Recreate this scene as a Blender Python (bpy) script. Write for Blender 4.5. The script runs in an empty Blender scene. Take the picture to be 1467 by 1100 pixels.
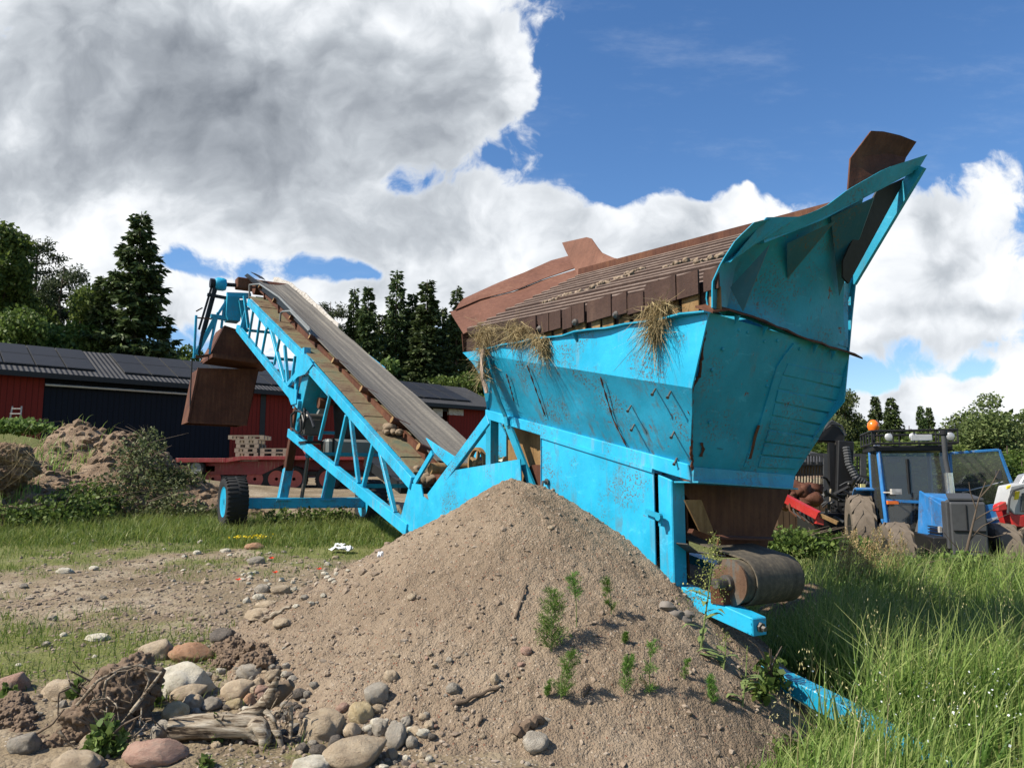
import bpy, math, random
import numpy as np
from mathutils import Vector, Matrix
R = math.radians
rnd = random.Random(7)
scene = bpy.context.scene
col = scene.collection

# ------------------------------------------------------------ camera frame and surveying helpers
F, CX, CY, HY = 1102., 733.5, 550., 690.
TILT = math.atan((HY - CY) / F); EYE = 1.6
A0 = (1.18, 6.0); U = (-.53, .848); W = (.848, .53)     # machine axis (away from the camera) and its cross direction

def ray(px, py):
    x = (px - CX) / F; y = (CY - py) / F
    return Vector((x, math.cos(TILT) - math.sin(TILT) * y, math.sin(TILT) + math.cos(TILT) * y))
O = Vector((0, 0, EYE))
def aY(px, py, Y):                      # point seen at (px, py) that lies Y metres ahead
    r = ray(px, py); return O + r * (Y / r.y)
def aZ(px, py, z):
    r = ray(px, py); return O + r * ((z - EYE) / r.z)
def aS(px, py, s):                      # point on the machine's lengthwise plane s
    r = ray(px, py); k = (s + A0[0] * W[0] + A0[1] * W[1]) / (r.x * W[0] + r.y * W[1]); return O + r * k
def aT(px, py, t):                      # point on the machine's cross plane t
    r = ray(px, py); k = (t + A0[0] * U[0] + A0[1] * U[1]) / (r.x * U[0] + r.y * U[1]); return O + r * k
def aP(px, py, a, b, c):                # point on the plane through a, b, c
    n = (b - a).cross(c - a); r = ray(px, py); return O + r * ((a - O).dot(n) / r.dot(n))
def L(t, s, z): return Vector((A0[0] + t * U[0] + s * W[0], A0[1] + t * U[1] + s * W[1], z))
def toL(p):
    dx, dy = p.x - A0[0], p.y - A0[1]
    return (dx * U[0] + dy * U[1], dx * W[0] + dy * W[1], p.z)
UV, WV, ZV = Vector((U[0], U[1], 0)), Vector((W[0], W[1], 0)), Vector((0, 0, 1))

# ------------------------------------------------------------ noise in numpy
def _h(ix, iy, seed):
    n = (ix.astype(np.int64) * 374761393 + iy.astype(np.int64) * 668265263 + seed * 1442695041) & 0xffffffff
    n = ((n ^ (n >> 13)) * 1274126177) & 0xffffffff
    n = n ^ (n >> 16)
    return (n & 0xffff) / 65535.0
def vnoise(x, y, seed=0):
    x = np.asarray(x, float); y = np.asarray(y, float)
    ix = np.floor(x); iy = np.floor(y); fx = x - ix; fy = y - iy
    fx = fx * fx * (3 - 2 * fx); fy = fy * fy * (3 - 2 * fy)
    a = _h(ix, iy, seed); b = _h(ix + 1, iy, seed); c = _h(ix, iy + 1, seed); d = _h(ix + 1, iy + 1, seed)
    return (a * (1 - fx) + b * fx) * (1 - fy) + (c * (1 - fx) + d * fx) * fy
def fbm(x, y, seed=0, oct=4, gain=.5):
    s = 0; a = 1.; t = 0
    for o in range(oct):
        s = s + a * vnoise(np.asarray(x) * 2 ** o + 17.3 * o, np.asarray(y) * 2 ** o - 9.1 * o, seed + o); t += a; a *= gain
    return s / t - .5
def sst(a, b, x):
    t = np.clip((np.asarray(x, float) - a) / (b - a), 0, 1); return t * t * (3 - 2 * t)

# ------------------------------------------------------------ mesh builder
class MB:
    def __init__(s): s.v = []; s.f = []; s.m = []; s.mi = 0
    def add(s, vs, fs):
        b = len(s.v); s.v += [tuple(p) for p in vs]
        for f in fs: s.f.append(tuple(b + i for i in f)); s.m.append(s.mi)
        return s
    def box8(s, p):                     # bottom ring 0-3, top ring 4-7
        return s.add(p, [(3, 2, 1, 0), (4, 5, 6, 7), (0, 1, 5, 4), (1, 2, 6, 5), (2, 3, 7, 6), (3, 0, 4, 7)])
    def box(s, c, ex, ey, ez):          # centre and three half-extent vectors
        c, ex, ey, ez = map(Vector, (c, ex, ey, ez))
        return s.box8([c - ex - ey - ez, c + ex - ey - ez, c + ex + ey - ez, c - ex + ey - ez,
                       c - ex - ey + ez, c + ex - ey + ez, c + ex + ey + ez, c - ex + ey + ez])
    def abox(s, x0, x1, y0, y1, z0, z1):
        return s.box8([(x0, y0, z0), (x1, y0, z0), (x1, y1, z0), (x0, y1, z0), (x0, y0, z1), (x1, y0, z1), (x1, y1, z1), (x0, y1, z1)])
    def beam(s, a, b, w, h, side=WV, n=1):  # box section bar: w along side, h across
        a, b = Vector(a), Vector(b); d = (b - a).normalized()
        sd = (Vector(side) - d * d.dot(Vector(side))).normalized(); up = d.cross(sd)
        sd = sd * (w / 2); up = up * (h / 2)
        return s.box8([a - sd - up, a + sd - up, a + sd + up, a - sd + up, b - sd - up, b + sd - up, b + sd + up, b - sd + up])
    def plate(s, pts, n, th):           # polygon with thickness along n
        n = Vector(n).normalized() * th; pts = [Vector(p) for p in pts]; k = len(pts)
        vs = pts + [p + n for p in pts]
        fs = [tuple(range(k))[::-1], tuple(range(k, 2 * k))] + [(i, (i + 1) % k, k + (i + 1) % k, k + i) for i in range(k)]
        return s.add(vs, fs)
    def strip(s, A, B, n, th):          # curved sheet between two polylines, with thickness along n (vector or list)
        k = len(A); A = [Vector(p) for p in A]; B = [Vector(p) for p in B]
        N = [Vector(q).normalized() * th for q in n] if isinstance(n, list) else [Vector(n).normalized() * th] * k
        vs = A + B + [A[i] + N[i] for i in range(k)] + [B[i] + N[i] for i in range(k)]
        fs = []
        for i in range(k - 1):
            fs += [(i, i + 1, k + i + 1, k + i), (2 * k + i, 3 * k + i, 3 * k + i + 1, 2 * k + i + 1),
                   (i, 2 * k + i, 2 * k + i + 1, i + 1), (k + i, k + i + 1, 3 * k + i + 1, 3 * k + i)]
        fs += [(0, k, 3 * k, 2 * k), (k - 1, 3 * k - 1, 4 * k - 1, 2 * k - 1)]
        return s.add(vs, fs)
    def tube(s, pts, r, n=8, cap=True):
        pts = [Vector(p) for p in pts]; k = len(pts); rs = r if isinstance(r, (list, tuple)) else [r] * k
        b = len(s.v); pu = None
        for i, p in enumerate(pts):
            d = (pts[min(i + 1, k - 1)] - pts[max(i - 1, 0)]).normalized()
            if pu is None:
                pu = d.orthogonal().normalized()
            else:
                pu = (pu - d * d.dot(pu)).normalized()
            w = d.cross(pu)
            for j in range(n):
                a = 2 * math.pi * j / n; s.v.append(tuple(p + (pu * math.cos(a) + w * math.sin(a)) * rs[i]))
        for i in range(k - 1):
            for j in range(n):
                j2 = (j + 1) % n; s.f.append((b + i * n + j, b + i * n + j2, b + (i + 1) * n + j2, b + (i + 1) * n + j)); s.m.append(s.mi)
        if cap:
            s.f.append(tuple(b + j for j in range(n))[::-1]); s.m.append(s.mi)
            s.f.append(tuple(b + (k - 1) * n + j for j in range(n))); s.m.append(s.mi)
        return s
    def lathe(s, c, axis, prof, n=32, close=False):   # prof: list of (along, radius)
        c = Vector(c); ax = Vector(axis).normalized(); u = ax.orthogonal().normalized(); w = ax.cross(u); b = len(s.v); k = len(prof)
        for (t, r) in prof:
            for j in range(n):
                a = 2 * math.pi * j / n; s.v.append(tuple(c + ax * t + (u * math.cos(a) + w * math.sin(a)) * r))
        for i in range(k if close else k - 1):
            i2 = (i + 1) % k
            for j in range(n):
                j2 = (j + 1) % n; s.f.append((b + i * n + j, b + i * n + j2, b + i2 * n + j2, b + i2 * n + j)); s.m.append(s.mi)
        if not close:
            for i, rev in ((0, True), (k - 1, False)):
                if prof[i][1] > 1e-4:
                    q = tuple(b + i * n + j for j in range(n)); s.f.append(q[::-1] if rev else q); s.m.append(s.mi)
        return s
    def build(s, name, mats, parent=None, smooth=False, bevel=0, fix=True, ang=40):
        me = bpy.data.meshes.new(name)
        off = Vector((0, 0, 0))
        o = bpy.data.objects.new(name, me)
        if parent is not None:
            p = parent; off = Vector((0, 0, 0))
            while p is not None: off += p.location; p = p.parent
            o.parent = parent
        me.from_pydata([tuple(Vector(q) - off) for q in s.v], [], s.f)
        for m in (mats if isinstance(mats, (list, tuple)) else [mats]): me.materials.append(m)
        if max(s.m or [0]) > 0: me.polygons.foreach_set('material_index', s.m)
        if fix:
            import bmesh
            bm = bmesh.new(); bm.from_mesh(me); bmesh.ops.recalc_face_normals(bm, faces=bm.faces)
            if bevel: 
                es = [e for e in bm.edges if len(e.link_faces) == 2 and e.calc_face_angle(0) > R(35)]
                bmesh.ops.bevel(bm, geom=es, offset=bevel, segments=1, affect='EDGES', clamp_overlap=True)
            bm.to_mesh(me); bm.free()
        if smooth:
            me.polygons.foreach_set('use_smooth', [True] * len(me.polygons)); 
            try: me.set_sharp_from_angle(angle=R(ang))
            except Exception: pass
        me.update(); col.objects.link(o); return o

def np_obj(name, V, Fq, mats, parent=None, attrs=None, smooth=True, loc=None):   # fast mesh from arrays (quads or tris)
    V = np.asarray(V, np.float32).copy()
    if loc is not None: V -= np.array(loc, np.float32)
    me = bpy.data.meshes.new(name); nf, k = Fq.shape
    me.vertices.add(len(V)); me.vertices.foreach_set('co', V.ravel())
    me.loops.add(nf * k); me.loops.foreach_set('vertex_index', Fq.astype(np.int32).ravel())
    me.polygons.add(nf); me.polygons.foreach_set('loop_start', np.arange(0, nf * k, k, dtype=np.int32))
    me.polygons.foreach_set('use_smooth', np.full(nf, smooth))
    for m in (mats if isinstance(mats, (list, tuple)) else [mats]): me.materials.append(m)
    for an, arr in (attrs or {}).items():
        at = me.attributes.new(an, 'FLOAT', 'POINT'); at.data.foreach_set('value', np.asarray(arr, np.float32))
    me.update(calc_edges=True)
    o = bpy.data.objects.new(name, me)
    if parent is not None: o.parent = parent
    if loc is not None and parent is None: o.location = loc
    col.objects.link(o); return o

def tag(o, label=None, cat=None, group=None, kind=None):
    if label: o['label'] = label
    if cat: o['category'] = cat
    if group: o['group'] = group
    if kind: o['kind'] = kind
    return o
def thing(name, label, cat, loc=(0, 0, 0), group=None):
    o = bpy.data.objects.new(name, None); o.location = loc; o.empty_display_size = .2; col.objects.link(o)
    return tag(o, label, cat, group)
def copy_tree(o, parent=None):
    c = o.copy(); col.objects.link(c); c.parent = parent
    for ch in o.children: copy_tree(ch, c)
    return c

# ------------------------------------------------------------ node material kit
class NT:
    def __init__(s, name, world=False):
        if world: s.t = scene.world.node_tree
        else:
            s.mat = bpy.data.materials.new(name); s.mat.use_nodes = True; s.t = s.mat.node_tree
        s.t.nodes.clear()
    def n(s, typ, **kw):
        nd = s.t.nodes.new(typ)
        for k, v in kw.items():
            if k.startswith('i_'):
                key = k[2:]; key = int(key) if key.isdigit() else key.replace('_', ' ')
                s.set(nd.inputs[key], v)
            else: setattr(nd, k, v)
        return nd
    def set(s, sock, v):
        if hasattr(v, 'is_linked') or isinstance(v, bpy.types.NodeSocket): s.t.links.new(v, sock)
        else:
            try: sock.default_value = v
            except Exception: sock.default_value = (*v, 1) if len(v) == 3 else v
    def math(s, op, a, b=0., c=None, clamp=False):
        nd = s.n('ShaderNodeMath', operation=op); nd.use_clamp = clamp
        s.set(nd.inputs[0], a); s.set(nd.inputs[1], b)
        if c is not None: s.set(nd.inputs[2], c)
        return nd.outputs[0]
    def ss(s, x, a, b):
        nd = s.n('ShaderNodeMapRange', interpolation_type='SMOOTHSTEP'); s.set(nd.inputs['Value'], x)
        s.set(nd.inputs['From Min'], a); s.set(nd.inputs['From Max'], b); return nd.outputs[0]
    def mix(s, f, a, b, blend='MIX'):
        nd = s.n('ShaderNodeMix', data_type='RGBA', blend_type=blend)
        s.set(nd.inputs[0], f); s.set(nd.inputs[6], a if not isinstance(a, tuple) else (*a[:3], 1)); s.set(nd.inputs[7], b if not isinstance(b, tuple) else (*b[:3], 1))
        return nd.outputs[2]
    def noise(s, vec, scale, detail=4, rough=.55, dist=0.):
        nd = s.n('ShaderNodeTexNoise'); s.set(nd.inputs['Vector'], vec); nd.inputs['Scale'].default_value = scale
        nd.inputs['Detail'].default_value = detail; nd.inputs['Roughness'].default_value = rough; nd.inputs['Distortion'].default_value = dist
        return nd.outputs[0]
    def voro(s, vec, scale, feature='F1', out=0):
        nd = s.n('ShaderNodeTexVoronoi', feature=feature); s.set(nd.inputs['Vector'], vec); nd.inputs['Scale'].default_value = scale
        return nd.outputs[out]
    def pos(s): return s.n('ShaderNodeNewGeometry').outputs['Position']
    def obj(s): return s.n('ShaderNodeTexCoord').outputs['Object']
    def orand(s): return s.n('ShaderNodeObjectInfo').outputs['Random']
    def attr(s, name):
        return s.n('ShaderNodeAttribute', attribute_name=name).outputs['Fac']
    def scalev(s, v, sc):
        nd = s.n('ShaderNodeMapping'); s.set(nd.inputs['Vector'], v); nd.inputs['Scale'].default_value = sc; return nd.outputs[0]
    def offr(s, v):                      # shift a vector by the object's random so copies differ
        r = s.n('ShaderNodeVectorMath', operation='SCALE'); r.inputs[0].default_value = (31, 17, 23); s.set(r.inputs['Scale'], s.orand())
        a = s.n('ShaderNodeVectorMath', operation='ADD'); s.set(a.inputs[0], v); s.set(a.inputs[1], r.outputs[0]); return a.outputs[0]
    def bump(s, h, strength=.3, dist=.01, normal=None):
        nd = s.n('ShaderNodeBump'); s.set(nd.inputs['Height'], h); nd.inputs['Strength'].default_value = strength; nd.inputs['Distance'].default_value = dist
        if normal is not None: s.set(nd.inputs['Normal'], normal)
        return nd.outputs[0]
    def out(s, color, rough=.6, metal=0., normal=None, spec=.3, trans=0., extra=None):
        b = s.n('ShaderNodeBsdfPrincipled'); s.set(b.inputs['Base Color'], color if not isinstance(color, tuple) else (*color[:3], 1))
        s.set(b.inputs['Roughness'], rough); s.set(b.inputs['Metallic'], metal); b.inputs['Specular IOR Level'].default_value = spec
        if normal is not None: s.set(b.inputs['Normal'], normal)
        res = b.outputs[0]
        if trans:
            t = s.n('ShaderNodeBsdfTranslucent'); s.set(t.inputs['Color'], color if not isinstance(color, tuple) else (*color[:3], 1))
            m = s.n('ShaderNodeMixShader'); m.inputs[0].default_value = trans; s.t.links.new(res, m.inputs[1]); s.t.links.new(t.outputs[0], m.inputs[2]); res = m.outputs[0]
        o = s.n('ShaderNodeOutputMaterial'); s.t.links.new(res, o.inputs[0]); return s.mat

def ramp(k, fac, stops):
    nd = k.n('ShaderNodeValToRGB'); k.set(nd.inputs[0], fac); e = nd.color_ramp.elements
    while len(e) < len(stops): e.new(.5)
    for i, (p, c) in enumerate(stops): e[i].position = p; e[i].color = (*c[:3], 1)
    return nd.outputs[0]

def paint_mat(name, base, wear=.35, rust=(.10, .042, .022), dirt=(.30, .24, .16), dirtamt=.35, fine=1., grime=.95, streak=True, rough=.42):
    k = NT(name); p = k.pos()
    n1 = k.noise(p, 2.2, 5, .6); n2 = k.noise(p, 17 * fine, 6, .7, .4)
    st = k.noise(k.scalev(p, (14, 14, 1.3)), 1.0, 5, .62)
    sc = k.noise(k.scalev(p, (46, 46, 5)), 1.0, 4, .65)
    fade = k.mix(k.ss(n1, .3, .72), tuple(c * .86 for c in base), tuple(min(1, c * 1.1 + .012) for c in base))
    fade = k.mix(k.math('MULTIPLY', k.ss(n2, .52, .72), .25), fade, tuple(c * .62 + .01 for c in base))
    d = k.math('MULTIPLY', k.math('MULTIPLY', k.ss(st, .5, .7), k.ss(k.noise(p, 1.5, 4), .42, .62)), dirtamt)
    c = k.mix(d, fade, dirt)
    scr = k.math('MULTIPLY', k.ss(sc, .6, .68), k.ss(k.noise(p, 2.7, 3), .5, .62))
    c = k.mix(k.math('MULTIPLY', scr, .55), c, rust)
    rp = k.math('MULTIPLY', k.ss(k.noise(p, 9, 7, .72, .3), .69 - wear * .1, .72 - wear * .1), k.ss(k.noise(p, 1.9, 3), .42, .58))
    c = k.mix(k.math('MULTIPLY', rp, .9), c, k.mix(k.noise(p, 60, 3), rust, tuple(x * 2.2 for x in rust)))
    speck = k.math('MULTIPLY', k.math('MULTIPLY', k.ss(k.noise(p, 58, 4, .7), .5, .6), k.ss(k.noise(p, 2.4, 5, .6), .5, .62)), grime)
    c = k.mix(speck, c, k.mix(n1, (.05, .032, .018), (.13, .09, .05)))
    run = k.math('MULTIPLY', k.math('MULTIPLY', k.ss(k.noise(k.scalev(p, (9, 9, .55)), 1, 4, .6), .56, .68), k.ss(k.noise(p, 3.3, 4), .45, .6)), grime * .8)
    c = k.mix(run, c, tuple(.45 * b_ + .55 * d_ for b_, d_ in zip(base, (.12, .09, .05))))
    pale = k.math('MULTIPLY', k.ss(k.noise(k.scalev(p, (7, 7, 16)), 1, 6, .7, .6), .58, .7), .35)
    c = k.mix(pale, c, tuple(min(1, b_ * 1.35 + .07) for b_ in base))
    hgt = k.math('ADD', k.math('MULTIPLY', n1, 1.), k.math('MULTIPLY', rp, -.15))
    nb = k.bump(k.math('ADD', hgt, k.math('MULTIPLY', n2, .06)), .35, .03)
    return k.out(c, k.math('ADD', rough, k.math('MULTIPLY', k.math('ADD', d, rp), .4)), 0, nb, .35)

def rust_mat(name, a, b, c, rough=.75, sc=1., dirt=None):
    k = NT(name); p = k.pos()
    n1 = k.noise(p, 1.6 * sc, 6, .62); n2 = k.noise(p, 22 * sc, 6, .7); st = k.noise(k.scalev(p, (18, 18, 1.6)), 1, 5, .6)
    x = ramp(k, k.math('ADD', k.math('MULTIPLY', n1, .6), k.math('MULTIPLY', st, .4)), [(.3, a), (.5, b), (.7, c)])
    x = k.mix(k.math('MULTIPLY', k.ss(n2, .5, .7), .5), x, tuple(v * .55 for v in b))
    if dirt: x = k.mix(k.math('MULTIPLY', k.ss(k.noise(p, 4, 5), .5, .66), .8), x, dirt)
    return k.out(x, rough, 0, k.bump(k.math('ADD', n2, k.math('MULTIPLY', n1, 1.)), .4, .012), .2)

def plain_mat(name, c, rough=.6, metal=0., var=.25, sc=12., bump=.15, spec=.3, orand=0.):
    k = NT(name); p = k.obj() if orand else k.pos()
    if orand: p = k.offr(p)
    n = k.noise(p, sc, 5, .6); n2 = k.noise(p, sc * .18, 4, .6)
    x = k.mix(n, tuple(v * (1 - var) for v in c), tuple(min(1, v * (1 + var)) for v in c))
    x = k.mix(k.math('MULTIPLY', k.ss(n2, .5, .7), .35), x, tuple(v * .6 for v in c))
    if orand: x = k.mix(k.math('MULTIPLY', k.orand(), orand), x, tuple(v * .4 for v in c))
    return k.out(x, rough, metal, k.bump(n, bump, .01), spec)

M = {}
CY_ = (.010, .325, .53)
M['cyan'] = paint_mat('cyan_paint', CY_)
M['cyan_worn'] = paint_mat('worn_cyan_paint', (.007, .27, .44), wear=.7, grime=1.25, dirtamt=.7, fine=1.3, dirt=(.10, .075, .04))
M['cyan_end'] = paint_mat('weathered_blue_paint', (.008, .255, .395), wear=.55, grime=.6, dirtamt=.4, fine=1.2, dirt=(.12, .15, .14))
M['cyan_shade'] = paint_mat('shaded_blue_paint', (.006, .085, .14), wear=.4, dirtamt=.3, dirt=(.08, .10, .10))  # blue for the horn gussets, with the shade of the folds put into the colour
M['rust'] = rust_mat('rust_dark', (.035, .014, .009), (.085, .034, .02), (.15, .068, .035))
M['rust_sheet'] = rust_mat('rust_sheet', (.095, .042, .026), (.145, .066, .042), (.195, .10, .064), .7, .8)
M['rust_bar'] = rust_mat('rust_bar', (.032, .018, .014), (.052, .029, .022), (.085, .05, .036), .75, 1.5)
M['rust_ochre'] = rust_mat('rust_ochre', (.08, .045, .02), (.20, .12, .05), (.30, .21, .11), .8, 1.3)
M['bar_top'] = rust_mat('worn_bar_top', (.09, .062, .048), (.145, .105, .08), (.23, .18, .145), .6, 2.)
M['bolt'] = plain_mat('bolt_steel', (.12, .11, .10), .5, .6, .3, 40)
M['black'] = plain_mat('black_steel', (.012, .012, .013), .5, 0, .4, 20)
M['tyre'] = plain_mat('tyre_rubber', (.018, .018, .018), .8, 0, .3, 30, .3)
M['tyre_dusty'] = plain_mat('dusty_tyre_rubber', (.13, .105, .08), .9, 0, .4, 14, .3)
M['grey_tank'] = plain_mat('grey_tank_metal', (.17, .18, .175), .5, .1, .2, 10)
M['dirt_lump'] = plain_mat('caked_soil', (.20, .15, .10), .95, 0, .4, 25, .6)

# ------------------------------------------------------------ camera, sun
cam = bpy.data.cameras.new('camera'); co = bpy.data.objects.new('camera', cam); col.objects.link(co)
cam.sensor_width = 36; cam.lens = 36 * F / 1467; cam.clip_end = 3000; cam.clip_start = .05
co.location = O; co.rotation_euler = (R(90) + TILT, 0, 0); scene.camera = co
SUN_EL = R(46); SUNH = Vector((-.955, -.297, 0)).normalized()
SD = SUNH * math.cos(SUN_EL) + ZV * math.sin(SUN_EL)
sl = bpy.data.lights.new('sun', 'SUN'); sl.energy = 5.0; sl.angle = R(.53); sl.color = (1, .925, .80)
so = bpy.data.objects.new('sun', sl); col.objects.link(so); so.rotation_euler = SD.to_track_quat('Z', 'Y').to_euler(); so.location = (-20, 10, 25)

scene.view_settings.view_transform = 'Standard'; scene.view_settings.look = 'None'
scene.view_settings.exposure = .78; scene.view_settings.gamma = 1

# ------------------------------------------------------------ sky: Nishita with a field of cumulus clouds at infinity
w = bpy.data.worlds.new('World'); scene.world = w; w.use_nodes = True
k = NT('', world=True)
sky = k.n('ShaderNodeTexSky', sky_type='NISHITA'); sky.sun_disc = False; sky.sun_elevation = SUN_EL
sky.sun_rotation = math.atan2(SD.x, SD.y) % (2 * math.pi); sky.ozone_density = 3.0; sky.air_density = 1.0; sky.dust_density = .3; sky.altitude = 100
tc = k.n('ShaderNodeTexCoord').outputs['Generated']
sep = k.n('ShaderNodeSeparateXYZ'); k.set(sep.inputs[0], tc)
yy = k.math('MAXIMUM', k.math('ABSOLUTE', sep.outputs[1]), .12)
uu = k.math('DIVIDE', sep.outputs[0], yy); vv = k.math('DIVIDE', sep.outputs[2], yy)
def uv(px, py): r = ray(px, py); return r.x / r.y, r.z / r.y
cmb = k.n('ShaderNodeCombineXYZ'); k.set(cmb.inputs[0], uu); k.set(cmb.inputs[1], vv); puv = cmb.outputs[0]
# warp so the outlines billow
wn = k.n('ShaderNodeTexNoise'); k.set(wn.inputs['Vector'], puv); wn.inputs['Scale'].default_value = 5.; wn.inputs['Detail'].default_value = 4; wn.inputs['Roughness'].default_value = .5
wv = k.n('ShaderNodeVectorMath', operation='MULTIPLY_ADD'); k.set(wv.inputs[0], wn.outputs['Color']); wv.inputs[1].default_value = (.16, .11, 0); 
sub = k.n('ShaderNodeVectorMath', operation='SUBTRACT'); k.set(sub.inputs[0], puv); sub.inputs[1].default_value = (.08, .055, 0); k.set(wv.inputs[2], sub.outputs[0])
ws = k.n('ShaderNodeSeparateXYZ'); k.set(ws.inputs[0], wv.outputs[0])
def blobs(lst):
    acc = None
    for (px, py, rx, ry, wt) in lst:
        u0, v0 = uv(px, py); ax, ay = rx / F, ry / F
        du = k.math('MULTIPLY', k.math('SUBTRACT', ws.outputs[0], u0), 1 / ax); dv = k.math('MULTIPLY', k.math('SUBTRACT', ws.outputs[1], v0), 1 / ay)
        r2 = k.math('ADD', k.math('MULTIPLY', du, du), k.math('MULTIPLY', dv, dv))
        g = k.math('MULTIPLY', k.math('POWER', 2.718, k.math('MULTIPLY', r2, -1.)), wt)
        acc = g if acc is None else k.math('ADD', acc, g)
    return acc
COVER = [(200, 90, 420, 190, 1.0), (520, 70, 240, 130, .8), (700, 110, 110, 90, .7), (430, 270, 240, 80, .7), (60, 300, 250, 110, .7), (620, 190, 130, 70, .5),
         (150, 390, 90, 40, .35), (620, 340, 150, 60, .6), (800, 320, 150, 70, .58), (980, 310, 120, 56, .62), (1060, 280, 60, 44, .55), (1110, 340, 90, 60, .7), (560, 440, 220, 60, .62), (900, 430, 280, 70, .72),
         (1360, 330, 110, 80, .75), (1440, 255, 60, 50, .5), (1330, 440, 210, 70, .9), (1250, 370, 90, 60, .5), (1320, 550, 110, 28, .8), (1467, 545, 50, 40, .7), (1240, 600, 300, 36, .75), (1460, 620, 120, 40, .5), (330, 470, 200, 50, .4), (720, 40, 60, 60, .25), (240, 430, 90, 30, .5), (360, 345, 130, 30, .4), (500, 340, 110, 36, .3), (330, 440, 60, 20, .3), (40, 420, 160, 60, .6),
         (562, 262, 60, 40, -.75), (262, 392, 46, 20, -.38), (455, 404, 60, 20, -.36), (690, 235, 60, 36, -.45), (470, 300, 40, 26, -.3), (500, 405, 40, 14, -.3), (872, 265, 44, 34, -.75), (1235, 532, 44, 18, -.45), (1405, 533, 60, 16, -.45), (1000, 100, 260, 130, -.8), (860, 170, 70, 60, -.35), (1250, 160, 160, 80, -.5)]
cov = blobs(COVER)
fn = k.noise(wv.outputs[0], 9., 8, .54); fn2 = k.noise(wv.outputs[0], 30., 6, .62)
cov = k.math('ADD', cov, k.math('MULTIPLY', k.math('SUBTRACT', fn, .5), 1.35))
cov = k.math('ADD', cov, k.math('MULTIPLY', k.math('SUBTRACT', fn2, .5), .55))
# the sky away from the photographed part carries scattered cloud too
dens = k.ss(cov, .26, .50)
wisp = k.math('MULTIPLY', k.ss(k.noise(k.scalev(puv, (2, 6, 1)), 1.6, 8, .66), .5, .8), .22)
DARK = [(300, 170, 430, 190, .42), (650, 250, 160, 90, .3), (210, 110, 330, 130, .95), (480, 130, 190, 120, .6), (300, 230, 300, 90, .55), (660, 140, 110, 60, .55), (90, 30, 300, 50, .3), (350, 320, 170, 36, .4), (780, 330, 80, 40, .3), (640, 345, 120, 30, .34), (820, 380, 120, 30, .25), (930, 335, 90, 24, .15),
        (1360, 455, 170, 18, .7), (1290, 500, 120, 20, .75), (1430, 500, 60, 20, .5), (1310, 595, 120, 22, .45), (1440, 330, 80, 40, .25), (1290, 330, 60, 40, .25), (1400, 400, 100, 22, .25), (560, 410, 160, 30, .3), (90, 250, 120, 40, .3),
        (10, 200, 60, 50, -.5), (330, 190, 55, 26, -.7), (60, 50, 80, 20, -.35), (730, 170, 70, 50, -.2), (520, 30, 120, 30, -.3)]
dk = blobs(DARK)
# lit from the upper left: thickness a little towards the sun against thickness here
offv = k.n('ShaderNodeVectorMath', operation='ADD'); k.set(offv.inputs[0], wv.outputs[0]); offv.inputs[1].default_value = (-.022, .035, 0)
fo = k.noise(offv.outputs[0], 9., 8, .54)
lit = k.math('MULTIPLY', k.math('SUBTRACT', fn, fo), 1.5)
fb = k.noise(wv.outputs[0], 5.0, 4, .48)
sh = k.math('ADD', k.math('ADD', k.math('MULTIPLY', dk, .52), k.math('MULTIPLY', lit, -.75)), k.math('ADD', k.math('MULTIPLY', k.math('SUBTRACT', fb, .5), -1.7), k.math('MULTIPLY', k.math('SUBTRACT', fn2, .5), -.25)))
sh = k.math('MULTIPLY', sh, k.ss(cov, .22, .62))
cl = ramp(k, k.math('ADD', k.math('MULTIPLY', sh, .8), .12), [(0, (7.9, 8.0, 8.05)), (.2, (6.3, 6.55, 6.85)), (.42, (4.2, 4.5, 4.85)), (.65, (2.85, 3.1, 3.45)), (1., (1.5, 1.7, 2.0))])
hs = k.n('ShaderNodeHueSaturation'); hs.inputs['Saturation'].default_value = 1.2; hs.inputs['Value'].default_value = 1.16; hs.inputs['Hue'].default_value = .504; k.set(hs.inputs['Color'], sky.outputs[0])
c1 = k.mix(wisp, hs.outputs[0], (5., 5.6, 6.6)); c2 = k.mix(dens, c1, cl)
up = k.ss(sep.outputs[2], -.03, .0)
c3 = k.mix(up, (.9, .85, .7), c2)
bg = k.n('ShaderNodeBackground'); k.set(bg.inputs['Color'], c3); bg.inputs['Strength'].default_value = .082
wo = k.n('ShaderNodeOutputWorld'); k.t.links.new(bg.outputs[0], wo.inputs[0])
# ------------------------------------------------------------ terrain
def hbase(x, y):
    x = np.asarray(x, float); y = np.asarray(y, float)
    ratio = x / np.maximum(y, 3.)
    a = 1 - sst(-.02, .34, ratio)
    left = .052 * np.clip(y, -5, 40)
    right = .03 - .02 * np.clip(y - 4, -4, 14)
    z = left * a + right * (1 - a)
    # raised bank along the far left
    z = z + 2.0 * np.exp(-(((x + 17.) / 6.) ** 2 + ((y - 23.) / 4.) ** 2))
    # pit under the tail drum
    z = z - .18 * np.exp(-(((x - 1.75) / .45) ** 2 + ((y - 5.7) / .6) ** 2))
    # wooded ground rises gently far off
    z = z + 1.4 * sst(45, 160, y)
    return z
def hground(x, y):
    z = hbase(x, y)
    x = np.asarray(x, float); y = np.asarray(y, float)
    z = z + .12 * fbm(x * .45, y * .45, 3, 4) + .045 * fbm(x * 2.3, y * 2.3, 9, 4)
    near = np.exp(-np.maximum(y - 3, 0) / 9)
    z = z + (.03 * fbm(x * 9, y * 9, 21, 4) + .012 * fbm(x * 40, y * 40, 22, 3)) * near
    return z
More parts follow.
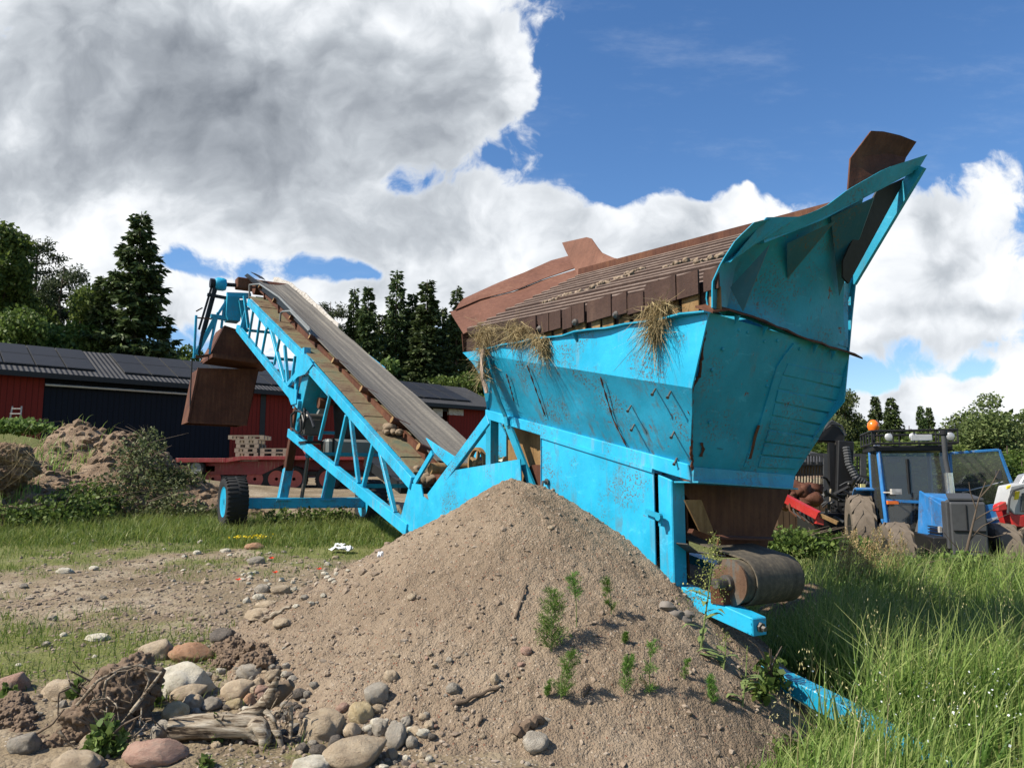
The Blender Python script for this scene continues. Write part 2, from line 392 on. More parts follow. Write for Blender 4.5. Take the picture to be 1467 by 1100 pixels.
# the sand pile: a cone with a ridge that runs along the machine
RIDGE = [(-.02, 6.95, 1.60), (.16, 6.8, 1.58), (.55, 6.55, 1.30), (.92, 6.2, 1.02), (1.04, 5.72, .62), (.92, 5.0, .22), (.72, 4.3, .05), (.6, 3.7, -.05)]
def hpile(x, y):
    x = np.asarray(x, float); y = np.asarray(y, float); best = np.full(np.broadcast(x, y).shape, -9.)
    dmin = np.full(best.shape, 99.); sdr = np.zeros(best.shape)
    wx = x + .16 * fbm(x * 1.3, y * 1.3, 40, 3); wy = y + .16 * fbm(x * 1.3 + 7, y * 1.3, 41, 3)
    for (a, b) in zip(RIDGE[:-1], RIDGE[1:]):
        dx, dy = b[0] - a[0], b[1] - a[1]; l2 = dx * dx + dy * dy
        t = np.clip(((wx - a[0]) * dx + (wy - a[1]) * dy) / l2, 0, 1)
        px = wx - a[0] - t * dx; py = wy - a[1] - t * dy; d = np.sqrt(px * px + py * py)
        z0 = a[2] + t * (b[2] - a[2])
        side = (px * -dy + py * dx) / math.sqrt(l2); nearer = d < dmin; dmin = np.where(nearer, d, dmin); sdr = np.where(nearer, side, sdr); sl = .575
        z = z0 - sl * (np.sqrt(d * d + .012) - .11) + .008 * np.clip(d, 0, 3) ** 2
        best = np.maximum(best, z)
    lim = np.maximum(0, sdr - .10); return best - (.42 * lim * lim / (lim + .25)) * np.clip(dmin * 6, 0, 1)
def hsand(x, y):
    x = np.asarray(x, float); y = np.asarray(y, float)
    z = hpile(x, y)
    z = z + .09 * fbm(x * 1.6, y * 1.6, 50, 4) + .035 * fbm(x * 5, y * 5, 51, 4)
    lump = fbm(x * 22, y * 22, 52, 3); g = fbm(x * 55, y * 55, 53, 2)
    # gullies down the slope
    return z + .020 * lump + .016 * np.maximum(lump, 0) + .020 * g - .03 * np.maximum(0, .14 - np.abs(fbm(x * 2.1, y * 2.1, 56, 3))) 
def hmound(x, y):                        # dug earth on the left
    x = np.asarray(x, float); y = np.asarray(y, float)
    b = np.full(np.broadcast(x, y).shape, -5.)
    for (cx, cy, h, rx, ry) in MOUNDS:
        d = np.sqrt(((x - cx) / rx) ** 2 + ((y - cy) / ry) ** 2 + .02)
        b = np.maximum(b, hbase(cx, cy) + h * (1.12 - d))
    return b + .55 * fbm(x * .8, y * .8, 60, 4) + .30 * fbm(x * 2.6, y * 2.6, 61, 4) + .10 * fbm(x * 9, y * 9, 62, 3)
MOUNDS = []
for (px, py, Y, rx, ry) in [(112, 604, 17.5, 2.3, 1.9), (60, 660, 16., 1.9, 1.6), (178, 628, 17.2, 2.1, 1.9), (250, 684, 17.0, 1.6, 1.5), (20, 690, 15.2, 1.6, 1.3), (285, 712, 17, 1.2, 1.2)]:
    p = aY(px, py, Y); MOUNDS.append((p.x, p.y, p.z - float(hbase(p.x, p.y)) , rx, ry))

def hit(px, py, fs=None, y0=2.4, y1=60):          # where the ray through (px, py) meets the ground or the heaps
    fs = fs or (hground, hsand)
    r = ray(px, py); Y = np.linspace(y0, y1, 4000) if y1 > 30 else np.linspace(y0, y1, 1500)
    kx = Y / r.y; X = r.x * kx; Z = EYE + r.z * kx
    h = np.max([f(X, Y) for f in fs], axis=0)
    i = np.argmax(Z < h) if (Z < h).any() else len(Y) - 1
    return Vector((X[i], Y[i], h[i]))
def ztop(x, y): return float(max(hground(x, y), hsand(x, y)))

def axis_pts(lo, hi, step, far, g):
    a = np.arange(lo, hi, step); out_ = [a]; l, s = lo, step; L_ = []
    while l > -far: s *= g; l -= s; L_.append(l)
    h, s = hi, step; H_ = []
    while h < far: s *= g; h += s; H_.append(h)
    return np.concatenate([np.array(L_[::-1]), a, np.array(H_)])
def gridmesh(name, xs, ys, zf, mat, keep=None, **kw):
    X, Y = np.meshgrid(xs, ys); Z = zf(X, Y); nx, ny = len(xs), len(ys)
    V = np.stack([X, Y, Z], -1).reshape(-1, 3)
    i = np.arange(ny - 1)[:, None] * nx + np.arange(nx - 1)[None]
    Fq = np.stack([i, i + 1, i + nx + 1, i + nx], -1).reshape(-1, 4)
    if keep is not None:
        kk = keep(X, Y, Z).reshape(-1); Fq = Fq[kk[Fq].any(1)]
        used = np.zeros(len(V), bool); used[Fq.ravel()] = True; idx = np.cumsum(used) - 1; V = V[used]; Fq = idx[Fq]
    return np_obj(name, V, Fq, mat, **kw)

def grass_cover(x, y):                   # where turf has taken over the bare yard: 0 bare, 1 grown
    x = np.asarray(x, float); y = np.asarray(y, float)
    ratio = x / np.maximum(y, 2.)
    n = fbm(x * .55, y * .55, 70, 4) * 1.5 + fbm(x * 2.2, y * 2.2, 71, 3) * .9
    c = .62 + n
    c = c - .95 * np.exp(-(((ratio + .48) / .28) ** 2 + ((y - 8.6) / 1.5) ** 2))         # bare gravel strip
    c = c + .8 * np.exp(-((y - 13.2) / 1.3) ** 2) * (ratio < -.1)                       # green strip by the wheels
    c = c + .30 * np.exp(-((y - 6.7) / .8) ** 2)* (ratio < -.38)
    c = c - .8 * sst(15.5, 18, y) * (1 - sst(-.08, .1, ratio)) * sst(-.46,-.36, ratio)     # sandy yard behind
    c = c - 1.2 * sst(-.25, -.14, ratio) * (1 - sst(.16, .24, ratio)) * (y < 10.5)                      # sand and stones
    c = c - .5 * (1 - sst(5.2, 5.9, y)) * (ratio < 0)
    c = c + 2.2 * sst(.22, .30, ratio)
    c = c + .9 * (ratio < -.5) * sst(18, 20, y)
    return np.clip(c, 0, 1)

k = NT('ground_soil'); p = k.pos(); g = k.attr('turf')
n1 = k.noise(p, 1.1, 6, .62); n2 = k.noise(p, 9, 6, .7); n3 = k.noise(p, 48, 4, .7)
soil = ramp(k, n1, [(.3, (.125, .095, .058)), (.5, (.20, .157, .102)), (.68, (.31, .26, .19))])
soil = k.mix(k.ss(n2, .45, .75), soil, (.15, .11, .075)); 
peb = k.voro(k.scalev(p, (1, 1, .2)), 34); peb2 = k.voro(p, 80)
soil = k.mix(k.math('MULTIPLY', k.ss(peb, .28, .12), k.ss(k.noise(p, 3, 3), .48, .62)), soil, k.mix(n3, (.30, .26, .21), (.50, .46, .41)))
moss = k.mix(n2, (.065, .09, .018), (.15, .165, .042))
c = k.mix(k.math('MULTIPLY', k.ss(k.math('ADD', g, k.math('MULTIPLY', k.math('SUBTRACT', n2, .5), 1.2)), .25, .75), .8), soil, moss)
far = k.n('ShaderNodeSeparateXYZ'); k.set(far.inputs[0], p)
c = k.mix(k.ss(far.outputs[1], 36, 60), c, (.045, .055, .02))
h = k.math('ADD', k.math('MULTIPLY', n2, 1.0), k.math('ADD', k.math('MULTIPLY', n3, .5), k.math('MULTIPLY', peb, -.5)))
M['ground'] = k.out(c, .95, 0, k.bump(h, .8, .03), .15)

k = NT('sand'); p = k.pos()
n1 = k.noise(p, 1.3, 5, .6); n2 = k.noise(p, 10, 6, .72); n3 = k.noise(p, 70, 4, .75); vo = k.voro(p, 62); vo2 = k.voro(p, 130)
c = ramp(k, k.math('ADD', k.math('MULTIPLY', n1, .55), k.math('MULTIPLY', n2, .45)), [(.33, (.138, .102, .07)), (.5, (.212, .162, .114)), (.68, (.285, .225, .162))])
c = k.mix(k.math('MULTIPLY', k.ss(n3, .5, .78), .5), c, (.17, .12, .085))
vc = k.voro(p, 62, 'F1', 1)
sp = k.n('ShaderNodeSeparateColor'); k.set(sp.inputs[0], vc)
c = k.mix(k.math('MULTIPLY', k.ss(sp.outputs[0], .9, .93), k.ss(vo, .5, .3)), c, (.34, .28, .215))
c = k.mix(k.math('MULTIPLY', k.ss(sp.outputs[1], .93, .96), k.ss(vo, .5, .3)), c, (.20, .10, .065))
h = k.math('ADD', k.math('MULTIPLY', n2, .8), k.math('ADD', k.math('MULTIPLY', n3, .45), k.math('ADD', k.math('MULTIPLY', vo, -.55), k.math('MULTIPLY', vo2, -.3))))
M['sand'] = k.out(c, .95, 0, k.bump(h, .9, .022), .12)

k = NT('dug_earth'); p = k.pos()
n1 = k.noise(p, .9, 6, .65); n2 = k.noise(p, 5, 7, .72); n3 = k.noise(p, 26, 5, .7)
c = ramp(k, k.math('ADD', k.math('MULTIPLY', n1, .5), k.math('MULTIPLY', n2, .5)), [(.34, (.11, .075, .05)), (.5, (.22, .155, .105)), (.64, (.33, .25, .18))])
c = k.mix(k.math('MULTIPLY', k.ss(n3, .5, .75), .5), c, (.11, .08, .055))
M['earth'] = k.out(c, .95, 0, k.bump(k.math('ADD', n2, k.math('MULTIPLY', n3, .6)), .9, .08), .1)

xs = axis_pts(-4.6, 3.6, .034, 900, 1.026); ys = axis_pts(2.6, 10.5, .034, 900, 1.026)
g = gridmesh('ground', xs, ys, hground, M['ground'], attrs={'turf': grass_cover(*np.meshgrid(xs, ys)).ravel()})
tag(g, kind='structure')
xs = np.arange(-3.1, 2.1, .0135); ys = np.arange(2.9, 8.6, .0135)
sp_ = gridmesh('sand_pile', xs, ys, hsand, M['sand'], keep=lambda X, Y, Z: Z > hground(X, Y) - .05)
tag(sp_, 'large brown heap of coarse sand against the side of the blue machine', 'sand pile')
xs = np.arange(-17.5, -4.4, .06); ys = np.arange(12.2, 21.5, .06)
mo = gridmesh('earth_mound', xs, ys, hmound, M['earth'], keep=lambda X, Y, Z: Z > hground(X, Y) - .06)
tag(mo, 'dug brown earth mound with clods in front of the dark blue barn wall', 'earth mound')
# ------------------------------------------------------------ the hopper conveyor: one machine, many parts
mroot = thing('screening_conveyor', 'bright blue hopper and long inclined belt conveyor on two wheels behind the sand heap', 'conveyor', L(4.5, .6, .2))
def P(mb, name, mats, parent=None, **kw): return mb.build(name, mats, parent or mroot, **kw)
def lerp(a, b, t): return a + (b - a) * t
def fillet_line(a, b, n, amp, seed, up=ZV):         # slightly dented edge between two points
    return [lerp(a, b, i / (n - 1)) + up * amp * (float(fbm(i * .37, seed * 3.1, seed, 3))) for i in range(n)]
def sheet(mb, A, B, nv, th, dent=.012, seed=1, nrm=None):   # hammered sheet spanned between two edge polylines, with real dents
    k_ = len(A); rows = []
    n = nrm if nrm is not None else (B[0] - A[0]).cross(A[-1] - A[0]).normalized()
    for j in range(nv + 1):
        v = j / nv; row = []
        for i in range(k_):
            p = A[i].lerp(B[i], v); e = math.sin(math.pi * v) ** .5
            row.append(p + n * dent * 2 * e * float(fbm(p.x * 3.1 + p.y * 2, p.z * 3.3, seed, 3)))
        rows.append(row)
    b = len(mb.v)
    for s in (0, 1):
        for row in rows: mb.v += [tuple(p - n * th * s) for p in row]
    m = (nv + 1) * k_
    for j in range(nv):
        for i in range(k_ - 1):
            q = (b + j * k_ + i, b + j * k_ + i + 1, b + (j + 1) * k_ + i + 1, b + (j + 1) * k_ + i)
            mb.f.append(q); mb.m.append(mb.mi); mb.f.append(tuple(m + x for x in q[::-1])); mb.m.append(mb.mi)
    rim = [j * k_ for j in range(nv + 1)], [j * k_ + k_ - 1 for j in range(nv + 1)], list(range(k_)), [nv * k_ + i for i in range(k_)]
    for r_ in rim:
        for a, c in zip(r_[:-1], r_[1:]): mb.f.append((b + a, b + c, b + c + m, b + a + m)); mb.m.append(mb.mi)
    return mb
def lerps(a, b, n): return [a.lerp(b, i / (n - 1)) for i in range(n)]
def resample(pts, n):
    pts = [Vector(p) for p in pts]; d = [0]
    for a, b in zip(pts[:-1], pts[1:]): d.append(d[-1] + (b - a).length)
    out_ = []
    for i in range(n):
        t = d[-1] * i / (n - 1)
        for j in range(len(pts) - 1):
            if t <= d[j + 1] + 1e-9: out_.append(pts[j].lerp(pts[j + 1], (t - d[j]) / max(1e-9, d[j + 1] - d[j]))); break
    return out_

WI = 1.13                                           # width of the hopper's foot
# end wall plane (leans outward)
e0, e1, e2 = L(-.30, 0, 1.69), L(-.30, 1, 1.69), L(-.75, 0, 2.77)
E_ = lambda px, py: aP(px, py, e0, e1, e2)
E_out = (e1 - e0).cross(e2 - e0).normalized(); E_out = E_out if E_out.dot(UV) < 0 else -E_out
# long side: bottom rail, in-sloping wall, upper band, lip
railR, railLft = aS(990, 667, 0), aS(699, 588, 0)
foldR, foldM, foldL = aS(991, 556, -.30), aS(823, 529, -.30), aS(708, 511, -.29)
lipR, lipM, lipL = aS(1015, 449, -.30), aS(830, 478, -.30), aS(688, 502, -.30)
n = 16
rail = lerps(railR, railLft, n); fold = resample([foldR, foldM, foldL], n); lip = resample([lipR, lipM, lipL], n)
mb = MB(); sheet(mb, rail, fold, 9, .012, .02, 11, nrm=(-WV * .8 - ZV * .5).normalized()); P(mb, 'hopper_side', M['cyan_worn'], smooth=True, ang=30)
mb = MB(); sheet(mb, fold, lip, 5, .012, .016, 12, nrm=-WV); ub = P(mb, 'hopper_upper_band', M['cyan'], smooth=True, ang=30)
# lip flange with its buckled edge, small stiffeners below it
mb = MB(); fo_ = [p - WV * (.045 + .02 * math.sin(i * 1.3)) + ZV * (.004 + .008 * math.sin(i * 2.1)) for i, p in enumerate(lip)]
mb.strip([p + WV * .02 for p in lip], fo_, ZV, .012)
for q in (.18, .47, .98):
    p = lip[0].lerp(lip[-1], q); mb.plate([p, p - WV * .06, p - ZV * .07], UV, .012)
P(mb, 'hopper_lip', M['cyan_end'])
for pts in (((757, 523), (770, 560), (783, 596)), ((727, 535), (733, 556), (738, 575)), ((862, 540), (880, 600), (900, 640))):
    q_ = [aP(x, y, railR, railLft, foldR) - WV * .012 - ZV * .006 for x, y in pts]; P(MB().tube(resample(q_, 14), [.006 + .004 * math.sin(i * 2.3) for i in range(14)], 6), 'weld_seam', M['rust'])
# weld studs standing out of the in-sloping wall
for (px, py) in ((939, 557), (961, 561), (904, 581), (909, 608), (966, 618), (970, 656)):
    p0 = aP(px, py, railR, railLft, foldR); q = p0 - WV * .05 - ZV * .045 - UV * .02
    P(MB().tube([p0, q], .008, 8).lathe(q, q - p0, [(0, .013), (.008, .013)], 8), 'stud', M['bolt'])
# bottom rail
mb = MB(); rb = [aS(994, 689, 0), aS(699, 600, 0)]
mb.plate([railR + ZV * .01, railLft + ZV * .01, rb[1], rb[0]], -WV, .035); mb.plate([rb[0], rb[1], rb[1] + WV * .14, rb[0] + WV * .14], ZV, .012)
P(mb, 'bottom_rail', M['cyan'], bevel=.006)
# rear end wall traced on its leaning plane, its riveted patch of boards, mid stiffener and bottom band
ew = [E_(993, 674), E_(990, 640), E_(990.5, 557), E_(1002, 539), E_(1009, 478), E_(1015, 447), E_(1218, 506), E_(1206, 540), E_(1199, 577), E_(1174, 626), E_(1136, 686)]
mb = MB(); 
colA = resample([ew[0], ew[1], ew[2], ew[3], ew[4], ew[5]], 13); colB = resample([ew[10], ew[9], ew[8], ew[7], ew[6]], 13)
rowsA = [lerps(a, b, 13) for a, b in zip(colA, colB)]
def gridsheet(mb, rows, th, nrm, dent, seed):
    k_, r_ = len(rows[0]), len(rows); b = len(mb.v)
    for s in (0, 1):
        for j, row in enumerate(rows):
            for i, p in enumerate(row):
                e = min(1, 3 * math.sin(math.pi * i / (k_ - 1))) * min(1, 3 * math.sin(math.pi * j / (r_ - 1)))
                mb.v.append(tuple(p + nrm * (dent * 2 * max(e, .0) * float(fbm(p.x * 2.7 + p.y, p.z * 2.9, seed, 3)) - th * s)))
    m = k_ * r_
    for j in range(r_ - 1):
        for i in range(k_ - 1):
            q = (b + j * k_ + i, b + j * k_ + i + 1, b + (j + 1) * k_ + i + 1, b + (j + 1) * k_ + i)
            mb.f.append(q); mb.m.append(mb.mi); mb.f.append(tuple(m + x for x in q[::-1])); mb.m.append(mb.mi)
    for r in ([j * k_ for j in range(r_)], [j * k_ + k_ - 1 for j in range(r_)], list(range(k_)), [(r_ - 1) * k_ + i for i in range(k_)]):
        for a, c in zip(r[:-1], r[1:]): mb.f.append((b + a, b + c, b + c + m, b + a + m)); mb.m.append(mb.mi)
gridsheet(mb, rowsA, .012, E_out, .022, 21); P(mb, 'end_wall', M['cyan_end'], smooth=True, ang=30)
# ragged weld bead and torn corner between side and end wall
mb = MB(); rr = random.Random(3)
cor = resample([ew[0], ew[1], ew[2], ew[3], ew[4], ew[5]], 60)
mb.tube([p + E_out * .004 - WV * .004 + Vector((rr.uniform(-1, 1), rr.uniform(-1, 1), rr.uniform(-1, 1))) * .006 for p in cor], [.008 + .005 * rr.random() for _ in cor], 6)
for q in (24, 28, 30):
    p = cor[q]; mb.plate([p, p - WV * .045 + ZV * .03, p - WV * .035 - ZV * .03], E_out, .008)
P(mb, 'corner_weld', M['rust'])
# boarded patch on the right half: plates with seams between
pl = [E_(1128, 520), E_(1206, 538), E_(1199, 577), E_(1174, 626), E_(1136, 676), E_(1085, 668)]
la, lb = resample([E_(1085, 670), E_(1103, 605), E_(1115, 550), E_(1128, 519)], 9), resample([E_(1138, 672), E_(1174, 624), E_(1198, 577), E_(1206, 537)], 9)
mb = MB()
for i in range(8):
    a, b, c, d = la[i], lb[i], lb[i + 1], la[i + 1]; g_ = .07
    o_ = E_out * (.010 + .006 * ((i * 7) % 3) / 2)
    mb.plate([a.lerp(d, g_) + o_, b.lerp(c, g_) + o_, b.lerp(c, 1 - g_) + o_, a.lerp(d, 1 - g_) + o_], -E_out, .02)
P(mb, 'patch_panel', M['cyan_end'], bevel=.003)
mb = MB(); sa, sb = E_(1068, 668), E_(1140, 492); mid = resample([sa, E_(1090, 610), E_(1117, 520), sb], 10)
mb.strip([p - WV * .035 for p in mid], [p + WV * .035 for p in mid], E_out, .016)
P(mb, 'wall_stiffener', M['cyan_end'])
mb = MB(); rip = [E_(1072, 656), E_(1076, 640), E_(1080, 622), E_(1085, 608)]
mb.strip([p - WV * .012 + E_out * .014 for p in rip], [p + WV * .014 + E_out * .014 for p in rip], E_out, .006); P(mb, 'rust_gash', M['rust'])
mb = MB(); fb_ = [E_(993, 668), E_(1137, 680)]; ft = [aT(993, 689, -.32), aT(1136, 699, -.32)]
mb.plate([fb_[0] + E_out * .012, fb_[1] + E_out * .012, ft[1], ft[0]], UV, .03); mb.plate([ft[0] - UV * .05, ft[1] - UV * .05, ft[1] + UV * .2, ft[0] + UV * .2], -ZV, .012)
P(mb, 'bottom_band', M['cyan_end'])
for pts, w_ in ((((1003, 633), (1006, 643), (1002, 653)), .018), (((1026, 641), (1033, 642)), .012), (((1118, 690), (1130, 684)), .012)):
    q_ = resample([E_(x, y) + E_out * .012 for x, y in pts], 7); P(MB().strip([p - WV * w_ * (.5 + .5 * math.sin(i * 1.7) ** 2) for i, p in enumerate(q_)], [p + WV * w_ * (.4 + .6 * math.cos(i * 2.1) ** 2) for i, p in enumerate(q_)], E_out, .004), 'rust_spot', M['rust'])
# rivets
mb = MB()
for (px, py) in ((1070, 476), (1094, 489), (1113, 488), (1020, 530), (1016, 605), (1035, 500), (1058, 440 + 33), (1098, 553), (1106, 552), (1113, 535), (1145, 500)):
    p = E_(px, py); P(MB().lathe(p, E_out, [(0, .014), (.01, .012), (.014, .0)], 8), 'rivet', M['cyan_end'])
# top flange of the end wall, rusty and bent, with its gusset clips
mb = MB(); tf = resample([E_(1013, 446), E_(1040, 442), E_(1090, 460), E_(1150, 485), E_(1200, 501), E_(1228, 511)], 14)
tfo = [p + E_out * (.055 + .02 * math.sin(i * 1.7)) + ZV * (.008 * math.sin(i * 2.3)) for i, p in enumerate(tf)]
mb.strip([p - E_out * .12 for p in tf], tfo, ZV, .014); P(mb, 'end_flange', M['rust'])
mb = MB()
for (px, py) in ((1052, 450), (1092, 466), (1164, 492), (1190, 501)):
    p = E_(px, py); P(MB().plate([p, p + E_out * .05, p - ZV * .08], WV, .012), 'flange_clip', M['cyan_end'])
# far long side and head-end wall (mirror of the near side)
mirS = lambda p, s: L(toL(p)[0], s, p.z)
mb = MB(); f2 = [mirS(p, 1.42) for p in fold]; l2 = [mirS(p, 1.42) + ZV * .55 for p in lip]; r2 = [mirS(p, WI) for p in rail]
sheet(mb, r2, f2, 4, .012, .01, 13, nrm=WV); sheet(mb, f2, l2, 3, .012, .01, 14, nrm=WV); P(mb, 'far_side', M['cyan_end'], smooth=True, ang=30)
mb = MB(); hr = [rail[-1], fold[-1], lip[-1]]; hr2 = [r2[-1], f2[-1], l2[-1]]
mb.strip(resample(hr, 8), resample(hr2, 8), UV, .012)
lip_wing = [aS(700, 590, 0), aS(692, 548, -.16), aS(683, 525, -.27), aS(664, 505, -.30)]
mb.strip(resample(lip_wing, 8), resample([rail[-1], fold[-1].lerp(rail[-1], .5), fold[-1], lip[-1]], 8), -WV, .012)
P(mb, 'head_wall', M['cyan'], smooth=True, ang=30)
# curved flat-bar strut that runs down past the rail to the frame
mb = MB(); sc_ = resample([aS(698, 512, -.33), aS(706, 545, -.26), aS(716, 575, -.16), aS(725, 596, -.06), aS(727, 610, -.05)], 9)
mb.strip([p - UV * .03 for p in sc_], [p + UV * .03 for p in sc_], -WV, .014)
mb.beam(aS(726, 604, -.03), aS(764, 700, .05), .10, .025, UV); P(mb, 'strut', M['cyan_end'])

# ---- interior feeder: rust chute below the hopper, drum, belt
mb = MB(); zt, zb = 1.60, 1.16
c_t = [aT(965, 688, .04), aT(1132, 699, .04)]; c_b = [aT(1030, 768, .06), aT(1104, 770, .06)]
mb.plate([c_t[0], c_t[1], c_b[1], c_b[0]], UV, .02)
s0, s1 = toL(c_b[0])[1], toL(c_b[1])[1]
mb.plate([c_t[0], c_b[0], c_b[0] + UV * 2.4 + ZV * .30, c_t[0] + UV * 2.6 + ZV * .40 + WV * .12], WV, .02)
mb.plate([c_t[1], c_b[1], c_b[1] + UV * 2.4 + ZV * .30, c_t[1] + UV * 2.6 + ZV * .5], -WV, .02)
P(mb, 'feed_chute', M['rust'])
mb = MB(); a, b, c, d = aT(979, 716, -.25), aT(1003, 716, -.25), aT(1024, 770, -.25), aT(1003, 765, -.25)
mb.plate([a, b, c, d], -UV, .014); P(mb, 'chute_corner_plate', M['rust_ochre'])
mb = MB(); a, b = aT(987, 757, -.34), aT(1020, 770, -.34); mb.plate([a, b, b + UV * .02 - ZV * .035, a + UV * .02 - ZV * .03], -UV, .05)
mb.plate([aT(1008, 765, -.24), aT(1108, 769, -.24), aT(1108, 772, -.30), aT(1008, 769, -.30)], -ZV, .014)
mb.plate([aT(1030, 770, -.2), aT(1102, 771, -.2), aT(1096, 800, -.2), aT(1026, 798, -.2)], UV, .02); P(mb, 'chute_skirt', M['rust'])
# drum
dc = aT(1044, 834, -.50); dl = toL(dc); RD = .155
k = NT('drum_rubber'); p = k.pos(); d_ = k.n('ShaderNodeVectorMath', operation='DOT_PRODUCT'); k.set(d_.inputs[0], p); d_.inputs[1].default_value = tuple(WV)
n1 = k.noise(p, 30, 5, .7); wv_ = k.noise(k.scalev(p, (3, 3, 3)), 2, 4)
band = k.noise(k.n('ShaderNodeCombineXYZ', i_0=d_.outputs['Value']).outputs[0], 14, 3)
c = ramp(k, k.math('ADD', k.math('MULTIPLY', band, .6), k.math('MULTIPLY', n1, .4)), [(.35, (.028, .025, .02)), (.5, (.07, .06, .046)), (.66, (.15, .122, .085))])
M['drum'] = k.out(c, .75, 0, k.bump(n1, .4, .006), .3)
mb = MB(); Ld = .64
prof = [(0, .10), (.0, RD - .035), (.012, RD - .01), (.05, RD - .004), (.10, RD), (.25, RD + .006), (.27, RD - .004), (.40, RD + .004), (.56, RD + .002), (Ld - .02, RD - .006), (Ld, RD - .03), (Ld, .08)]
mb.lathe(dc, WV, prof, 56); dr = P(mb, 'tail_drum', M['drum'], smooth=True, ang=30)
M['drum_disc'] = rust_mat('worn_disc', (.06, .03, .018), (.11, .065, .04), (.05, .13, .15), .7, 2.)
mb = MB(); mb.lathe(dc - WV * .004, WV, [(0, .0), (0, .11), (.004, .165), (.02, .165)], 40); P(mb, 'drum_disc', M['drum_disc'], dr)
mb = MB(); mb.lathe(dc - WV * .14, WV, [(0, .035), (.10, .035), (.10, .055), (.14, .055)], 20); P(mb, 'shaft', M['bolt'], dr, smooth=True)
# flat feeder belt wrapping the drum and running to the head under the hopper
mb = MB(); seq = []
for i in range(13):
    a = math.pi / 2 + math.pi * i / 12; seq.append(dc + ZV * math.sin(a) * (RD + .012) + UV * math.cos(a) * (RD + .012))
run = UV * 2.75 + ZV * .50
seq = [seq[0] + run] + seq + [seq[-1] + run]
mb.strip([p + WV * .10 for p in seq], [p + WV * (Ld - .03) for p in seq], [ZV] * 2 + [(p - dc) for p in seq[2:-1]] + [-ZV], .01)
P(mb, 'feeder_belt', M['drum'], smooth=True, ang=50)
mb = MB(); a = aT(985, 780, -.2); mb.strip([a, a + UV * .0 + WV * .1 - ZV * .06, aT(1040, 797, -.42)], [a + UV * .5, a + UV * .5 + WV * .1 - ZV * .06, aT(1040, 797, -.42) + UV * .5], ZV, .008)
P(mb, 'belt_edge_flap', M['bolt'])
# bearing block, frame beam end with its bolt
b0 = aS(955, 830, .05); 
bt = [aS(960, 833, .06), aS(1078, 886, .06)]; bb = [aS(960, 858, .06), aS(1078, 905, .06)]
ax_ = (bt[1] - bt[0]).normalized()
mb = MB(); hgt = bt[1].z - bb[1].z
mb.box8([bt[0] - ZV * .15 - ax_ * 2.2, bt[1] - ZV * .12, bt[1] - ZV * .12 + WV * .14, bt[0] - ZV * .15 + WV * .14 - ax_ * 2.2, bt[0] - ax_ * 2.2, bt[1], bt[1] + WV * .14, bt[0] + WV * .14 - ax_ * 2.2])
P(mb, 'frame_beam', M['cyan'], bevel=.006)
mb = MB(); q = bt[1] + WV * .07 - ZV * .06; mb.lathe(q, ax_, [(0, .034), (.02, .034), (.02, .018), (.05, .018)], 6); P(mb, 'tension_bolt', M['bolt'])
mb = MB(); q = aS(1034, 858, .10); mb.box(q + ZV * .03, UV * .06, WV * .05, ZV * .06); mb.lathe(q + ZV * .05, WV, [(-.05, .05), (.10, .05)], 16); mb.tube([q + ZV * .08, q + ZV * .14], .016, 6); P(mb, 'bearing_block', M['rust'])
# second beam on the far side
mb = MB(); mb.box8([p + WV * .8 for p in (bt[0] - ZV * .15 - ax_ * 2.2, bt[1] - ZV * .12 - ax_ * .5, bt[1] - ZV * .12 - ax_ * .5 + WV * .12, bt[0] - ZV * .15 + WV * .12 - ax_ * 2.2, bt[0] - ax_ * 2.2, bt[1] - ax_ * .5, bt[1] - ax_ * .5 + WV * .12, bt[0] + WV * .12 - ax_ * 2.2)]); P(mb, 'frame_beam', M['cyan'])
# corner post and far post
mb = MB(); pt, pb_ = aS(952, 684, .0), aS(952, 690, .0); 
x0, x1 = aS(942, 690, 0), aS(962, 690, 0); zlo = .30
mb.box8([Vector((x1.x, x1.y, zlo)), Vector((x0.x, x0.y, zlo)), Vector((x0.x, x0.y, zlo)) + WV * .14, Vector((x1.x, x1.y, zlo)) + WV * .14,
         Vector((x1.x, x1.y, 1.61)), Vector((x0.x, x0.y, 1.66)), Vector((x0.x, x0.y, 1.66)) + WV * .14, Vector((x1.x, x1.y, 1.61)) + WV * .14]); P(mb, 'corner_post', M['cyan'], bevel=.008)
mb = MB(); q = L(1.3, WI - .06, .1); mb.beam(q, q + ZV * 1.8, .12, .12); P(mb, 'corner_post', M['cyan_end'])
for (t_, s_) in ((2.66, .02), (2.66, WI - .08)):
    mb = MB(); mb.beam(L(t_, s_, .3), L(t_, s_, 2.28), .10, .10); P(mb, 'head_post', M['cyan_end'])
# side door: flanged sheet with a folded edge, latch
mb = MB(); dA = [aS(776, 625, -.035), aS(936, 674, -.035)]; zlow = [.62, .34]
dB = [Vector((dA[0].x, dA[0].y, .75)), Vector((dA[1].x, dA[1].y, .38))]
rowsA = [lerps(dA[0].lerp(dB[0], j / 8), dA[1].lerp(dB[1], j / 8), 12) for j in range(9)]
gridsheet(mb, rowsA, .01, -WV, .008, 31); mb.beam(dA[0] - WV * .006, dA[1] - WV * .006, .02, .03)
mb.plate([dA[0], dA[0] + UV * .05 + WV * .03, dB[0] + UV * .05 + WV * .03, dB[0]], -WV, .01)
door = P(mb, 'side_door', M['cyan'], smooth=True, ang=30)
mb = MB(); a = aS(926, 732, -.05); b = aS(946, 740, -.05); mb.beam(a, b, .03, .035); mb.lathe(b, -WV, [(0, .03), (.03, .03)], 12); mb.beam(b, b - ZV * .07, .02, .025); P(mb, 'latch', M['cyan_end'], door)
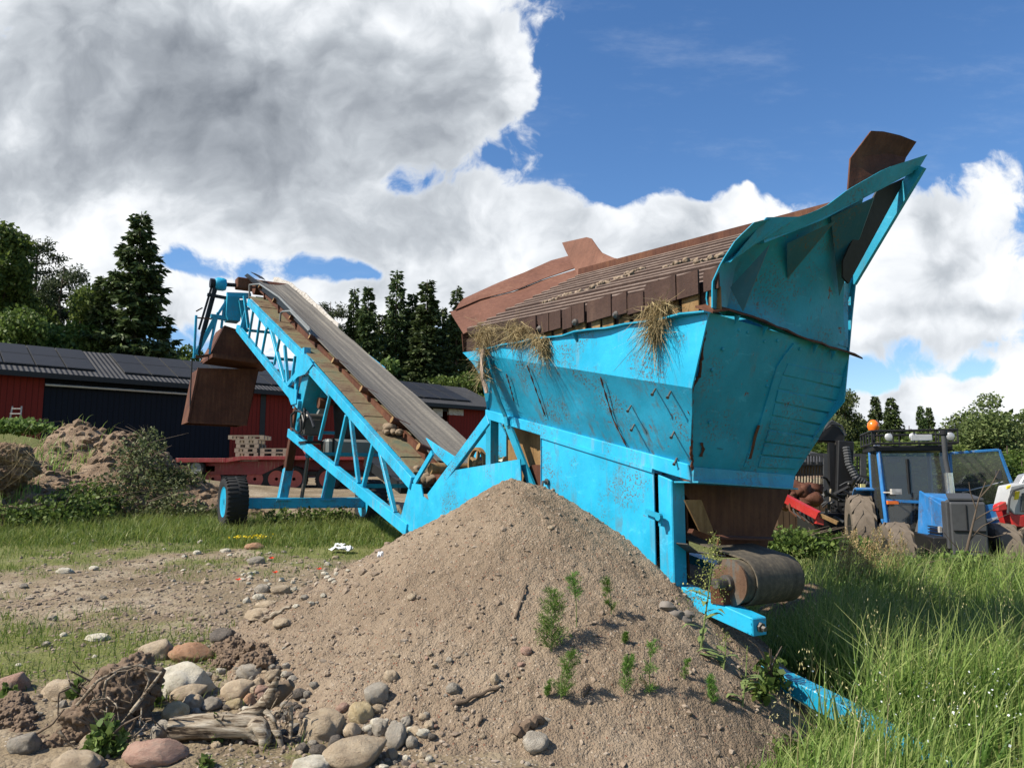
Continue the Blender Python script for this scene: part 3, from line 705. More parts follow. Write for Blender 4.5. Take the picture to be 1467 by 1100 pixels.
mb = MB(); a = aS(784, 690, -.05); mb.tube([a, a - WV * .05, a - WV * .06 - ZV * .05], .014, 8); mb.lathe(a, -WV, [(0, .03), (.015, .03)], 12); P(mb, 'handle', M['bolt'], door)
# dark gear and rust plates seen between strut and door
mb = MB(); mb.plate([L(1.55, .16, .6), L(2.6, .16, .8), L(2.6, .16, 2.2), L(1.55, .16, 2.0)], WV, .02); mb.box(L(2.0, .3, 1.45), UV * .45, WV * .06, ZV * .1); P(mb, 'inner_plate', M['rust_ochre'])
P(MB().plate([L(.12, .34, .4), L(1.6, .34, .5), L(1.6, .34, 1.9), L(.12, .34, 1.6)], WV, .02), 'inner_plate', M['rust'])
mb = MB(); mb.plate([aS(703, 602, .45), aS(716, 606, .45), aS(742, 655, .45), aS(715, 655, .45)], WV, .02); P(mb, 'inner_panel', M['cyan_worn'])
mb = MB(); mb.lathe(L(1.95, .14, 1.55), -WV, [(0, .0), (0, .22), (.05, .22), (.05, .05), (.09, .05), (.09, 0)], 24); P(mb, 'gearbox', M['rust'])
mb = MB(); mb.box(L(2.75, .55, 1.78), UV * .2, WV * .22, ZV * .1); mb.lathe(L(2.75, .25, 1.80), WV, [(0, .08), (.6, .08)], 16); P(mb, 'drive_motor', M['rust_ochre'])
# drawbar lying in the grass
mb = MB(); da = resample([aS(995, 905, .30), aS(1130, 968, .30), aS(1240, 1022, .30), aS(1330, 1080, .30), aS(1420, 1120, .30)], 7)
for a, b in zip(da[:-1], da[1:]): mb.beam(a - ZV * .05, b - ZV * .05, .13, .12)
P(mb, 'drawbar', M['cyan_worn'], bevel=.006)

# ---- grizzly: sloping bar grid, toothed support plates, rusty aprons
G0, GS = 2.99, .54                                     # grid plane height at the near edge and its cross slope
gz = lambda t, s: G0 + .075 * (t + .8) + GS * (s + .2)
NB = 13
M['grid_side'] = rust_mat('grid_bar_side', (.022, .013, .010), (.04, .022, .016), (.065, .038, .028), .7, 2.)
for i in range(NB):
    s = -.14 + 1.5 * i / (NB - 1); j = rr.uniform(-.004, .004)
    a, b = L(-.72, s, gz(-.72, s) + j), L(2.92, s, gz(2.92, s) + rr.uniform(-.006, .006))
    sec = [(-.012, -.085), (.012, -.085), (.018, .018 * GS), (-.010, -.010 * GS), (-.017, -.012)]
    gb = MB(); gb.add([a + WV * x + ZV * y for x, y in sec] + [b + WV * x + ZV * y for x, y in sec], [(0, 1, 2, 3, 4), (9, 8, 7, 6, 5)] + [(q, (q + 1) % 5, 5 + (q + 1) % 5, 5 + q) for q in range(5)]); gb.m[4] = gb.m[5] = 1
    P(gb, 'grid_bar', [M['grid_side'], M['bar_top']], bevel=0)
teeth = [(760, 452), (782, 447), (797, 442), (815, 440), (828, 433), (851, 428), (868, 423), (891, 418), (913, 414), (937, 405), (958, 398), (985, 389), (1020, 378)]
for i in range(len(teeth)):
    px, py = teeth[i]; p = aS(px, py + 4, -.215); q_ = aS(*(teeth[i + 1] if i < len(teeth) - 1 else (1042, 372)), -.215); wd = max(.10, (q_ - p).length * .97)
    zl = p.z - .17
    f_ = p + UV * 0 - ZV * .15 + WV * .03; P(MB().plate([f_ - UV * wd * .36, f_ + UV * wd * .36, f_ + UV * wd * .34 - ZV * .16, f_ - UV * wd * .36 - ZV * .16], -WV, .014), 'support_foot', M['rust_ochre'])
    p = p + ZV * rr.uniform(-.022, .022) - WV * rr.uniform(0, .018)
    P(MB().plate([p - UV * wd * .5 + ZV * rr.uniform(-.015, .015), p + UV * (wd * .5 - .018), p + UV * (wd * .5) - ZV * .02, Vector((p.x, p.y, zl)) + UV * wd * .5, Vector((p.x, p.y, zl)) - UV * wd * .5], -WV, .016), 'support_tooth', M['rust_bar'])
mb = MB(); mb.plate([L(-.72, -.17, 2.80), L(2.9, -.17, 3.0), L(2.9, -.17, 3.16), L(-.72, -.17, 3.0)], WV, .012); P(mb, 'backing_plate', M['grid_side'])
mb = MB()
for q in range(5):
    p = L(-.3 + q * .55, -.225, 2.9 + q * .035); P(MB().lathe(p, -WV, [(0, .035), (.03, .03), (.05, .012)], 10), 'clamp_bolt', M['bolt'])
mb = MB()
for t_ in (-.5, .9, 2.3): mb.beam(L(t_, -.16, gz(t_, -.16) - .15), L(t_, 1.42, gz(t_, 1.42) - .15), .06, .09, UV)
P(mb, 'cross_bar', M['rust'])
# head apron: two overlapping sheets on the head end, from near-left corner up to the far-left corner
GP0, GP1, GP2 = L(2.95, -.25, 3.22), L(2.95, 1.5, 4.08), L(3.95, -.25, 3.62)
H_ = lambda px, py: aP(px, py, GP0, GP1, GP2)
apn = (GP1 - GP0).cross(GP2 - GP0).normalized(); apn = apn if apn.dot(UV) < 0 else -apn
mb = MB(); low = [H_(664, 478), H_(700, 461), H_(740, 446), H_(790, 420), H_(838, 399)]; top = [H_(645, 447), H_(685, 430), H_(735, 418), H_(780, 400), H_(832, 384)]
sheet(mb, resample(low, 14), resample(top, 14), 5, .01, .02, 41, nrm=apn); P(mb, 'head_apron', M['rust_sheet'], smooth=True, ang=30)
mb = MB(); low = [H_(652, 446), H_(690, 430), H_(738, 418), H_(782, 400), H_(838, 381)]; top = [H_(664, 430), H_(714, 407), H_(752, 392), H_(790, 375), H_(828, 365)]
low = [p + apn * .02 for p in low]; top = [p + apn * .02 for p in top]
sheet(mb, resample(low, 16), resample(top, 16), 5, .01, .035, 42, nrm=apn); P(mb, 'head_apron_extension', M['rust_sheet'], smooth=True, ang=30)
mb = MB(); mb.plate([aT(662, 478, 2.95), aT(676, 470, 2.95), aT(680, 505, 2.95), aT(664, 503, 2.95)], UV, .014); mb.plate([aT(678, 468, 2.9), aT(720, 450, 2.9), aT(720, 490, 2.9), aT(682, 500, 2.9)], UV, .014); P(mb, 'apron_bracket', M['rust'])
# far side apron, bent up at its head end
mb = MB()
lowp = [(846, 392), (862, 388), (900, 377), (950, 365), (1000, 356), (1045, 346), (1085, 336)]; topp = [(804, 349), (852, 338), (868, 366), (893, 371), (930, 366), (1000, 351), (1070, 331)]
lowq = [aS(x, y, 1.46 - .0 * i) for i, (x, y) in enumerate(lowp)]
topq = [aS(x, y, 1.52 + (.10 if i < 2 else .0)) for i, (x, y) in enumerate([(806, 348), (846, 339), (862, 362), (885, 372), (930, 366), (1000, 352), (1070, 332)])]
lowq = [aS(834, 406, 1.40), aS(866, 400, 1.40), aS(884, 396, 1.40), aS(905, 392, 1.40), aS(950, 382, 1.40), aS(1003, 372, 1.40), aS(1072, 356, 1.40)]
sheet(mb, resample(lowq, 26), resample(topq, 26), 4, .01, .02, 43, nrm=WV); P(mb, 'far_apron', M['rust_sheet'], smooth=True, ang=30)
mb = MB(); mb.beam(L(-.72, 1.44, gz(-.72, 1.44) + .0), L(2.95, 1.44, gz(2.95, 1.44) - .0), .05, .1); P(mb, 'far_bearer', M['rust'])

# ---- horn: flared end plate with rim flange, gussets, brace and rusty flap
lowh = [(1020, 443), (1064, 447), (1110, 466), (1160, 486), (1213, 497)]
LH = [aT(x, y + 7, -.70) for x, y in lowh]
rimS = [(1034, 379), (1078, 348), (1131, 332), (1180, 308), (1234, 282), (1302, 246)]
def rim_pt(px, py):                                  # rim plane: leans out towards the far corner
    return aP(px, py, L(-.86, -.2, 3.15), L(-.98, .6, 3.15), L(-1.15, .6, 3.75))
RH = [rim_pt(x, y) for x, y in rimS]
rows = []
RHs = [rim_pt(x, y) for x, y in [(1034, 379), (1078, 348), (1131, 332), (1180, 308), (1238, 281)]]
A_ = resample(LH, 18); B_ = resample(RHs, 18)
for j in range(9):
    v = j / 8; row = []
    for a, b in zip(A_, B_):
        p = a.lerp(b, v); p = p + (UV * .09) * math.sin(math.pi * v); row.append(p)
    rows.append(row)
mb = MB(); gridsheet(mb, rows, .012, -UV, .03, 51)
horn = P(mb, 'end_plate', M['cyan_end'], smooth=True, ang=30)
ups = [(1080, 318), (1128, 317), (1163, 303), (1195, 279), (1250, 248), (1308, 229)]
UPr = resample([rim_pt(x, y) - UV * .10 for x, y in ups], 18); RF = resample([p - UV * .07 for p in RH], 18)
mb = MB(); mb.strip(RF, UPr, -UV, .012); mb.strip(RF, resample(RH, 18), ZV, .012); P(mb, 'rim_flange', M['cyan_end'])
# second flange ledge below
mb = MB(); l1 = resample([rim_pt(x, y) - UV * .03 for x, y in ((1085, 348), (1135, 330), (1180, 310), (1262, 262), (1296, 248))], 12); mb.beam(l1[0], l1[4], .07, .03, UV); mb.beam(l1[4], l1[-1], .07, .03, UV); P(mb, 'rim_angle', M['cyan'])
# folded near edge sheet
mb = MB(); ne = [aS(1019, 441, -.26), aS(1019, 405, -.26), aS(1032, 376, -.24), aS(1052, 345, -.22), aS(1079, 319, -.2)]
nf_ = [LH[0] + WV * .12, aT(1047, 408, -.74), aT(1052, 380, -.78), rim_pt(1072, 352), UPr[0] + WV * .05]
mb.strip(resample(ne, 12), resample(nf_, 12), -UV, .012)
top_a = resample([aS(1032, 376, -.24), aS(1052, 345, -.22), aS(1079, 319, -.2)], 8)
P(mb, 'near_edge', M['cyan_end'], smooth=True, ang=30)
def gusset(a, b, c): P(MB().plate([a, b, c], WV * .6 + UV * .2, .012), 'gusset', M['cyan_shade'])
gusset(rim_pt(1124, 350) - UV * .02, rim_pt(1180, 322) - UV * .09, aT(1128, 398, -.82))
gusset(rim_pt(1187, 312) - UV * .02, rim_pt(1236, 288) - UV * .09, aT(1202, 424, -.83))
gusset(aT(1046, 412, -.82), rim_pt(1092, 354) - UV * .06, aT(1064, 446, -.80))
mb = MB(); q = aT(1156, 373, -.80); mb.plate([q + ZV * .07 - WV * .02, q + ZV * .06 + WV * .03, q - ZV * .06 + WV * .04, q - ZV * .07 - WV * .01], -UV, .02); mb.lathe(q + ZV * .03 + WV * .012, -UV, [(0, .014), (.035, .014)], 6); mb.lathe(q - ZV * .035 + WV * .015, -UV, [(0, .014), (.035, .014)], 6); P(mb, 'lug', M['cyan_end'])
# brace from the rim tip down to the far corner
tip = rim_pt(1303, 243) - UV * .08; foot = aT(1219, 404, -.78)
mb = MB(); mb.beam(tip, foot, .10, .035, UV); P(mb, 'rim_brace', M['cyan_end'])
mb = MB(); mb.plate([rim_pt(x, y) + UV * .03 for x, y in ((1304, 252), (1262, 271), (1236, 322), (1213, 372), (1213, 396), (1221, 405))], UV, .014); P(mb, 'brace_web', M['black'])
mb = MB(); mb.plate([rim_pt(x, y) + UV * .026 for x, y in ((1232, 301), (1238, 300), (1225, 333), (1214, 336))], UV, .004); P(mb, 'rust_patch', M['rust_sheet'])
mb = MB(); q = aT(1215, 405, -.74); mb.plate([aT(1196, 440, -.74), aT(1212, 395, -.78), aT(1219, 402, -.74), aT(1214, 430, -.72)], -UV, .012); mb.plate([aT(1199, 432, -.72), aT(1213, 430, -.72), aT(1213, 498, -.70), aT(1199, 494, -.70)], -UV, .014); P(mb, 'corner_strap', M['cyan_worn'])
# flap
fl_low = [rim_pt(x, y) + UV * .02 for x, y in ((1216, 279), (1240, 262), (1270, 246), (1296, 236))]
fl_top = [rim_pt(x, y) + UV * .06 for x, y in ((1257, 184), (1275, 185), (1300, 191), (1322, 200))]
fm = [rim_pt(x, y) + UV * .10 for x, y in ((1234, 221), (1258, 218), (1288, 214), (1314, 220))]
mb = MB(); rows = [resample(fl_low, 9), [a.lerp(b, .5) for a, b in zip(resample(fl_low, 9), resample(fm, 9))], resample(fm, 9), [a.lerp(b, .5) for a, b in zip(resample(fm, 9), resample(fl_top, 9))], resample(fl_top, 9)]
gridsheet(mb, rows, .012, UV, .015, 61); P(mb, 'rust_flap', M['rust'], smooth=True, ang=30)

# ---- conveyor truss
CH = {}
def bar(name, a, b, w_, h_, sides=(0,), mat='cyan', nm='truss_diagonal', s_off=0.):
    for s in sides:
        A__, B__ = aS(*a, s_off), aS(*b, s_off)
        if s: A__ = A__ + WV * s; B__ = B__ + WV * s
        P(MB().beam(A__, B__, w_, h_), nm, M[mat], bevel=.005)
TW = 1.35
BS = (0, TW)
bar('', (592, 692), (441, 519), .09, .16, BS, nm='upper_chord'); bar('', (447, 524), (357, 433), .09, .16, BS, nm='upper_chord')
bar('', (586, 759), (415, 620), .09, .16, BS, nm='lower_chord'); bar('', (430, 580), (341, 470), .09, .16, BS, nm='lower_chord')
bar('', (444, 533), (473, 566), .06, .07, BS, nm='truss_rail')
for a, b, w_ in (((473, 566), (458, 630), .05), ((497, 595), (481, 667), .06), ((503, 601), (514, 692), .06), ((535, 636), (521, 696), .06), ((545, 647), (566, 735), .06),
              ((386, 462), (408, 548), .07), ((408, 495), (413, 556), .06), ((373, 455), (366, 500), .05), ((383, 466), (375, 508), .05), ((401, 483), (393, 522), .05), ((363, 444), (356, 488), .05), ((423, 510), (418, 545), .05), ((367, 448), (384, 471), .05)):
    bar('', a, b, w_, w_, BS)
bar('', (409, 556), (436, 524), .06, .10, BS, nm='gusset_bar'); bar('', (422, 585), (428, 510), .05, .12, (0,), nm='gusset_bar')
mb = MB()
mb.plate([aS(x, y, -.05) for x, y in ((427, 508), (440, 508), (449, 522), (438, 536), (427, 540), (420, 548), (424, 530))], -WV, .014)
mb.plate([aS(x, y, -.05) for x, y in ((410, 556), (426, 558), (425, 578), (418, 580))], -WV, .014); mb.box(aS(438, 508, .05), UV * .10, WV * .06, ZV * .12); P(mb, 'elbow_plate', M['cyan'])
# column boxes of the undercarriage mount
mb = MB(); mb.plate([aS(x, y, .02) for x, y in ((433, 538), (443, 536), (424, 620), (417, 612))], WV, .30); P(mb, 'column', M['cyan_end'], bevel=.01)
mb = MB(); a = [aS(x, y, .75) for x, y in ((448, 560), (457, 556), (446, 605), (442, 602))]; mb.plate(a, WV, .2); P(mb, 'column', M['cyan_worn'])
# inclined deck of planks and plates under the belt
dk0, dk1 = toL(aS(585, 680, 0)), toL(aS(447, 522, 0)); dk2 = toL(aS(360, 434, 0))
def zdeck(t):
    t0, z0, t1, z1, t2, z2 = dk0[0], dk0[2], dk1[0], dk1[2], dk2[0], dk2[2]
    return (z0 + (z1 - z0) * (t - t0) / (t1 - t0) if t < t1 else z1 + (z2 - z1) * (t - t1) / (t2 - t1)) + .08
k = NT('deck_boards'); p = k.pos(); n1 = k.noise(p, 2.2, 5, .6); n2 = k.noise(p, 14, 6, .7)
c = ramp(k, k.math('ADD', k.math('MULTIPLY', n1, .7), k.math('MULTIPLY', n2, .3)), [(.34, (.06, .035, .022)), (.45, (.135, .095, .06)), (.54, (.15, .13, .075)), (.64, (.085, .105, .075)), (.72, (.17, .14, .10))])
M['deck'] = k.out(c, .9, 0, k.bump(n2, .5, .02), .15)
t = dk0[0] - .1; i = 0
while t < dk2[0] + .3:
    dt = .42 + .1 * rr.random(); a, b = t + .008, min(t + dt, dk2[0] + .35) - .008
    e = rr.uniform(0, .012)
    P(MB().box8([L(a, .03, zdeck(a) - .02 + e), L(a, TW - .03, zdeck(a) - .02 + e), L(b, TW - .03, zdeck(b) - .02 + e), L(b, .03, zdeck(b) - .02 + e),
              L(a, .03, zdeck(a) + e), L(a, TW - .03, zdeck(a) + e), L(b, TW - .03, zdeck(b) + e), L(b, .03, zdeck(b) + e)]), 'deck_board', M['deck']); t += dt
# belt: troughed, with return run below
tb0 = toL(aS(640, 676, .30))[0] - .2
zb = lambda t: 2.02 + .4615 * (t - 4.88) + .0 * t
k = NT('belt_rubber'); p = k.pos(); d_ = k.n('ShaderNodeVectorMath', operation='DOT_PRODUCT'); k.set(d_.inputs[0], p); d_.inputs[1].default_value = tuple(WV)
sx = k.n('ShaderNodeCombineXYZ'); k.set(sx.inputs[0], k.math('MULTIPLY', d_.outputs['Value'], 11.)); d2_ = k.n('ShaderNodeSeparateXYZ'); k.set(d2_.inputs[0], p); k.set(sx.inputs[1], k.math('MULTIPLY', d2_.outputs[1], .25))
n1 = k.noise(sx.outputs[0], 1.6, 5, .62); n2 = k.noise(p, 24, 5, .7); n3 = k.noise(p, 1.1, 3, .5)
c = ramp(k, k.math('ADD', k.math('MULTIPLY', n1, .75), k.math('MULTIPLY', n2, .25)), [(.3, (.05, .047, .042)), (.5, (.112, .104, .092)), (.66, (.20, .183, .15))])
M['belt'] = k.out(c, .85, 0, k.bump(k.math('ADD', n1, n2), .3, .008), .25)
T0b, T1b, NSEG = 4.55, 14.75, 44
prof_b = [(.30, .06), (.45, .005), (.62, -.03), (.76, -.03), (.93, .005), (1.06, .06)]
rows = []
for j in range(NSEG + 1):
    t = T0b + (T1b - T0b) * j / NSEG; rows.append([L(t, s, zb(t) + dz * (1 if 4.8 < t < 14.6 else .4) - .012 * abs(math.sin(t * 2.3))) for s, dz in prof_b])
mb = MB(); gridsheet(mb, rows, .014, Vector((0, 0, 1)), .004, 71); P(mb, 'conveyor_belt', M['belt'], smooth=True, ang=50)
mb = MB(); mb.plate([L(T0b, .32, zb(T0b) - .42), L(T0b, 1.04, zb(T0b) - .42), L(T1b, 1.04, zb(T1b) - .42), L(T1b, .32, zb(T1b) - .42)], ZV, .012); P(mb, 'return_belt', M['black'])
for t in (4.5, 14.8):
    P(MB().lathe(L(t, .28, zb(t) - .19), WV, [(0, .04), (0, .19), (.8, .19), (.8, .04)], 28), 'belt_pulley', M['rust'], smooth=True)
# idlers: near roller tilted, its bracket and hollow end; far roller
IT = [toL(aS(x, y, .20))[0] for x, y in ((561, 610), (517, 559), (476.6, 522), (443, 483), (415, 457), (391, 435), (371, 415))] + [4.9]
for t in IT:
    a = L(t, .20, zb(t) + .035); b = L(t, .52, zb(t) - .085)
    rl = P(MB().lathe(a, b - a, [(0, .036), (0, .055), ((b - a).length, .055), ((b - a).length, .02)], 20), 'idler', M['rust'], smooth=True)
    P(MB().lathe(a - (b - a).normalized() * .004, b - a, [(0, .025), (0, .05), (.006, .05)], 20), 'end_ring', M['rust_ochre'], rl)
    P(MB().beam(L(t, .34, zdeck(t) if t < 14 else zb(t) - .3), L(t, .34, zb(t) - .06), .05, .05), 'idler_bracket', M['rust'])
    P(MB().lathe(L(t, .55, zb(t) - .10), WV, [(0, .055), (.28, .055)], 16), 'idler', M['rust'], smooth=True)
    a = L(t, 1.10, zb(t) - .0); b = L(t, .84, zb(t) - .10); P(MB().lathe(a, b - a, [(0, .05), ((b - a).length, .055)], 16), 'idler', M['bolt'], smooth=True)
# dark stringer under the belt edge
P(MB().beam(L(4.7, .36, zb(4.7) - .14), L(14.7, .36, zb(14.7) - .14), .04, .12), 'stringer', M['rust']); P(MB().beam(L(4.7, 1.0, zb(4.7) - .14), L(14.7, 1.0, zb(14.7) - .14), .04, .12), 'stringer', M['rust'])
# skirts and rails at the upper part
k = NT('weathered_board'); p = k.pos(); n1 = k.noise(k.scalev(p, (6, 6, 30)), 1, 5, .65); n2 = k.noise(p, 9, 5, .7)
c = ramp(k, k.math('ADD', k.math('MULTIPLY', n1, .5), k.math('MULTIPLY', n2, .5)), [(.33, (.16, .14, .12)), (.5, (.36, .34, .31)), (.66, (.52, .50, .47))]); M['board'] = k.out(c, .85, 0, k.bump(n2, .4, .01), .2)
mb = MB(); fa = resample([aS(482, 480, 1.05), aS(440, 444, 1.05), aS(390, 412, 1.05)], 14); fbb = resample([aS(485, 465, 1.12), aS(440, 423, 1.12), aS(412, 403, 1.12), aS(392, 397, 1.12)], 14)
fbb = [p + ZV * (.03 * (i % 3 == 0)) for i, p in enumerate(fbb)]; mb.strip(fa, fbb, WV, .02); P(mb, 'far_skirt', M['board'])
mb = MB(); na = resample([aS(443, 480, .26), aS(403, 440, .26), aS(366, 409, .26), aS(350, 395, .26)], 10); nb_ = resample([aS(442, 470, .24), aS(404, 430, .24), aS(372, 405, .24), aS(354, 392, .24)], 10)
mb.strip(na, nb_, WV, .02); P(mb, 'near_skirt', M['black'])
P(MB().tube([aS(x, y, .22) for x, y in ((357, 444), (357.5, 408), (372, 407), (400, 426), (443, 470), (445, 480))], .022, 8), 'guard_rail', M['grey_tank'], smooth=True)
P(MB().tube([aS(x, y, .15) for x, y in ((399, 485), (402, 449), (405, 446.5), (416, 445.5), (443, 474))], .022, 8), 'guard_rail', M['grey_tank'], smooth=True)
P(MB().tube([aS(x, y, 1.15) for x, y in ((412, 412), (425, 415), (426, 421))], .02, 8), 'guard_rail', M['black'])
# feed boot: side plates, braces, guide wing, spoked wheel
mb = MB(); pl_ = [aS(x, y, -.02) for x, y in ((587, 692), (603, 694), (606, 711), (614, 717), (604, 745), (596, 775), (590, 768), (574, 740))]; mb.plate(pl_, WV, .014); P(mb, 'boot_gusset', M['cyan'])
P(MB().plate([p + WV * 1.33 for p in pl_], WV, .014), 'boot_gusset', M['cyan'])
mb = MB(); pp = [aS(x, y, -.05) for x, y in ((653, 673), (745, 657.5), (747, 695))]; zlw = .75
pp += [Vector((pp[2].x, pp[2].y, .9)), aS(602, 776, -.05), aS(594, 768, -.05), aS(596, 755, -.05), aS(614, 715, -.05)]
mb.plate(pp, WV, .012); P(mb, 'boot_side', M['cyan'])
mb = MB(); mb.plate([p + WV * 1.4 for p in pp], WV, .012); P(mb, 'boot_side', M['cyan_end'])
mb = MB(); mb.beam(aS(616, 714, -.02), aS(701, 600, -.02), .05, .13); P(mb, 'diagonal_brace', M['cyan'], bevel=.006)
mb = MB(); mb.beam(aS(594, 692, -.0), aS(620, 648, -.0), .03, .07); P(mb, 'thin_brace', M['cyan'])
mb = MB(); mb.plate([aS(x, y, .1) for x, y in ((610, 628), (651, 655), (641, 667), (622, 648))], WV * .9 + ZV * .5, .014); P(mb, 'guide_wing', M['cyan'])
mb = MB(); a_ = [aS(x, y, .95) for x, y in ((676, 641), (684, 622), (698, 612), (709, 614), (715, 633), (706, 640), (678, 662))]; mb.plate(a_, WV, .014); P(mb, 'guide_wing', M['cyan'])
wc = aS(681, 664, .12); mb = MB(); mb.lathe(wc, WV, [(0, .155), (0, .185), (.05, .185), (.05, .155)], 32, close=True)
for a in range(5):
    an = a * 2 * math.pi / 5 + .5; d = UV * math.cos(an) + ZV * math.sin(an); mb.beam(wc + WV * .025, wc + d * .165 + WV * .025, .035, .03)
mb.lathe(wc - WV * .02, WV, [(0, .04), (.09, .04)], 14); P(mb, 'drive_wheel', M['rust_ochre'], smooth=True)
P(MB().lathe(aS(616, 671, .05), WV, [(0, .03), (0, .07), (1.2, .07)], 20), 'return_roller', M['rust_ochre'], smooth=True)
P(MB().lathe(aS(634, 690, .05), WV, [(0, .03), (0, .09), (1.2, .09)], 20), 'return_roller', M['rust'], smooth=True)
mb = MB(); a, b = aS(600, 690, .3), aS(655, 663, .3); mb.plate([L(3.3, .1, 1.1), L(4.9, .1, 1.35), L(4.9, 1.25, 1.35), L(3.3, 1.25, 1.1)], ZV, .02); P(mb, 'boot_floor', M['rust'])
# return-belt guard strip seen through the truss, and cross ties between the trusses
for (px, py) in ((588, 684), (545, 650), (500, 598), (440, 530), (400, 480), (362, 440), (580, 752), (517, 696), (455, 650), (415, 618), (410, 556), (375, 512), (343, 472)):
    a = aS(px, py, 0); P(MB().beam(a, a + WV * TW, .06, .06, UV), 'cross_tie', M['cyan_end'])
# undercarriage
TA = 10.25
ax0, ax1 = L(TA, -.86, 1.21), L(TA, 1.62, 1.19)
P(MB().box((ax0 + ax1) / 2, (ax1 - ax0) / 2, UV * .10, ZV * .10), 'axle_beam', M['cyan'], bevel=.01)
def leg(tx, ty, jx, jy, bx, by, s, wd):
    a = aS(tx, ty, s); j = aS(jx, jy, s); b = aT(bx, by, TA)
    P(MB().beam(a, j.lerp(b, .1), wd * .86, wd * .86), 'leg_tube', M['rust'], bevel=.01); P(MB().beam(j, b, wd, wd), 'leg_sleeve', M['cyan_worn'], bevel=.01)
    P(MB().box(b + ZV * .01, UV * wd * .8, WV * wd * .8, ZV * .012), 'foot_plate', M['cyan_worn'])
leg(428, 580, 413, 671, 404, 717, .05, .17); leg(491, 600, 476, 671, 467, 717, .80, .17)
a, b, c = aT(447, 610, TA - .2), aT(441, 655, TA - .1), aT(432, 715, TA); P(MB().tube([a, b], .055, 14), 'cylinder', M['cyan_worn'], smooth=True); P(MB().tube([b, c], .035, 12), 'piston_rod', M['bolt'], smooth=True)
P(MB().tube([aT(472, 642, TA - .4), aT(445, 657, TA - .3)], .02, 8), 'hydraulic_hose', M['black'])
def tyre(name, c, axis, r, wd, mat, rimmat, parent, ribs=30, rimr=.56, off=.0, chevron=True, dish=.05):
    ax = Vector(axis).normalized(); ring = MB(); h_ = wd / 2
    pr = [(-h_ * .80, r * rimr), (-h_ * .98, r * .74), (-h_ * .92, r * .90), (-h_ * .70, r * .965), (-h_ * .2, r * .975), (h_ * .2, r * .975), (h_ * .70, r * .965), (h_ * .92, r * .90), (h_ * .98, r * .74), (h_ * .80, r * rimr)]
    ring.lathe(c, ax, pr, 48, close=True); u = ax.orthogonal().normalized(); v = ax.cross(u)
    for i in range(ribs):
        for sd in (-1, 1):
            a0 = 2 * math.pi * (i + (.5 if sd > 0 else 0)) / ribs; a1 = a0 + (2 * math.pi / ribs) * (.9 if chevron else .1) * 1.
            wth = 2 * math.pi / ribs * .27
            def q(al, a, rr_): return c + ax * al + (u * math.cos(a) + v * math.sin(a)) * rr_
            ring.box8([q(0.02 * sd, a0, r * .955), q(.02 * sd, a0 + wth, r * .955), q(h_ * .95 * sd, a1 + wth, r * .89), q(h_ * .95 * sd, a1, r * .89),
                       q(0.02 * sd, a0, r), q(.02 * sd, a0 + wth, r), q(h_ * .90 * sd, a1 + wth, r * .985), q(h_ * .90 * sd, a1, r * .985)])
    wo_ = thing(name, None, None, c); wo_.parent = parent
    wo_.location = c - parent_world(parent)
    ring.build('tyre', mat, wo_, smooth=True, ang=35)
    rm_ = MB(); rr2 = r * rimr
    for sd in (-1, 1):
        rm_.lathe(c, ax * sd, [(h_ * .80, rr2 * 1.0), (h_ * .86, rr2 * 1.04), (h_ * .80, rr2 * .93), (h_ * .80 - dish, rr2 * .84), (h_ * .80 - dish - .03, rr2 * .5), (h_ * .80 - dish + .02, rr2 * .34), (h_ * .80 - dish + .05, rr2 * .2), (h_ * .80 - dish + .05, .0)], 32)
    for i in range(6):
        a = 2 * math.pi * i / 6; d = u * math.cos(a) + v * math.sin(a)
        for sd in (-1, 1): rm_.lathe(c + d * rr2 * .45 + ax * sd * (h_ * .8 - dish - .01), ax * sd, [(0, .02), (.03, .016)], 6)
    rm_.build('rim', rimmat, wo_, smooth=True, ang=30)
    return wo_
def parent_world(p):
    off = Vector((0, 0, 0))
    while p is not None: off += p.location; p = p.parent
    return off
for s_ in (-.98, 1.68): tyre('wheel', L(TA, s_, 1.24 if s_ < 0 else 1.18), WV, .47, .40, M['tyre'], M['cyan'], mroot, 34, .56, chevron=False)
# power pack hung in the truss
mb = MB(); a = aT(463, 641, 9.0); e = WV * .62
mb.box(a + e, WV * .62, UV * .16, ZV * .155); tank = P(mb, 'fuel_tank', M['grey_tank'], bevel=.05); P(MB().box(a - WV * .004, WV * .006, UV * .11, ZV * .10), 'tank_end', M['bolt'], tank)
P(MB().box(a + WV * .13, WV * .02, UV * .166, ZV * .162), 'tank_strap', M['black'], tank)
mb = MB(); c_ = aT(445, 612, 9.3); mb.box(c_, UV * .10, WV * .16, ZV * .15); mb.lathe(c_ + ZV * .17, WV, [(-.1, .08), (.25, .08)], 16); P(mb, 'hydraulic_pump', M['bolt'], bevel=.02)
P(MB().lathe(aT(456, 577, 9.3), WV, [(0, .10), (.2, .10), (.2, .04), (.3, .04)], 24), 'motor', M['rust'], smooth=True)
P(MB().plate([aT(452, 600, 9.3), aT(462, 578, 9.3), aT(468, 590, 9.3), aT(462, 604, 9.3)], UV, .1), 'belt_cover', M['grey_tank'])
P(MB().box(aT(452, 634, 9.2), UV * .2, WV * .25, ZV * .02), 'pump_tray', M['black'])
for i, pts in enumerate((((418, 612), (417, 595), (424, 588), (432, 590), (436, 606)), ((420, 614), (427, 622), (432, 616), (430, 596), (438, 588)), ((436, 585), (437, 600), (434, 615)), ((440, 590), (446, 600), (450, 612)))):
    P(MB().tube(resample([aS(x, y, -.08) for x, y in pts], 10), .022, 7), 'hydraulic_hose', M['black'], smooth=True)
mb = MB(); mb.plate([aT(478, 575, 9.4), aT(520, 605, 9.0), aT(540, 650, 9.0), aT(482, 640, 9.4)], UV, .05); P(mb, 'engine_cover', M['black'])
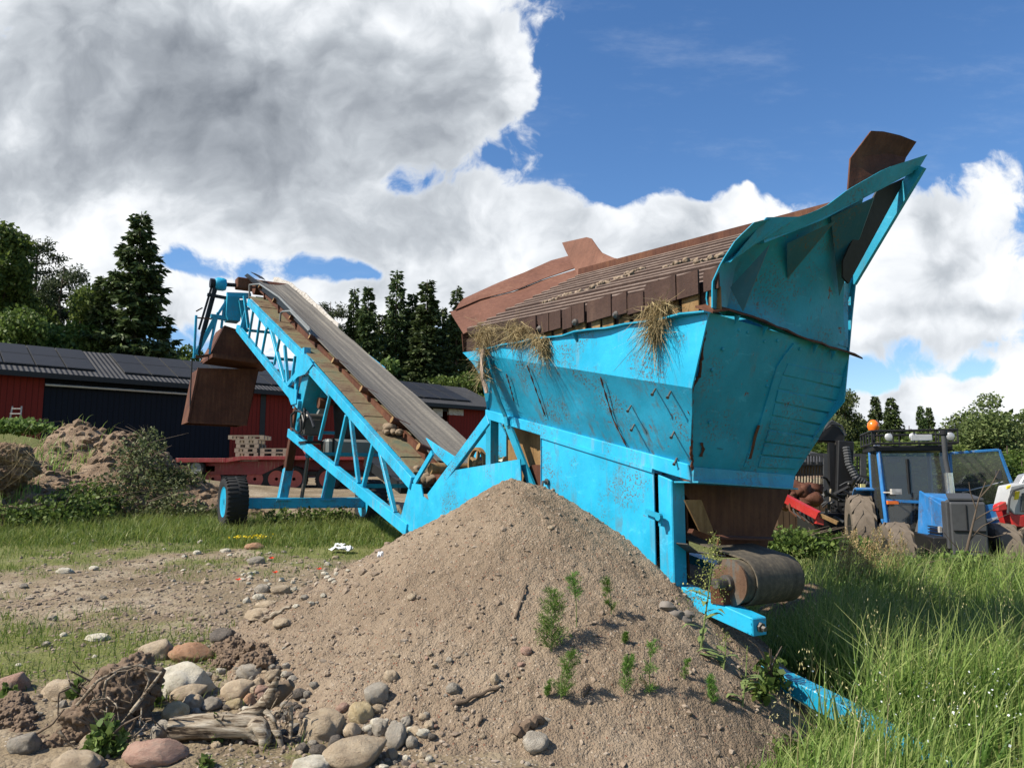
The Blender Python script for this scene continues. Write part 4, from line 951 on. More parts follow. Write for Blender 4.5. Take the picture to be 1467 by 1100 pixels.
P(MB().beam(aT(541, 662, 8.4), aT(596, 700, 6.5), .5, .16, WV), 'return_guard', M['black']); 
# head: gear drum, V-belt guard, frames, box
hd = aT(314, 407, 15.6); P(MB().lathe(hd, WV, [(-.10, .0), (-.10, .13), (-.05, .165), (.10, .165), (.16, .14), (.16, .0)], 28), 'gear_drum', M['cyan'], smooth=True)
P(MB().lathe(hd - WV * .12, WV, [(-.10, .0), (-.10, .12), (0, .12), (0, 0)], 24), 'pulley', M['black'], smooth=True)
P(MB().tube([hd, hd + WV * .65 + ZV * .04], .05, 12), 'drive_shaft', M['black']); P(MB().box(hd + WV * .66 + ZV * .08, WV * .25, UV * .15, ZV * .14), 'gear_case', M['rust'], bevel=.02)
def hb(a, b, wd, hh, nm, mat, t=15.3, side=WV): P(MB().beam(aT(*a, t), aT(*b, t), wd, hh, side), nm, M[mat])
hb((309, 404), (289, 478), .05, .12, 'drive_belt', 'black', 15.6); hb((312, 406), (291, 484), .05, .05, 'drive_belt', 'black', 15.6); hb((305, 405), (285, 472), .05, .05, 'drive_belt', 'black', 15.6)
hb((297, 422), (324, 427), .07, .08, 'frame_arm', 'black'); hb((325, 423), (359, 424), .12, .13, 'head_box', 'cyan', 15.2, UV)
P(MB().plate([aT(x, y, 15.1) for x, y in ((326, 424), (343, 426), (346, 448), (344, 460), (327, 458), (324, 450))], UV, .4), 'head_box', M['cyan_end'])
hb((324, 432), (309, 455), .06, .10, 'frame_arm', 'cyan'); hb((309, 454), (281, 508), .10, .12, 'frame_arm', 'cyan_end'); hb((302, 453), (331, 457), .10, .12, 'frame_arm', 'cyan_end')
hb((281, 452), (278, 513), .05, .08, 'frame_arm', 'cyan'); hb((281, 455), (303, 457), .03, .03, 'guard_rail', 'rust'); hb((281, 446), (290, 441), .03, .03, 'guard_rail', 'rust'); hb((291, 472), (284, 508), .06, .12, 'frame_arm', 'black')
hb((312, 448), (300, 500), .05, .10, 'frame_arm', 'cyan'); hb((321, 440), (317, 470), .05, .08, 'frame_arm', 'cyan_end'); hb((345, 430), (352, 476), .10, .08, 'frame_arm', 'cyan_end', 15.0); hb((354, 440), (346, 470), .08, .06, 'frame_arm', 'cyan', 14.8)
hb((280, 512), (306, 508), .06, .06, 'frame_arm', 'rust'); hb((350, 424), (356, 470), .06, .10, 'frame_arm', 'cyan', 14.6)
hb((300, 508), (308, 455), .04, .05, 'frame_arm', 'cyan_worn')
mb = MB(); a = aS(353, 394, .3); mb.strip([L(14.6, .34, zb(14.6) + .10), L(14.9, .34, zb(14.9) + .12), L(15.3, .30, zb(15.2) + .12)], [L(14.6, .5, zb(14.6) + .06), L(14.9, .5, zb(14.9) + .06), L(15.3, .5, zb(15.2) + .02)], ZV, .015); P(mb, 'head_flap', M['black'])
# discharge chute: upper hopper, lip and hanging box
t0c, t1c = 15.4, 16.6
def cq(pts, t, extra=0): return [aT(x, y, t) for x, y in pts]
mb = MB(); up_ = cq(((322, 466), (346, 474), (384, 522), (299, 511)), t0c); up2 = [p + UV * 1.1 for p in up_]; mb.box8(up_ + up2); P(mb, 'chute_throat', M['rust'])
mb = MB(); mb.beam(aT(297, 514, t0c), aT(384, 526, t0c), 1.25, .09, UV); P(mb, 'chute_collar', M['rust'])
mb = MB(); bx = cq(((286, 527), (371, 529), (354, 608), (271, 604)), t0c)
mb.plate([bx[0], bx[1], bx[2], bx[3]], UV, .02); o_ = UV * 1.1; mb.plate([bx[0], bx[3], bx[3] + o_, bx[0] + o_], WV, .02); mb.plate([bx[1], bx[2], bx[2] + o_, bx[1] + o_], -WV, .02); mb.plate([b + o_ for b in bx], UV, .02)
mb.beam(bx[3], bx[2], .03, .06, UV); mb.beam(bx[0] - WV * .02, bx[3] - WV * .02, .05, .05, UV); P(mb, 'discharge_chute', M['rust_ochre'] if 0 else M['rust'])
P(MB().tube([aT(275, 515, t0c), aT(273, 560, t0c), aT(272, 598, t0c)], .018, 6), 'chain', M['black'])
# things lying on the machine
def rock_bm(mb, c, r, seed, sc=(1, 1, .8)):
    import bmesh
    bm = bmesh.new(); bmesh.ops.create_icosphere(bm, subdivisions=3, radius=1)
    for v in bm.verts:
        p = v.co.copy(); n_ = fbm(p.x * 1.3 + seed, p.y * 1.3 + p.z * 1.7, seed, 3); v.co = p * (1 + .9 * float(n_))
    b = len(mb.v)
    for v in bm.verts: mb.v.append((c[0] + v.co.x * r * sc[0], c[1] + v.co.y * r * sc[1], c[2] + v.co.z * r * sc[2]))
    for f_ in bm.faces: mb.f.append(tuple(b + v.index for v in f_.verts)); mb.m.append(mb.mi)
    bm.free()
def heap(name, label, cat, pts, mat, group=None):
    mb = MB()
    for i, (c, r) in enumerate(pts): rock_bm(mb, c, r, 5 + i * 3)
    return tag(mb.build(name, mat, None, smooth=True, ang=60), label, cat, group)
def deckpt(px, py): 
    a = toL(aS(px, py, .2)); return Vector(L(a[0], .2, zdeck(a[0])))
c_ = deckpt(559, 628); heap('stone', 'pale rounded stone resting on the conveyor deck below an idler roller', 'stone', [(c_ + ZV * .08, .10)], M['dirt_lump'])
heap('soil_clump', 'brown soil spilled over the deck around the pale stone', 'soil', [(c_ + UV * .12 + ZV * .02 - WV * .05, .05), (c_ - UV * .12 + ZV * .02, .05), (c_ - UV * .2 + WV * .05 + ZV * .02, .06), (c_ - UV * .05 + ZV * .02 - WV * .08, .05)], M['dirt_lump'])
base = aS(607, 676, .25)
heap('soil_clump', 'heap of soil caught at the foot of the belt beside the boot', 'soil', [(base + Vector((rr.uniform(-.25, .25), rr.uniform(-.3, .3), rr.uniform(-.15, .06))), rr.uniform(.07, .14)) for _ in range(9)], M['dirt_lump'])
def sandlump(cl, lab):
    pts = []
    for (px, py) in cl:
        q = aP(px, py, L(0, 0, gz(0, 0)), L(1, 0, gz(1, 0)), L(0, 1, gz(0, 1)))
        for _ in range(9): pts.append((q + UV * rr.uniform(-.13, .13) + WV * rr.uniform(-.05, .05) - ZV * .012, rr.uniform(.010, .034)))
    heap('sand_clump', lab, 'sand clump', pts, M['sandlump'])
k = NT('dry_sand_clump'); p = k.pos(); n1 = k.noise(p, 20, 5, .7); M['sandlump'] = k.out(ramp(k, n1, [(.35, (.17, .128, .09)), (.62, (.30, .235, .175))]), .95, 0, k.bump(n1, .6, .02), .1)
sandlump([(790, 429), (805, 424), (820, 420)], 'line of dry sand left on the bars nearest the rusty sheets')
sandlump([(846, 413), (858, 407), (868, 403), (876, 401)], 'low sand clump on the bars beneath the bent rusty corner')
sandlump([(890, 397), (900, 391), (908, 388), (896, 394)], 'largest sand clump lying on the screen bars')
sandlump([(960, 380), (972, 377), (985, 373), (978, 375)], 'sand clump on the bars towards the horn')
sandlump([(1008, 373), (1022, 369)], 'small sand clump on the bars right under the blue horn')
# straw and roots caught on the hopper lip
k = NT('dry_straw'); p = k.pos(); n1 = k.noise(p, 30, 3, .6); rn = k.attr('rnd')
M['straw'] = k.out(k.mix(rn, (.16, .115, .06), (.46, .37, .20)), .85, 0, None, .15, .2)
def straw(name, label, centers, nst, ln, seed, hang=.6):
    r_ = np.random.default_rng(seed); V = []; Fq = []; at = []
    for (c, rad) in centers:
        for i in range(nst):
            p0 = np.array(c) + r_.normal(0, rad, 3) * (1, 1, .7); d = r_.normal(0, 1, 3); d[2] -= hang * 1.2; d /= np.linalg.norm(d); l = ln * r_.uniform(.4, 1.2)
            bend = r_.normal(0, .5, 3); wv2 = np.cross(d, r_.normal(0, 1, 3)); wv2 /= np.linalg.norm(wv2); wv2 *= .0028; b = len(V); c0 = r_.random()
            for q in range(4):
                t = q / 3; pp_ = p0 + d * l * t + bend * l * .75 * t * t - np.array((0, 0, .25 * hang * l * t * t)); V += [pp_ - wv2 * (1 - .6 * t), pp_ + wv2 * (1 - .6 * t)]; at += [c0, c0]
            for q in range(3): Fq.append((b + 2 * q, b + 2 * q + 1, b + 2 * q + 3, b + 2 * q + 2))
    c0 = Vector(centers[0][0])
    o = np_obj(name, np.array(V), np.array(Fq), M['straw'], attrs={'rnd': at}, smooth=False, loc=c0); tag(o, label, 'straw', 'straw caught on the hopper lip'); return o
S = lambda x, y, s=-.34: tuple(aS(x, y, s))
straw('straw_clump', 'matted straw tuft with long hanging tail on the hopper corner', [(S(697, 472), .05), (S(705, 480), .05), (S(690, 485), .04), (S(693, 500), .03), (S(691, 520), .02), (S(693, 536), .015)], 190, .13, 1)
straw('straw_clump', 'thick yellow straw tuft standing up on the hopper lip', [(S(736, 470), .05), (S(742, 480), .05), (S(750, 474), .04)], 230, .13, 2)
straw('straw_clump', 'narrow root tuft hanging on the lip between straw and first teeth', [(S(766, 482), .025), (S(779, 486), .025), (S(781, 498), .02)], 170, .15, 3, 1.2)
straw('straw_clump', 'brown root bunch hanging over the lip near the horn', [(S(938, 440), .035), (S(940, 458), .03), (S(951, 436), .02), (S(936, 474), .015)], 190, .17, 4, 1.2)
mb = MB(); tp = resample([aS(693, 500, -.36), aS(691, 530, -.37), aS(694, 548, -.36), aS(699, 563, -.35)], 10)
mb.strip([p - UV * (.025 + .012 * math.sin(i * 1.9)) for i, p in enumerate(tp)], [p + UV * (.025 + .01 * math.cos(i * 1.3)) for i, p in enumerate(tp)], [-WV + UV * .4 * math.sin(i * 1.1) for i in range(10)], .02)
tag(mb.build('rag', plain_mat('dirty_rag', (.30, .23, .18), .95, 0, .4, 30, .6), None, smooth=True), 'torn dirty rag dangling from the straw at the hopper corner', 'rag')
# ------------------------------------------------------------ barn
EV0, EV1 = aY(0, 526, 28), aY(700, 582, 42.5)
bd = Vector((EV1.x - EV0.x, EV1.y - EV0.y, 0)); BL = bd.length; bd.normalize(); bn = Vector((bd.y, -bd.x, 0))     # bn: towards the yard
zE = 5.75
def B(t, d, z): return Vector((EV0.x, EV0.y, 0)) + bd * t - bn * d + ZV * z          # along, depth behind the eave wall, height
barn = thing('barn', 'long low red and dark blue barn with grey roof behind the yard', 'barn', B(BL / 2, 3, 1.6))
k = NT('barn_cladding'); oc = k.pos(); dd = k.n('ShaderNodeVectorMath', operation='DOT_PRODUCT'); k.set(dd.inputs[0], oc); dd.inputs[1].default_value = tuple(bd)
saw = k.math('FRACT', k.math('MULTIPLY', dd.outputs['Value'], 5.)); gap = k.ss(k.math('ABSOLUTE', k.math('SUBTRACT', saw, .5)), .40, .48)
n1 = k.noise(oc, 1.1, 5, .6); n2 = k.noise(k.scalev(oc, (9, 9, .8)), 1, 5, .6)
def clad(name, c, gloss=.8):
    kk = NT(name); oc = kk.pos(); dd = kk.n('ShaderNodeVectorMath', operation='DOT_PRODUCT'); kk.set(dd.inputs[0], oc); dd.inputs[1].default_value = tuple(bd)
    saw = kk.math('FRACT', kk.math('MULTIPLY', dd.outputs['Value'], 5.)); gap = kk.ss(kk.math('ABSOLUTE', kk.math('SUBTRACT', saw, .5)), .38, .49)
    n2 = kk.noise(kk.scalev(oc, (9, 9, .8)), 1, 5, .6)
    x = kk.mix(n2, tuple(v * .7 for v in c), tuple(v * 1.25 for v in c)); x = kk.mix(kk.math('MULTIPLY', gap, .6), x, tuple(v * .3 for v in c))
    return kk.out(x, gloss, 0, kk.bump(gap, .5, -.03), .2)
M['red_clad'] = clad('red_cladding', (.15, .017, .012)); M['navy_clad'] = clad('navy_cladding', (.006, .008, .015))
k = NT('corrugated_roof'); oc = k.pos(); dd = k.n('ShaderNodeVectorMath', operation='DOT_PRODUCT'); k.set(dd.inputs[0], oc); dd.inputs[1].default_value = tuple(bd)
wv_ = k.math('SINE', k.math('MULTIPLY', dd.outputs['Value'], 35.)); n1 = k.noise(oc, 1.3, 5, .6)
M['roof'] = k.out(k.mix(n1, (.035, .035, .037), (.075, .075, .077)), .85, 0, k.bump(wv_, .6, .05), .1)
k = NT('solar_glass'); oc = k.pos(); n1 = k.noise(oc, 3, 3); M['solar'] = k.out(k.mix(n1, (.010, .0105, .012), (.017, .018, .02)), .6, 0, None, .3)
M['dark_alu'] = plain_mat('dark_panel_frame', (.028, .029, .03), .7, .0, .15, 20)
M['alu'] = plain_mat('aluminium', (.5, .5, .5), .45, .7, .15, 20)
tb = lambda px: [t for t in [i * .05 for i in range(-60, 700)] if True]
def tb(px):                                            # distance along the barn wall for an image column
    best = min(range(-80, 620), key=lambda i: abs(CX + F * (B(i * .05, 0, 3).x) / (B(i * .05, 0, 3).y * math.cos(TILT) + (3 - EYE) * math.sin(TILT)) - px)); return best * .05
def wall(t0, t1, name, mat, z0=1.0, z1=zE - .05, d=0.): P(MB().box8([B(t0, d, z0), B(t1, d, z0), B(t1, d + .15, z0), B(t0, d + .15, z0), B(t0, d, z1), B(t1, d, z1), B(t1, d + .15, z1), B(t0, d + .15, z1)]), name, mat, barn)
T1_, T2_, T3_, T4_, T5_ = tb(57), tb(329), tb(598), tb(643), tb(700)
wall(-4, T1_, 'red_wall', M['red_clad']); wall(T1_, T2_, 'navy_wall', M['navy_clad'], d=.03); wall(T2_, T3_, 'red_wall', M['red_clad']); wall(T4_, T5_ + .4, 'red_wall', M['red_clad'])
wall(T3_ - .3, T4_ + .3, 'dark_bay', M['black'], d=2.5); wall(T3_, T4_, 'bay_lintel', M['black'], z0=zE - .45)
wall(T4_ - .05, T4_ + .9, 'white_trim', M['board'], z0=zE - .62, z1=zE - .30, d=-.06); wall(T3_ + .9, T3_ + 1.5, 'white_trim', M['board'], z0=zE - .75, z1=zE - .35, d=-.05)
tm = tb(374); wall(tm - .12, tm + .12, 'door_gap', M['black'], d=-.03)
P(MB().box8([B(-4, 6.9, 1), B(T5_ + .4, 6.9, 1), B(T5_ + .4, 7, 1), B(-4, 7, 1), B(-4, 6.9, zE), B(T5_ + .4, 6.9, zE), B(T5_ + .4, 7, zE), B(-4, 7, zE)]), 'back_wall', M['red_clad'], barn)
P(MB().plate([B(T5_ + .3, 0.02, 1), B(T5_ + .3, 6.9, 1), B(T5_ + .3, 6.9, zE), B(T5_ + .3, 3.5, zE + 1.25), B(T5_ + .3, .02, zE)], bd, .1), 'gable', M['red_clad'], barn)
RS = 1.36 / 3.5
mb = MB(); 
for sd in (0, 1):
    f = (lambda d, z=0: B(0, d, zE + RS * d + z)) if sd == 0 else (lambda d, z=0: B(0, 7 - d, zE + RS * d + z))
    q = [f(-.45), f(-.45) + bd * 0, f(3.5)]
    a0, a1 = f(-.45) - bd * 4.4, f(-.45) + bd * (T5_ + .9); c0, c1 = f(3.5) - bd * 4.4, f(3.5) + bd * (T5_ + .9)
    mb.plate([a0, a1, c1, c0], ZV, .08)
rf = P(mb, 'roof', M['roof'], barn)
P(MB().box8([B(-4.4, -.50, zE - .30), B(T5_ + .9, -.50, zE - .30), B(T5_ + .9, -.42, zE - .30), B(-4.4, -.42, zE - .30), B(-4.4, -.50, zE - .12), B(T5_ + .9, -.50, zE - .12), B(T5_ + .9, -.42, zE - .12), B(-4.4, -.42, zE - .12)]), 'fascia', M['black'], rf)
P(MB().tube([B(T1_, -.2, zE - .52), B(tb(276), -.2, zE - .50)], .05, 8), 'gutter', M['alu'], barn)
t = -4.; i = 0
while t < T5_ - 1.8:
    if not (tb(134) - .2 < t < tb(140) + .3):
        a = [B(t + .02, .25, zE + RS * .25 + .13), B(t + 1.0, .25, zE + RS * .25 + .13), B(t + 1.0, 1.75, zE + RS * 1.75 + .13), B(t + .02, 1.75, zE + RS * 1.75 + .13)]
        for o_ in (0, 1):
            pn = P(MB().plate([p + (B(0, 1.53, RS * 1.53) - B(0, 0, 0)) * o_ for p in a], ZV, .04), 'solar_panel', M['dark_alu'], rf)
            e = [p + (B(0, 1.53, RS * 1.53) - B(0, 0, 0)) * o_ + ZV * .043 for p in a]; c_ = sum(e, Vector()) / 4
            P(MB().plate([p.lerp(c_, .035) for p in e], ZV, .003), 'solar_panel', M['solar'], rf)
    t += 1.03; i += 1
lad = MB(); l0, l1 = aY(10, 606, 26.5), aY(18, 582, 26.7); r0, r1 = aY(28, 606, 26.5), aY(31, 582, 26.7)
lroot = thing('ladder', 'short white aluminium ladder leaning at the red barn wall', 'ladder', l0)
for a, b in ((l0 - ZV * .6, l1), (r0 - ZV * .6, r1)): P(MB().beam(a, b, .05, .06), 'rail', M['board'], lroot)
for q in (.25, .55, .85): P(MB().tube([l0.lerp(l1, q), r0.lerp(r1, q)], .02, 6), 'rung', M['board'], lroot)

# ------------------------------------------------------------ flatbed trailer with pallets
TY = 25.5; zt_ = aY(300, 658, TY).z
trl = thing('flatbed_trailer', 'red flatbed trailer parked on the sandy yard beneath the conveyor', 'trailer', Vector((-8, TY, 1.3)))
M['red_paint'] = paint_mat('red_trailer_paint', (.20, .018, .02), dirtamt=.5, wear=.4)
tx0, tx1 = aY(255, 660, TY).x, aY(600, 660, TY).x; tm_ = aY(348, 660, TY).x
def tb_box(x0, x1, y0, y1, z0, z1, nm, mat): return P(MB().abox(x0, x1, y0, y1, z0, z1), nm, mat, trl, bevel=.01)
tb_box(tm_, tx1, TY - .2, TY + 2.2, zt_ - .02, zt_ + .10, 'deck', M['red_paint']); tb_box(tx0, tm_ - .5, TY - .2, TY + 2.2, zt_ - .10, zt_ + .04, 'neck', M['red_paint'])
P(MB().plate([(tm_ - .5, TY - .2, zt_ - .10), (tm_, TY - .2, zt_ - .02), (tm_, TY - .2, zt_ + .10), (tm_ - .5, TY - .2, zt_ + .04)], (0, 1, 0), 2.4), 'deck_step', M['red_paint'], trl)
P(MB().plate([(tm_ - 1.3, TY + .1, zt_ - .1), (tm_ + 1.6, TY + .1, zt_ - .02), (tm_ + .6, TY + .1, zt_ - .5), (tm_ - 1.2, TY + .1, zt_ - .5)], (0, 1, 0), .12), 'chassis_beam', M['red_paint'], trl)
tb_box(tm_ + .3, tx1, TY + .6, TY + .75, zt_ - .35, zt_ - .02, 'chassis_beam', M['red_paint']); tb_box(tm_ + .3, tx1, TY + 1.4, TY + 1.55, zt_ - .35, zt_ - .02, 'chassis_beam', M['red_paint'])
tb_box(tx0, tx0 + 1.2, TY + .1, TY + 2, zt_ - .40, zt_ - .2, 'chassis_beam', M['red_paint']); tb_box(tx0 + 3.4, tx1, TY + .3, TY + 1.9, zt_ - .52, zt_ - .38, 'tool_box', M['black'])
M['pink_rim'] = plain_mat('faded_red_rim', (.35, .09, .07), .7, 0, .3, 20)
for px in (306, 366, 397, 422, 470): tyre('wheel', Vector((aY(px, 686, TY + .2).x, TY + .25, aY(px, 686, TY + .2).z)), Vector((0, 1, 0)), .43, .3, M['tyre'], M['pink_rim'], trl, 26, .62, chevron=False)
for px in (306, 366, 397, 470): tyre('wheel', Vector((aY(px, 686, TY + .2).x, TY + 1.85, aY(px, 686, TY + .2).z)), Vector((0, 1, 0)), .43, .3, M['tyre'], M['pink_rim'], trl, 26, .62, chevron=False)
tyre('spare_wheel', Vector((aY(283, 670, TY).x, TY - .05, aY(283, 670, TY).z)), Vector((0, 1, 0)), .28, .2, M['tyre'], M['grey_tank'], trl, 22, .6, chevron=False)
for px in (444, 498): P(MB().tube([aY(px, 660, TY), aY(px - 12, 640, TY + .3)], .03, 6), 'stake', M['red_paint'], trl)
M['pallet'] = plain_mat('pallet_wood', (.24, .20, .15), .9, 0, .3, 18)
def pallet(x, y, z, label, w_=1.2, d_=.8, yaw=0):
    r = thing('pallet', label, 'pallet', Vector((x, y, z)), 'wooden pallets on the trailer')
    for j in range(3): P(MB().abox(x, x + w_, y + j * (d_ - .1) / 2, y + j * (d_ - .1) / 2 + .1, z, z + .02), 'bottom_board', M['pallet'], r)
    for i in range(3):
        for j in range(3): P(MB().abox(x + i * (w_ - .14) / 2, x + i * (w_ - .14) / 2 + .14, y + j * (d_ - .1) / 2, y + j * (d_ - .1) / 2 + .1, z + .02, z + .11), 'block', M['pallet'], r)
    for j in range(5): P(MB().abox(x, x + w_, y + j * (d_ - .1) / 4, y + j * (d_ - .1) / 4 + .1, z + .11, z + .135), 'top_board', M['pallet'], r)
    return r
x0 = aY(329, 650, TY + .4).x; ords = ['lowest', 'second', 'third', 'fourth', 'fifth']
for i in range(5): pallet(aY(338, 650, TY + .4).x + (.02, -.02, .03, 0, -.25)[i], TY + .3, zt_ + .10 + .145 * i, ('wooden pallet lying at the bottom of the tall stack', 'wooden pallet second from the bottom of the tall stack', 'wooden pallet in the middle of the tall stack', 'wooden pallet second from the top of the tall stack', 'wooden pallet on top of the tall stack, shifted sideways')[i], .75 if i < 4 else 1.2)
for i in range(2): pallet(aY(374, 650, TY + .4).x, TY + .3, zt_ + .10 + .145 * i, ('wooden pallet lying beneath another right of the tall stack', 'wooden pallet laid on the single one right of the tall stack')[i], .9)

# ------------------------------------------------------------ trees
def leafquads(C, size, rng, droop=None, flat=.0, aspect=.55):
    n = len(C); a = rng.normal(0, 1, (n, 3)); 
    if droop is not None: a = droop + a * flat
    a /= np.linalg.norm(a, axis=1)[:, None]; b = rng.normal(0, 1, (n, 3)); b -= a * (a * b).sum(1)[:, None]; b /= np.linalg.norm(b, axis=1)[:, None]
    s = size * rng.uniform(.6, 1.35, n)[:, None]; a *= s; b *= s * aspect
    V = np.stack([C, C + a * .5 + b * .5, C + a, C + a * .5 - b * .5], 1).reshape(-1, 3); Fq = np.arange(n * 4).reshape(-1, 4); return V, Fq
def leaf_mat(name, a, b, c, trans=.25):
    k = NT(name); r = k.attr('rnd'); o_ = k.orand()
    x = ramp(k, r, [(0., a), (.55, b), (1., c)]); hv = k.n('ShaderNodeHueSaturation'); k.set(hv.inputs['Color'], x); k.set(hv.inputs['Value'], k.math('ADD', .8, k.math('MULTIPLY', o_, .4))); k.set(hv.inputs['Hue'], k.math('ADD', .485, k.math('MULTIPLY', o_, .025)))
    return k.out(hv.outputs[0], .6, 0, None, .25, trans)
M['spruce'] = leaf_mat('spruce_needles', (.026, .043, .015), (.052, .08, .026), (.10, .135, .042), .2)
M['pine'] = leaf_mat('pine_needles', (.03, .048, .02), (.06, .085, .036), (.11, .135, .058), .2)
M['leaf_dark'] = leaf_mat('broad_leaves', (.045, .08, .016), (.09, .145, .03), (.17, .225, .055), .35)
M['leaf_willow'] = leaf_mat('grey_green_leaves', (.05, .075, .022), (.10, .13, .04), (.19, .22, .085), .35)
M['leaf_light'] = leaf_mat('bright_leaves', (.05, .085, .02), (.10, .155, .035), (.18, .24, .07), .35)
M['bark'] = plain_mat('bark', (.09, .068, .05), .9, 0, .4, 8, .6)
def spruce_mesh(seed, H=18., Rm=3.3, open_=.0, base=.06, dens=1.):
    rng = np.random.default_rng(seed); r_ = random.Random(seed); mb = MB(); mb.tube([(0, 0, -.5), (.03, 0, H * .3), (0, .04, H * .7), (0, 0, H)], [.24, .18, .09, .015], 8)
    Cs = []; Ds = []; z = H * base; dens = dens * 1.5
    while z < H * .995:
        f = 1 - z / H; nb = 7 if f > .15 else 5
        for i in range(nb):
            if r_.random() < open_: continue
            a = r_.uniform(0, 6.283); ln = (Rm * (f ** .8) * r_.uniform(.55, 1.12) + .18) * (1.0 if f < .82 else .85)
            dirv = np.array((math.cos(a), math.sin(a), 0)); dz0 = .30 - .85 * f ** .7 * r_.uniform(.7, 1.1); side = np.array((-dirv[1], dirv[0], 0))
            nq = max(5, int(ln * 24 * dens)); t = rng.uniform(.06, 1, nq) ** .75
            wid = .30 * ln * (1 - t) ** .6 * .9 + .05
            P0 = np.array((0, 0, z)) + dirv * (t * ln)[:, None] + np.array((0, 0, 1)) * (t * ln * dz0 * .6 + .22 * ln * np.clip(t - .55, 0, 1) ** 1.5)[:, None]
            off = rng.uniform(-1, 1, nq); P0 = P0 + side * (off * wid)[:, None] + np.array((0, 0, -1)) * (np.abs(off) * wid * .35 + rng.uniform(0, .12, nq))[:, None]
            D = dirv * .7 + side * (np.sign(off) * .8)[:, None] + np.array((0, 0, -.55)) ; Cs.append(P0); Ds.append(D)
            if ln > .9 and i % 2 == 0: mb.tube([(0, 0, z), tuple(dirv * ln * .5 + np.array((0, 0, z + ln * .5 * dz0 * .6))), tuple(dirv * ln * .92 + np.array((0, 0, z + ln * dz0 * .6)))], [.035, .022, .006], 4, cap=False)
        z += r_.uniform(.26, .42) * (.7 + .5 * f) * H / 18
    C = np.concatenate(Cs); D = np.concatenate(Ds); V, Fq = leafquads(C, .36 * H / 18 + .06, rng, D, .45, .45)
    return mb, V, Fq, np.repeat(rng.random(len(C)), 4)
def crown_mesh(seed, H=11., Rm=4., leaf=.22, n=9000, trunk_h=.25, lobes=26, shape=(1, 1, .9), hang=0.):
    rng = np.random.default_rng(seed); r_ = random.Random(seed); mb = MB(); mb.tube([(0, 0, -.4), (.1, 0, H * trunk_h), (.0, .1, H * .6), (.1, 0, H * .88)], [.22, .17, .09, .02], 8)
    zc = H * (.5 + trunk_h * .45); Cs = []
    for i in range(lobes):
        d = rng.normal(0, 1, 3); d /= np.linalg.norm(d); rr_ = Rm * r_.uniform(.35, .95); c = np.array((0, 0, zc)) + d * rr_ * np.array((shape[0], shape[1], (H - zc) / Rm * shape[2])); br = Rm * r_.uniform(.24, .46)
        mb.tube([(0, 0, H * trunk_h + (c[2] - H * trunk_h) * .35), tuple((c + np.array((0, 0, zc))) / 2 - np.array((0, 0, .3))), tuple(c)], [.07, .045, .012], 5, cap=False)
        m = int(1.9 * n / lobes * (br / (Rm * .3)) ** 2); q = rng.normal(0, 1, (m, 3)); q /= np.linalg.norm(q, axis=1)[:, None]; q *= (rng.uniform(.1, 1, m) ** .45)[:, None] * br * np.array((1, 1, .75)); q[:, 2] -= hang * np.hypot(q[:, 0], q[:, 1]) * rng.random(m); Cs.append(c + q)
    C = np.concatenate(Cs); C = C[C[:, 2] > H * .08]; V, Fq = leafquads(C, leaf * 1.15, rng, None, 0, .65)
    return mb, V, Fq, np.repeat(rng.random(len(C)), 4)
def pine_mesh(seed, H=16.):
    rng = np.random.default_rng(seed); r_ = random.Random(seed); mb = MB(); mb.tube([(0, 0, -.5), (.15, 0, H * .5), (-.1, .1, H * .8), (0, 0, H * .97)], [.22, .15, .08, .02], 8); Cs = []
    for i in range(34):
        z = H * r_.uniform(.45, .98); f = 1 - z / H; a = r_.uniform(0, 6.28); ln = 2.6 * (f * 1.5 + .18) ** .7 * r_.uniform(.6, 1.1); e = np.array((math.cos(a) * ln, math.sin(a) * ln, ln * .35)); b0 = np.array((0, 0, z))
        mb.tube([tuple(b0), tuple(b0 + e * .5 - np.array((0, 0, .1))), tuple(b0 + e)], [.05, .03, .01], 5, cap=False)
        for q in range(5):
            c = b0 + e * r_.uniform(.45, 1.05) + rng.normal(0, .22, 3); m = 60; g_ = rng.normal(0, 1, (m, 3)); g_ /= np.linalg.norm(g_, axis=1)[:, None]; Cs.append(c + g_ * (rng.uniform(.1, 1, m) ** .5)[:, None] * np.array((.5, .5, .28)))
    C = np.concatenate(Cs); V, Fq = leafquads(C, .26, rng, None, 0, .3); return mb, V, Fq, np.repeat(rng.random(len(C)), 4)
TREE_PROTO = {}
def tree(kind, build, mat, name, label, px, py_top, Y, ground=None, wf=1., yaw=None, lean=0, group=None):
    top = aY(px, py_top, Y); gz_ = float(hbase(top.x, Y)) if ground is None else ground
    if kind not in TREE_PROTO:
        mb, V, Fq, at = build(); root = thing(name, label, 'tree', (0, 0, 0)); P(mb, 'trunk', M['bark'], root, smooth=True, fix=False); np_obj('crown', V, Fq, mat, parent=root, attrs={'rnd': at}, smooth=False)
        TREE_PROTO[kind] = (root, float(V[:, 2].max())); new = root
    else: new = copy_tree(TREE_PROTO[kind][0])
    sc_ = (top.z - gz_) / TREE_PROTO[kind][1]; new.location = (top.x, Y, gz_ - .05); new.scale = (sc_ * wf, sc_ * wf, sc_); new.rotation_euler = (0, lean, (px * 1.7) % 6.28 if yaw is None else yaw); new.name = name
    new['label'] = label
    if group: new['group'] = group
    return new
SA = lambda: spruce_mesh(11, 18, 3.6, .10, .05, 1.25); SB = lambda: spruce_mesh(12, 18, 2.3, .12, .08); SC = lambda: spruce_mesh(13, 18, 2.6, .42, .22, .8)
tree('spA', SA, M['spruce'], 'spruce_tree', 'tallest broad dark spruce standing free behind the barn roof', 203, 303, 44, wf=1.18)
tree('pinA', lambda: pine_mesh(21), M['pine'], 'pine_tree', 'thin open pine with a bent crown left of the broad spruce', 55, 338, 48)
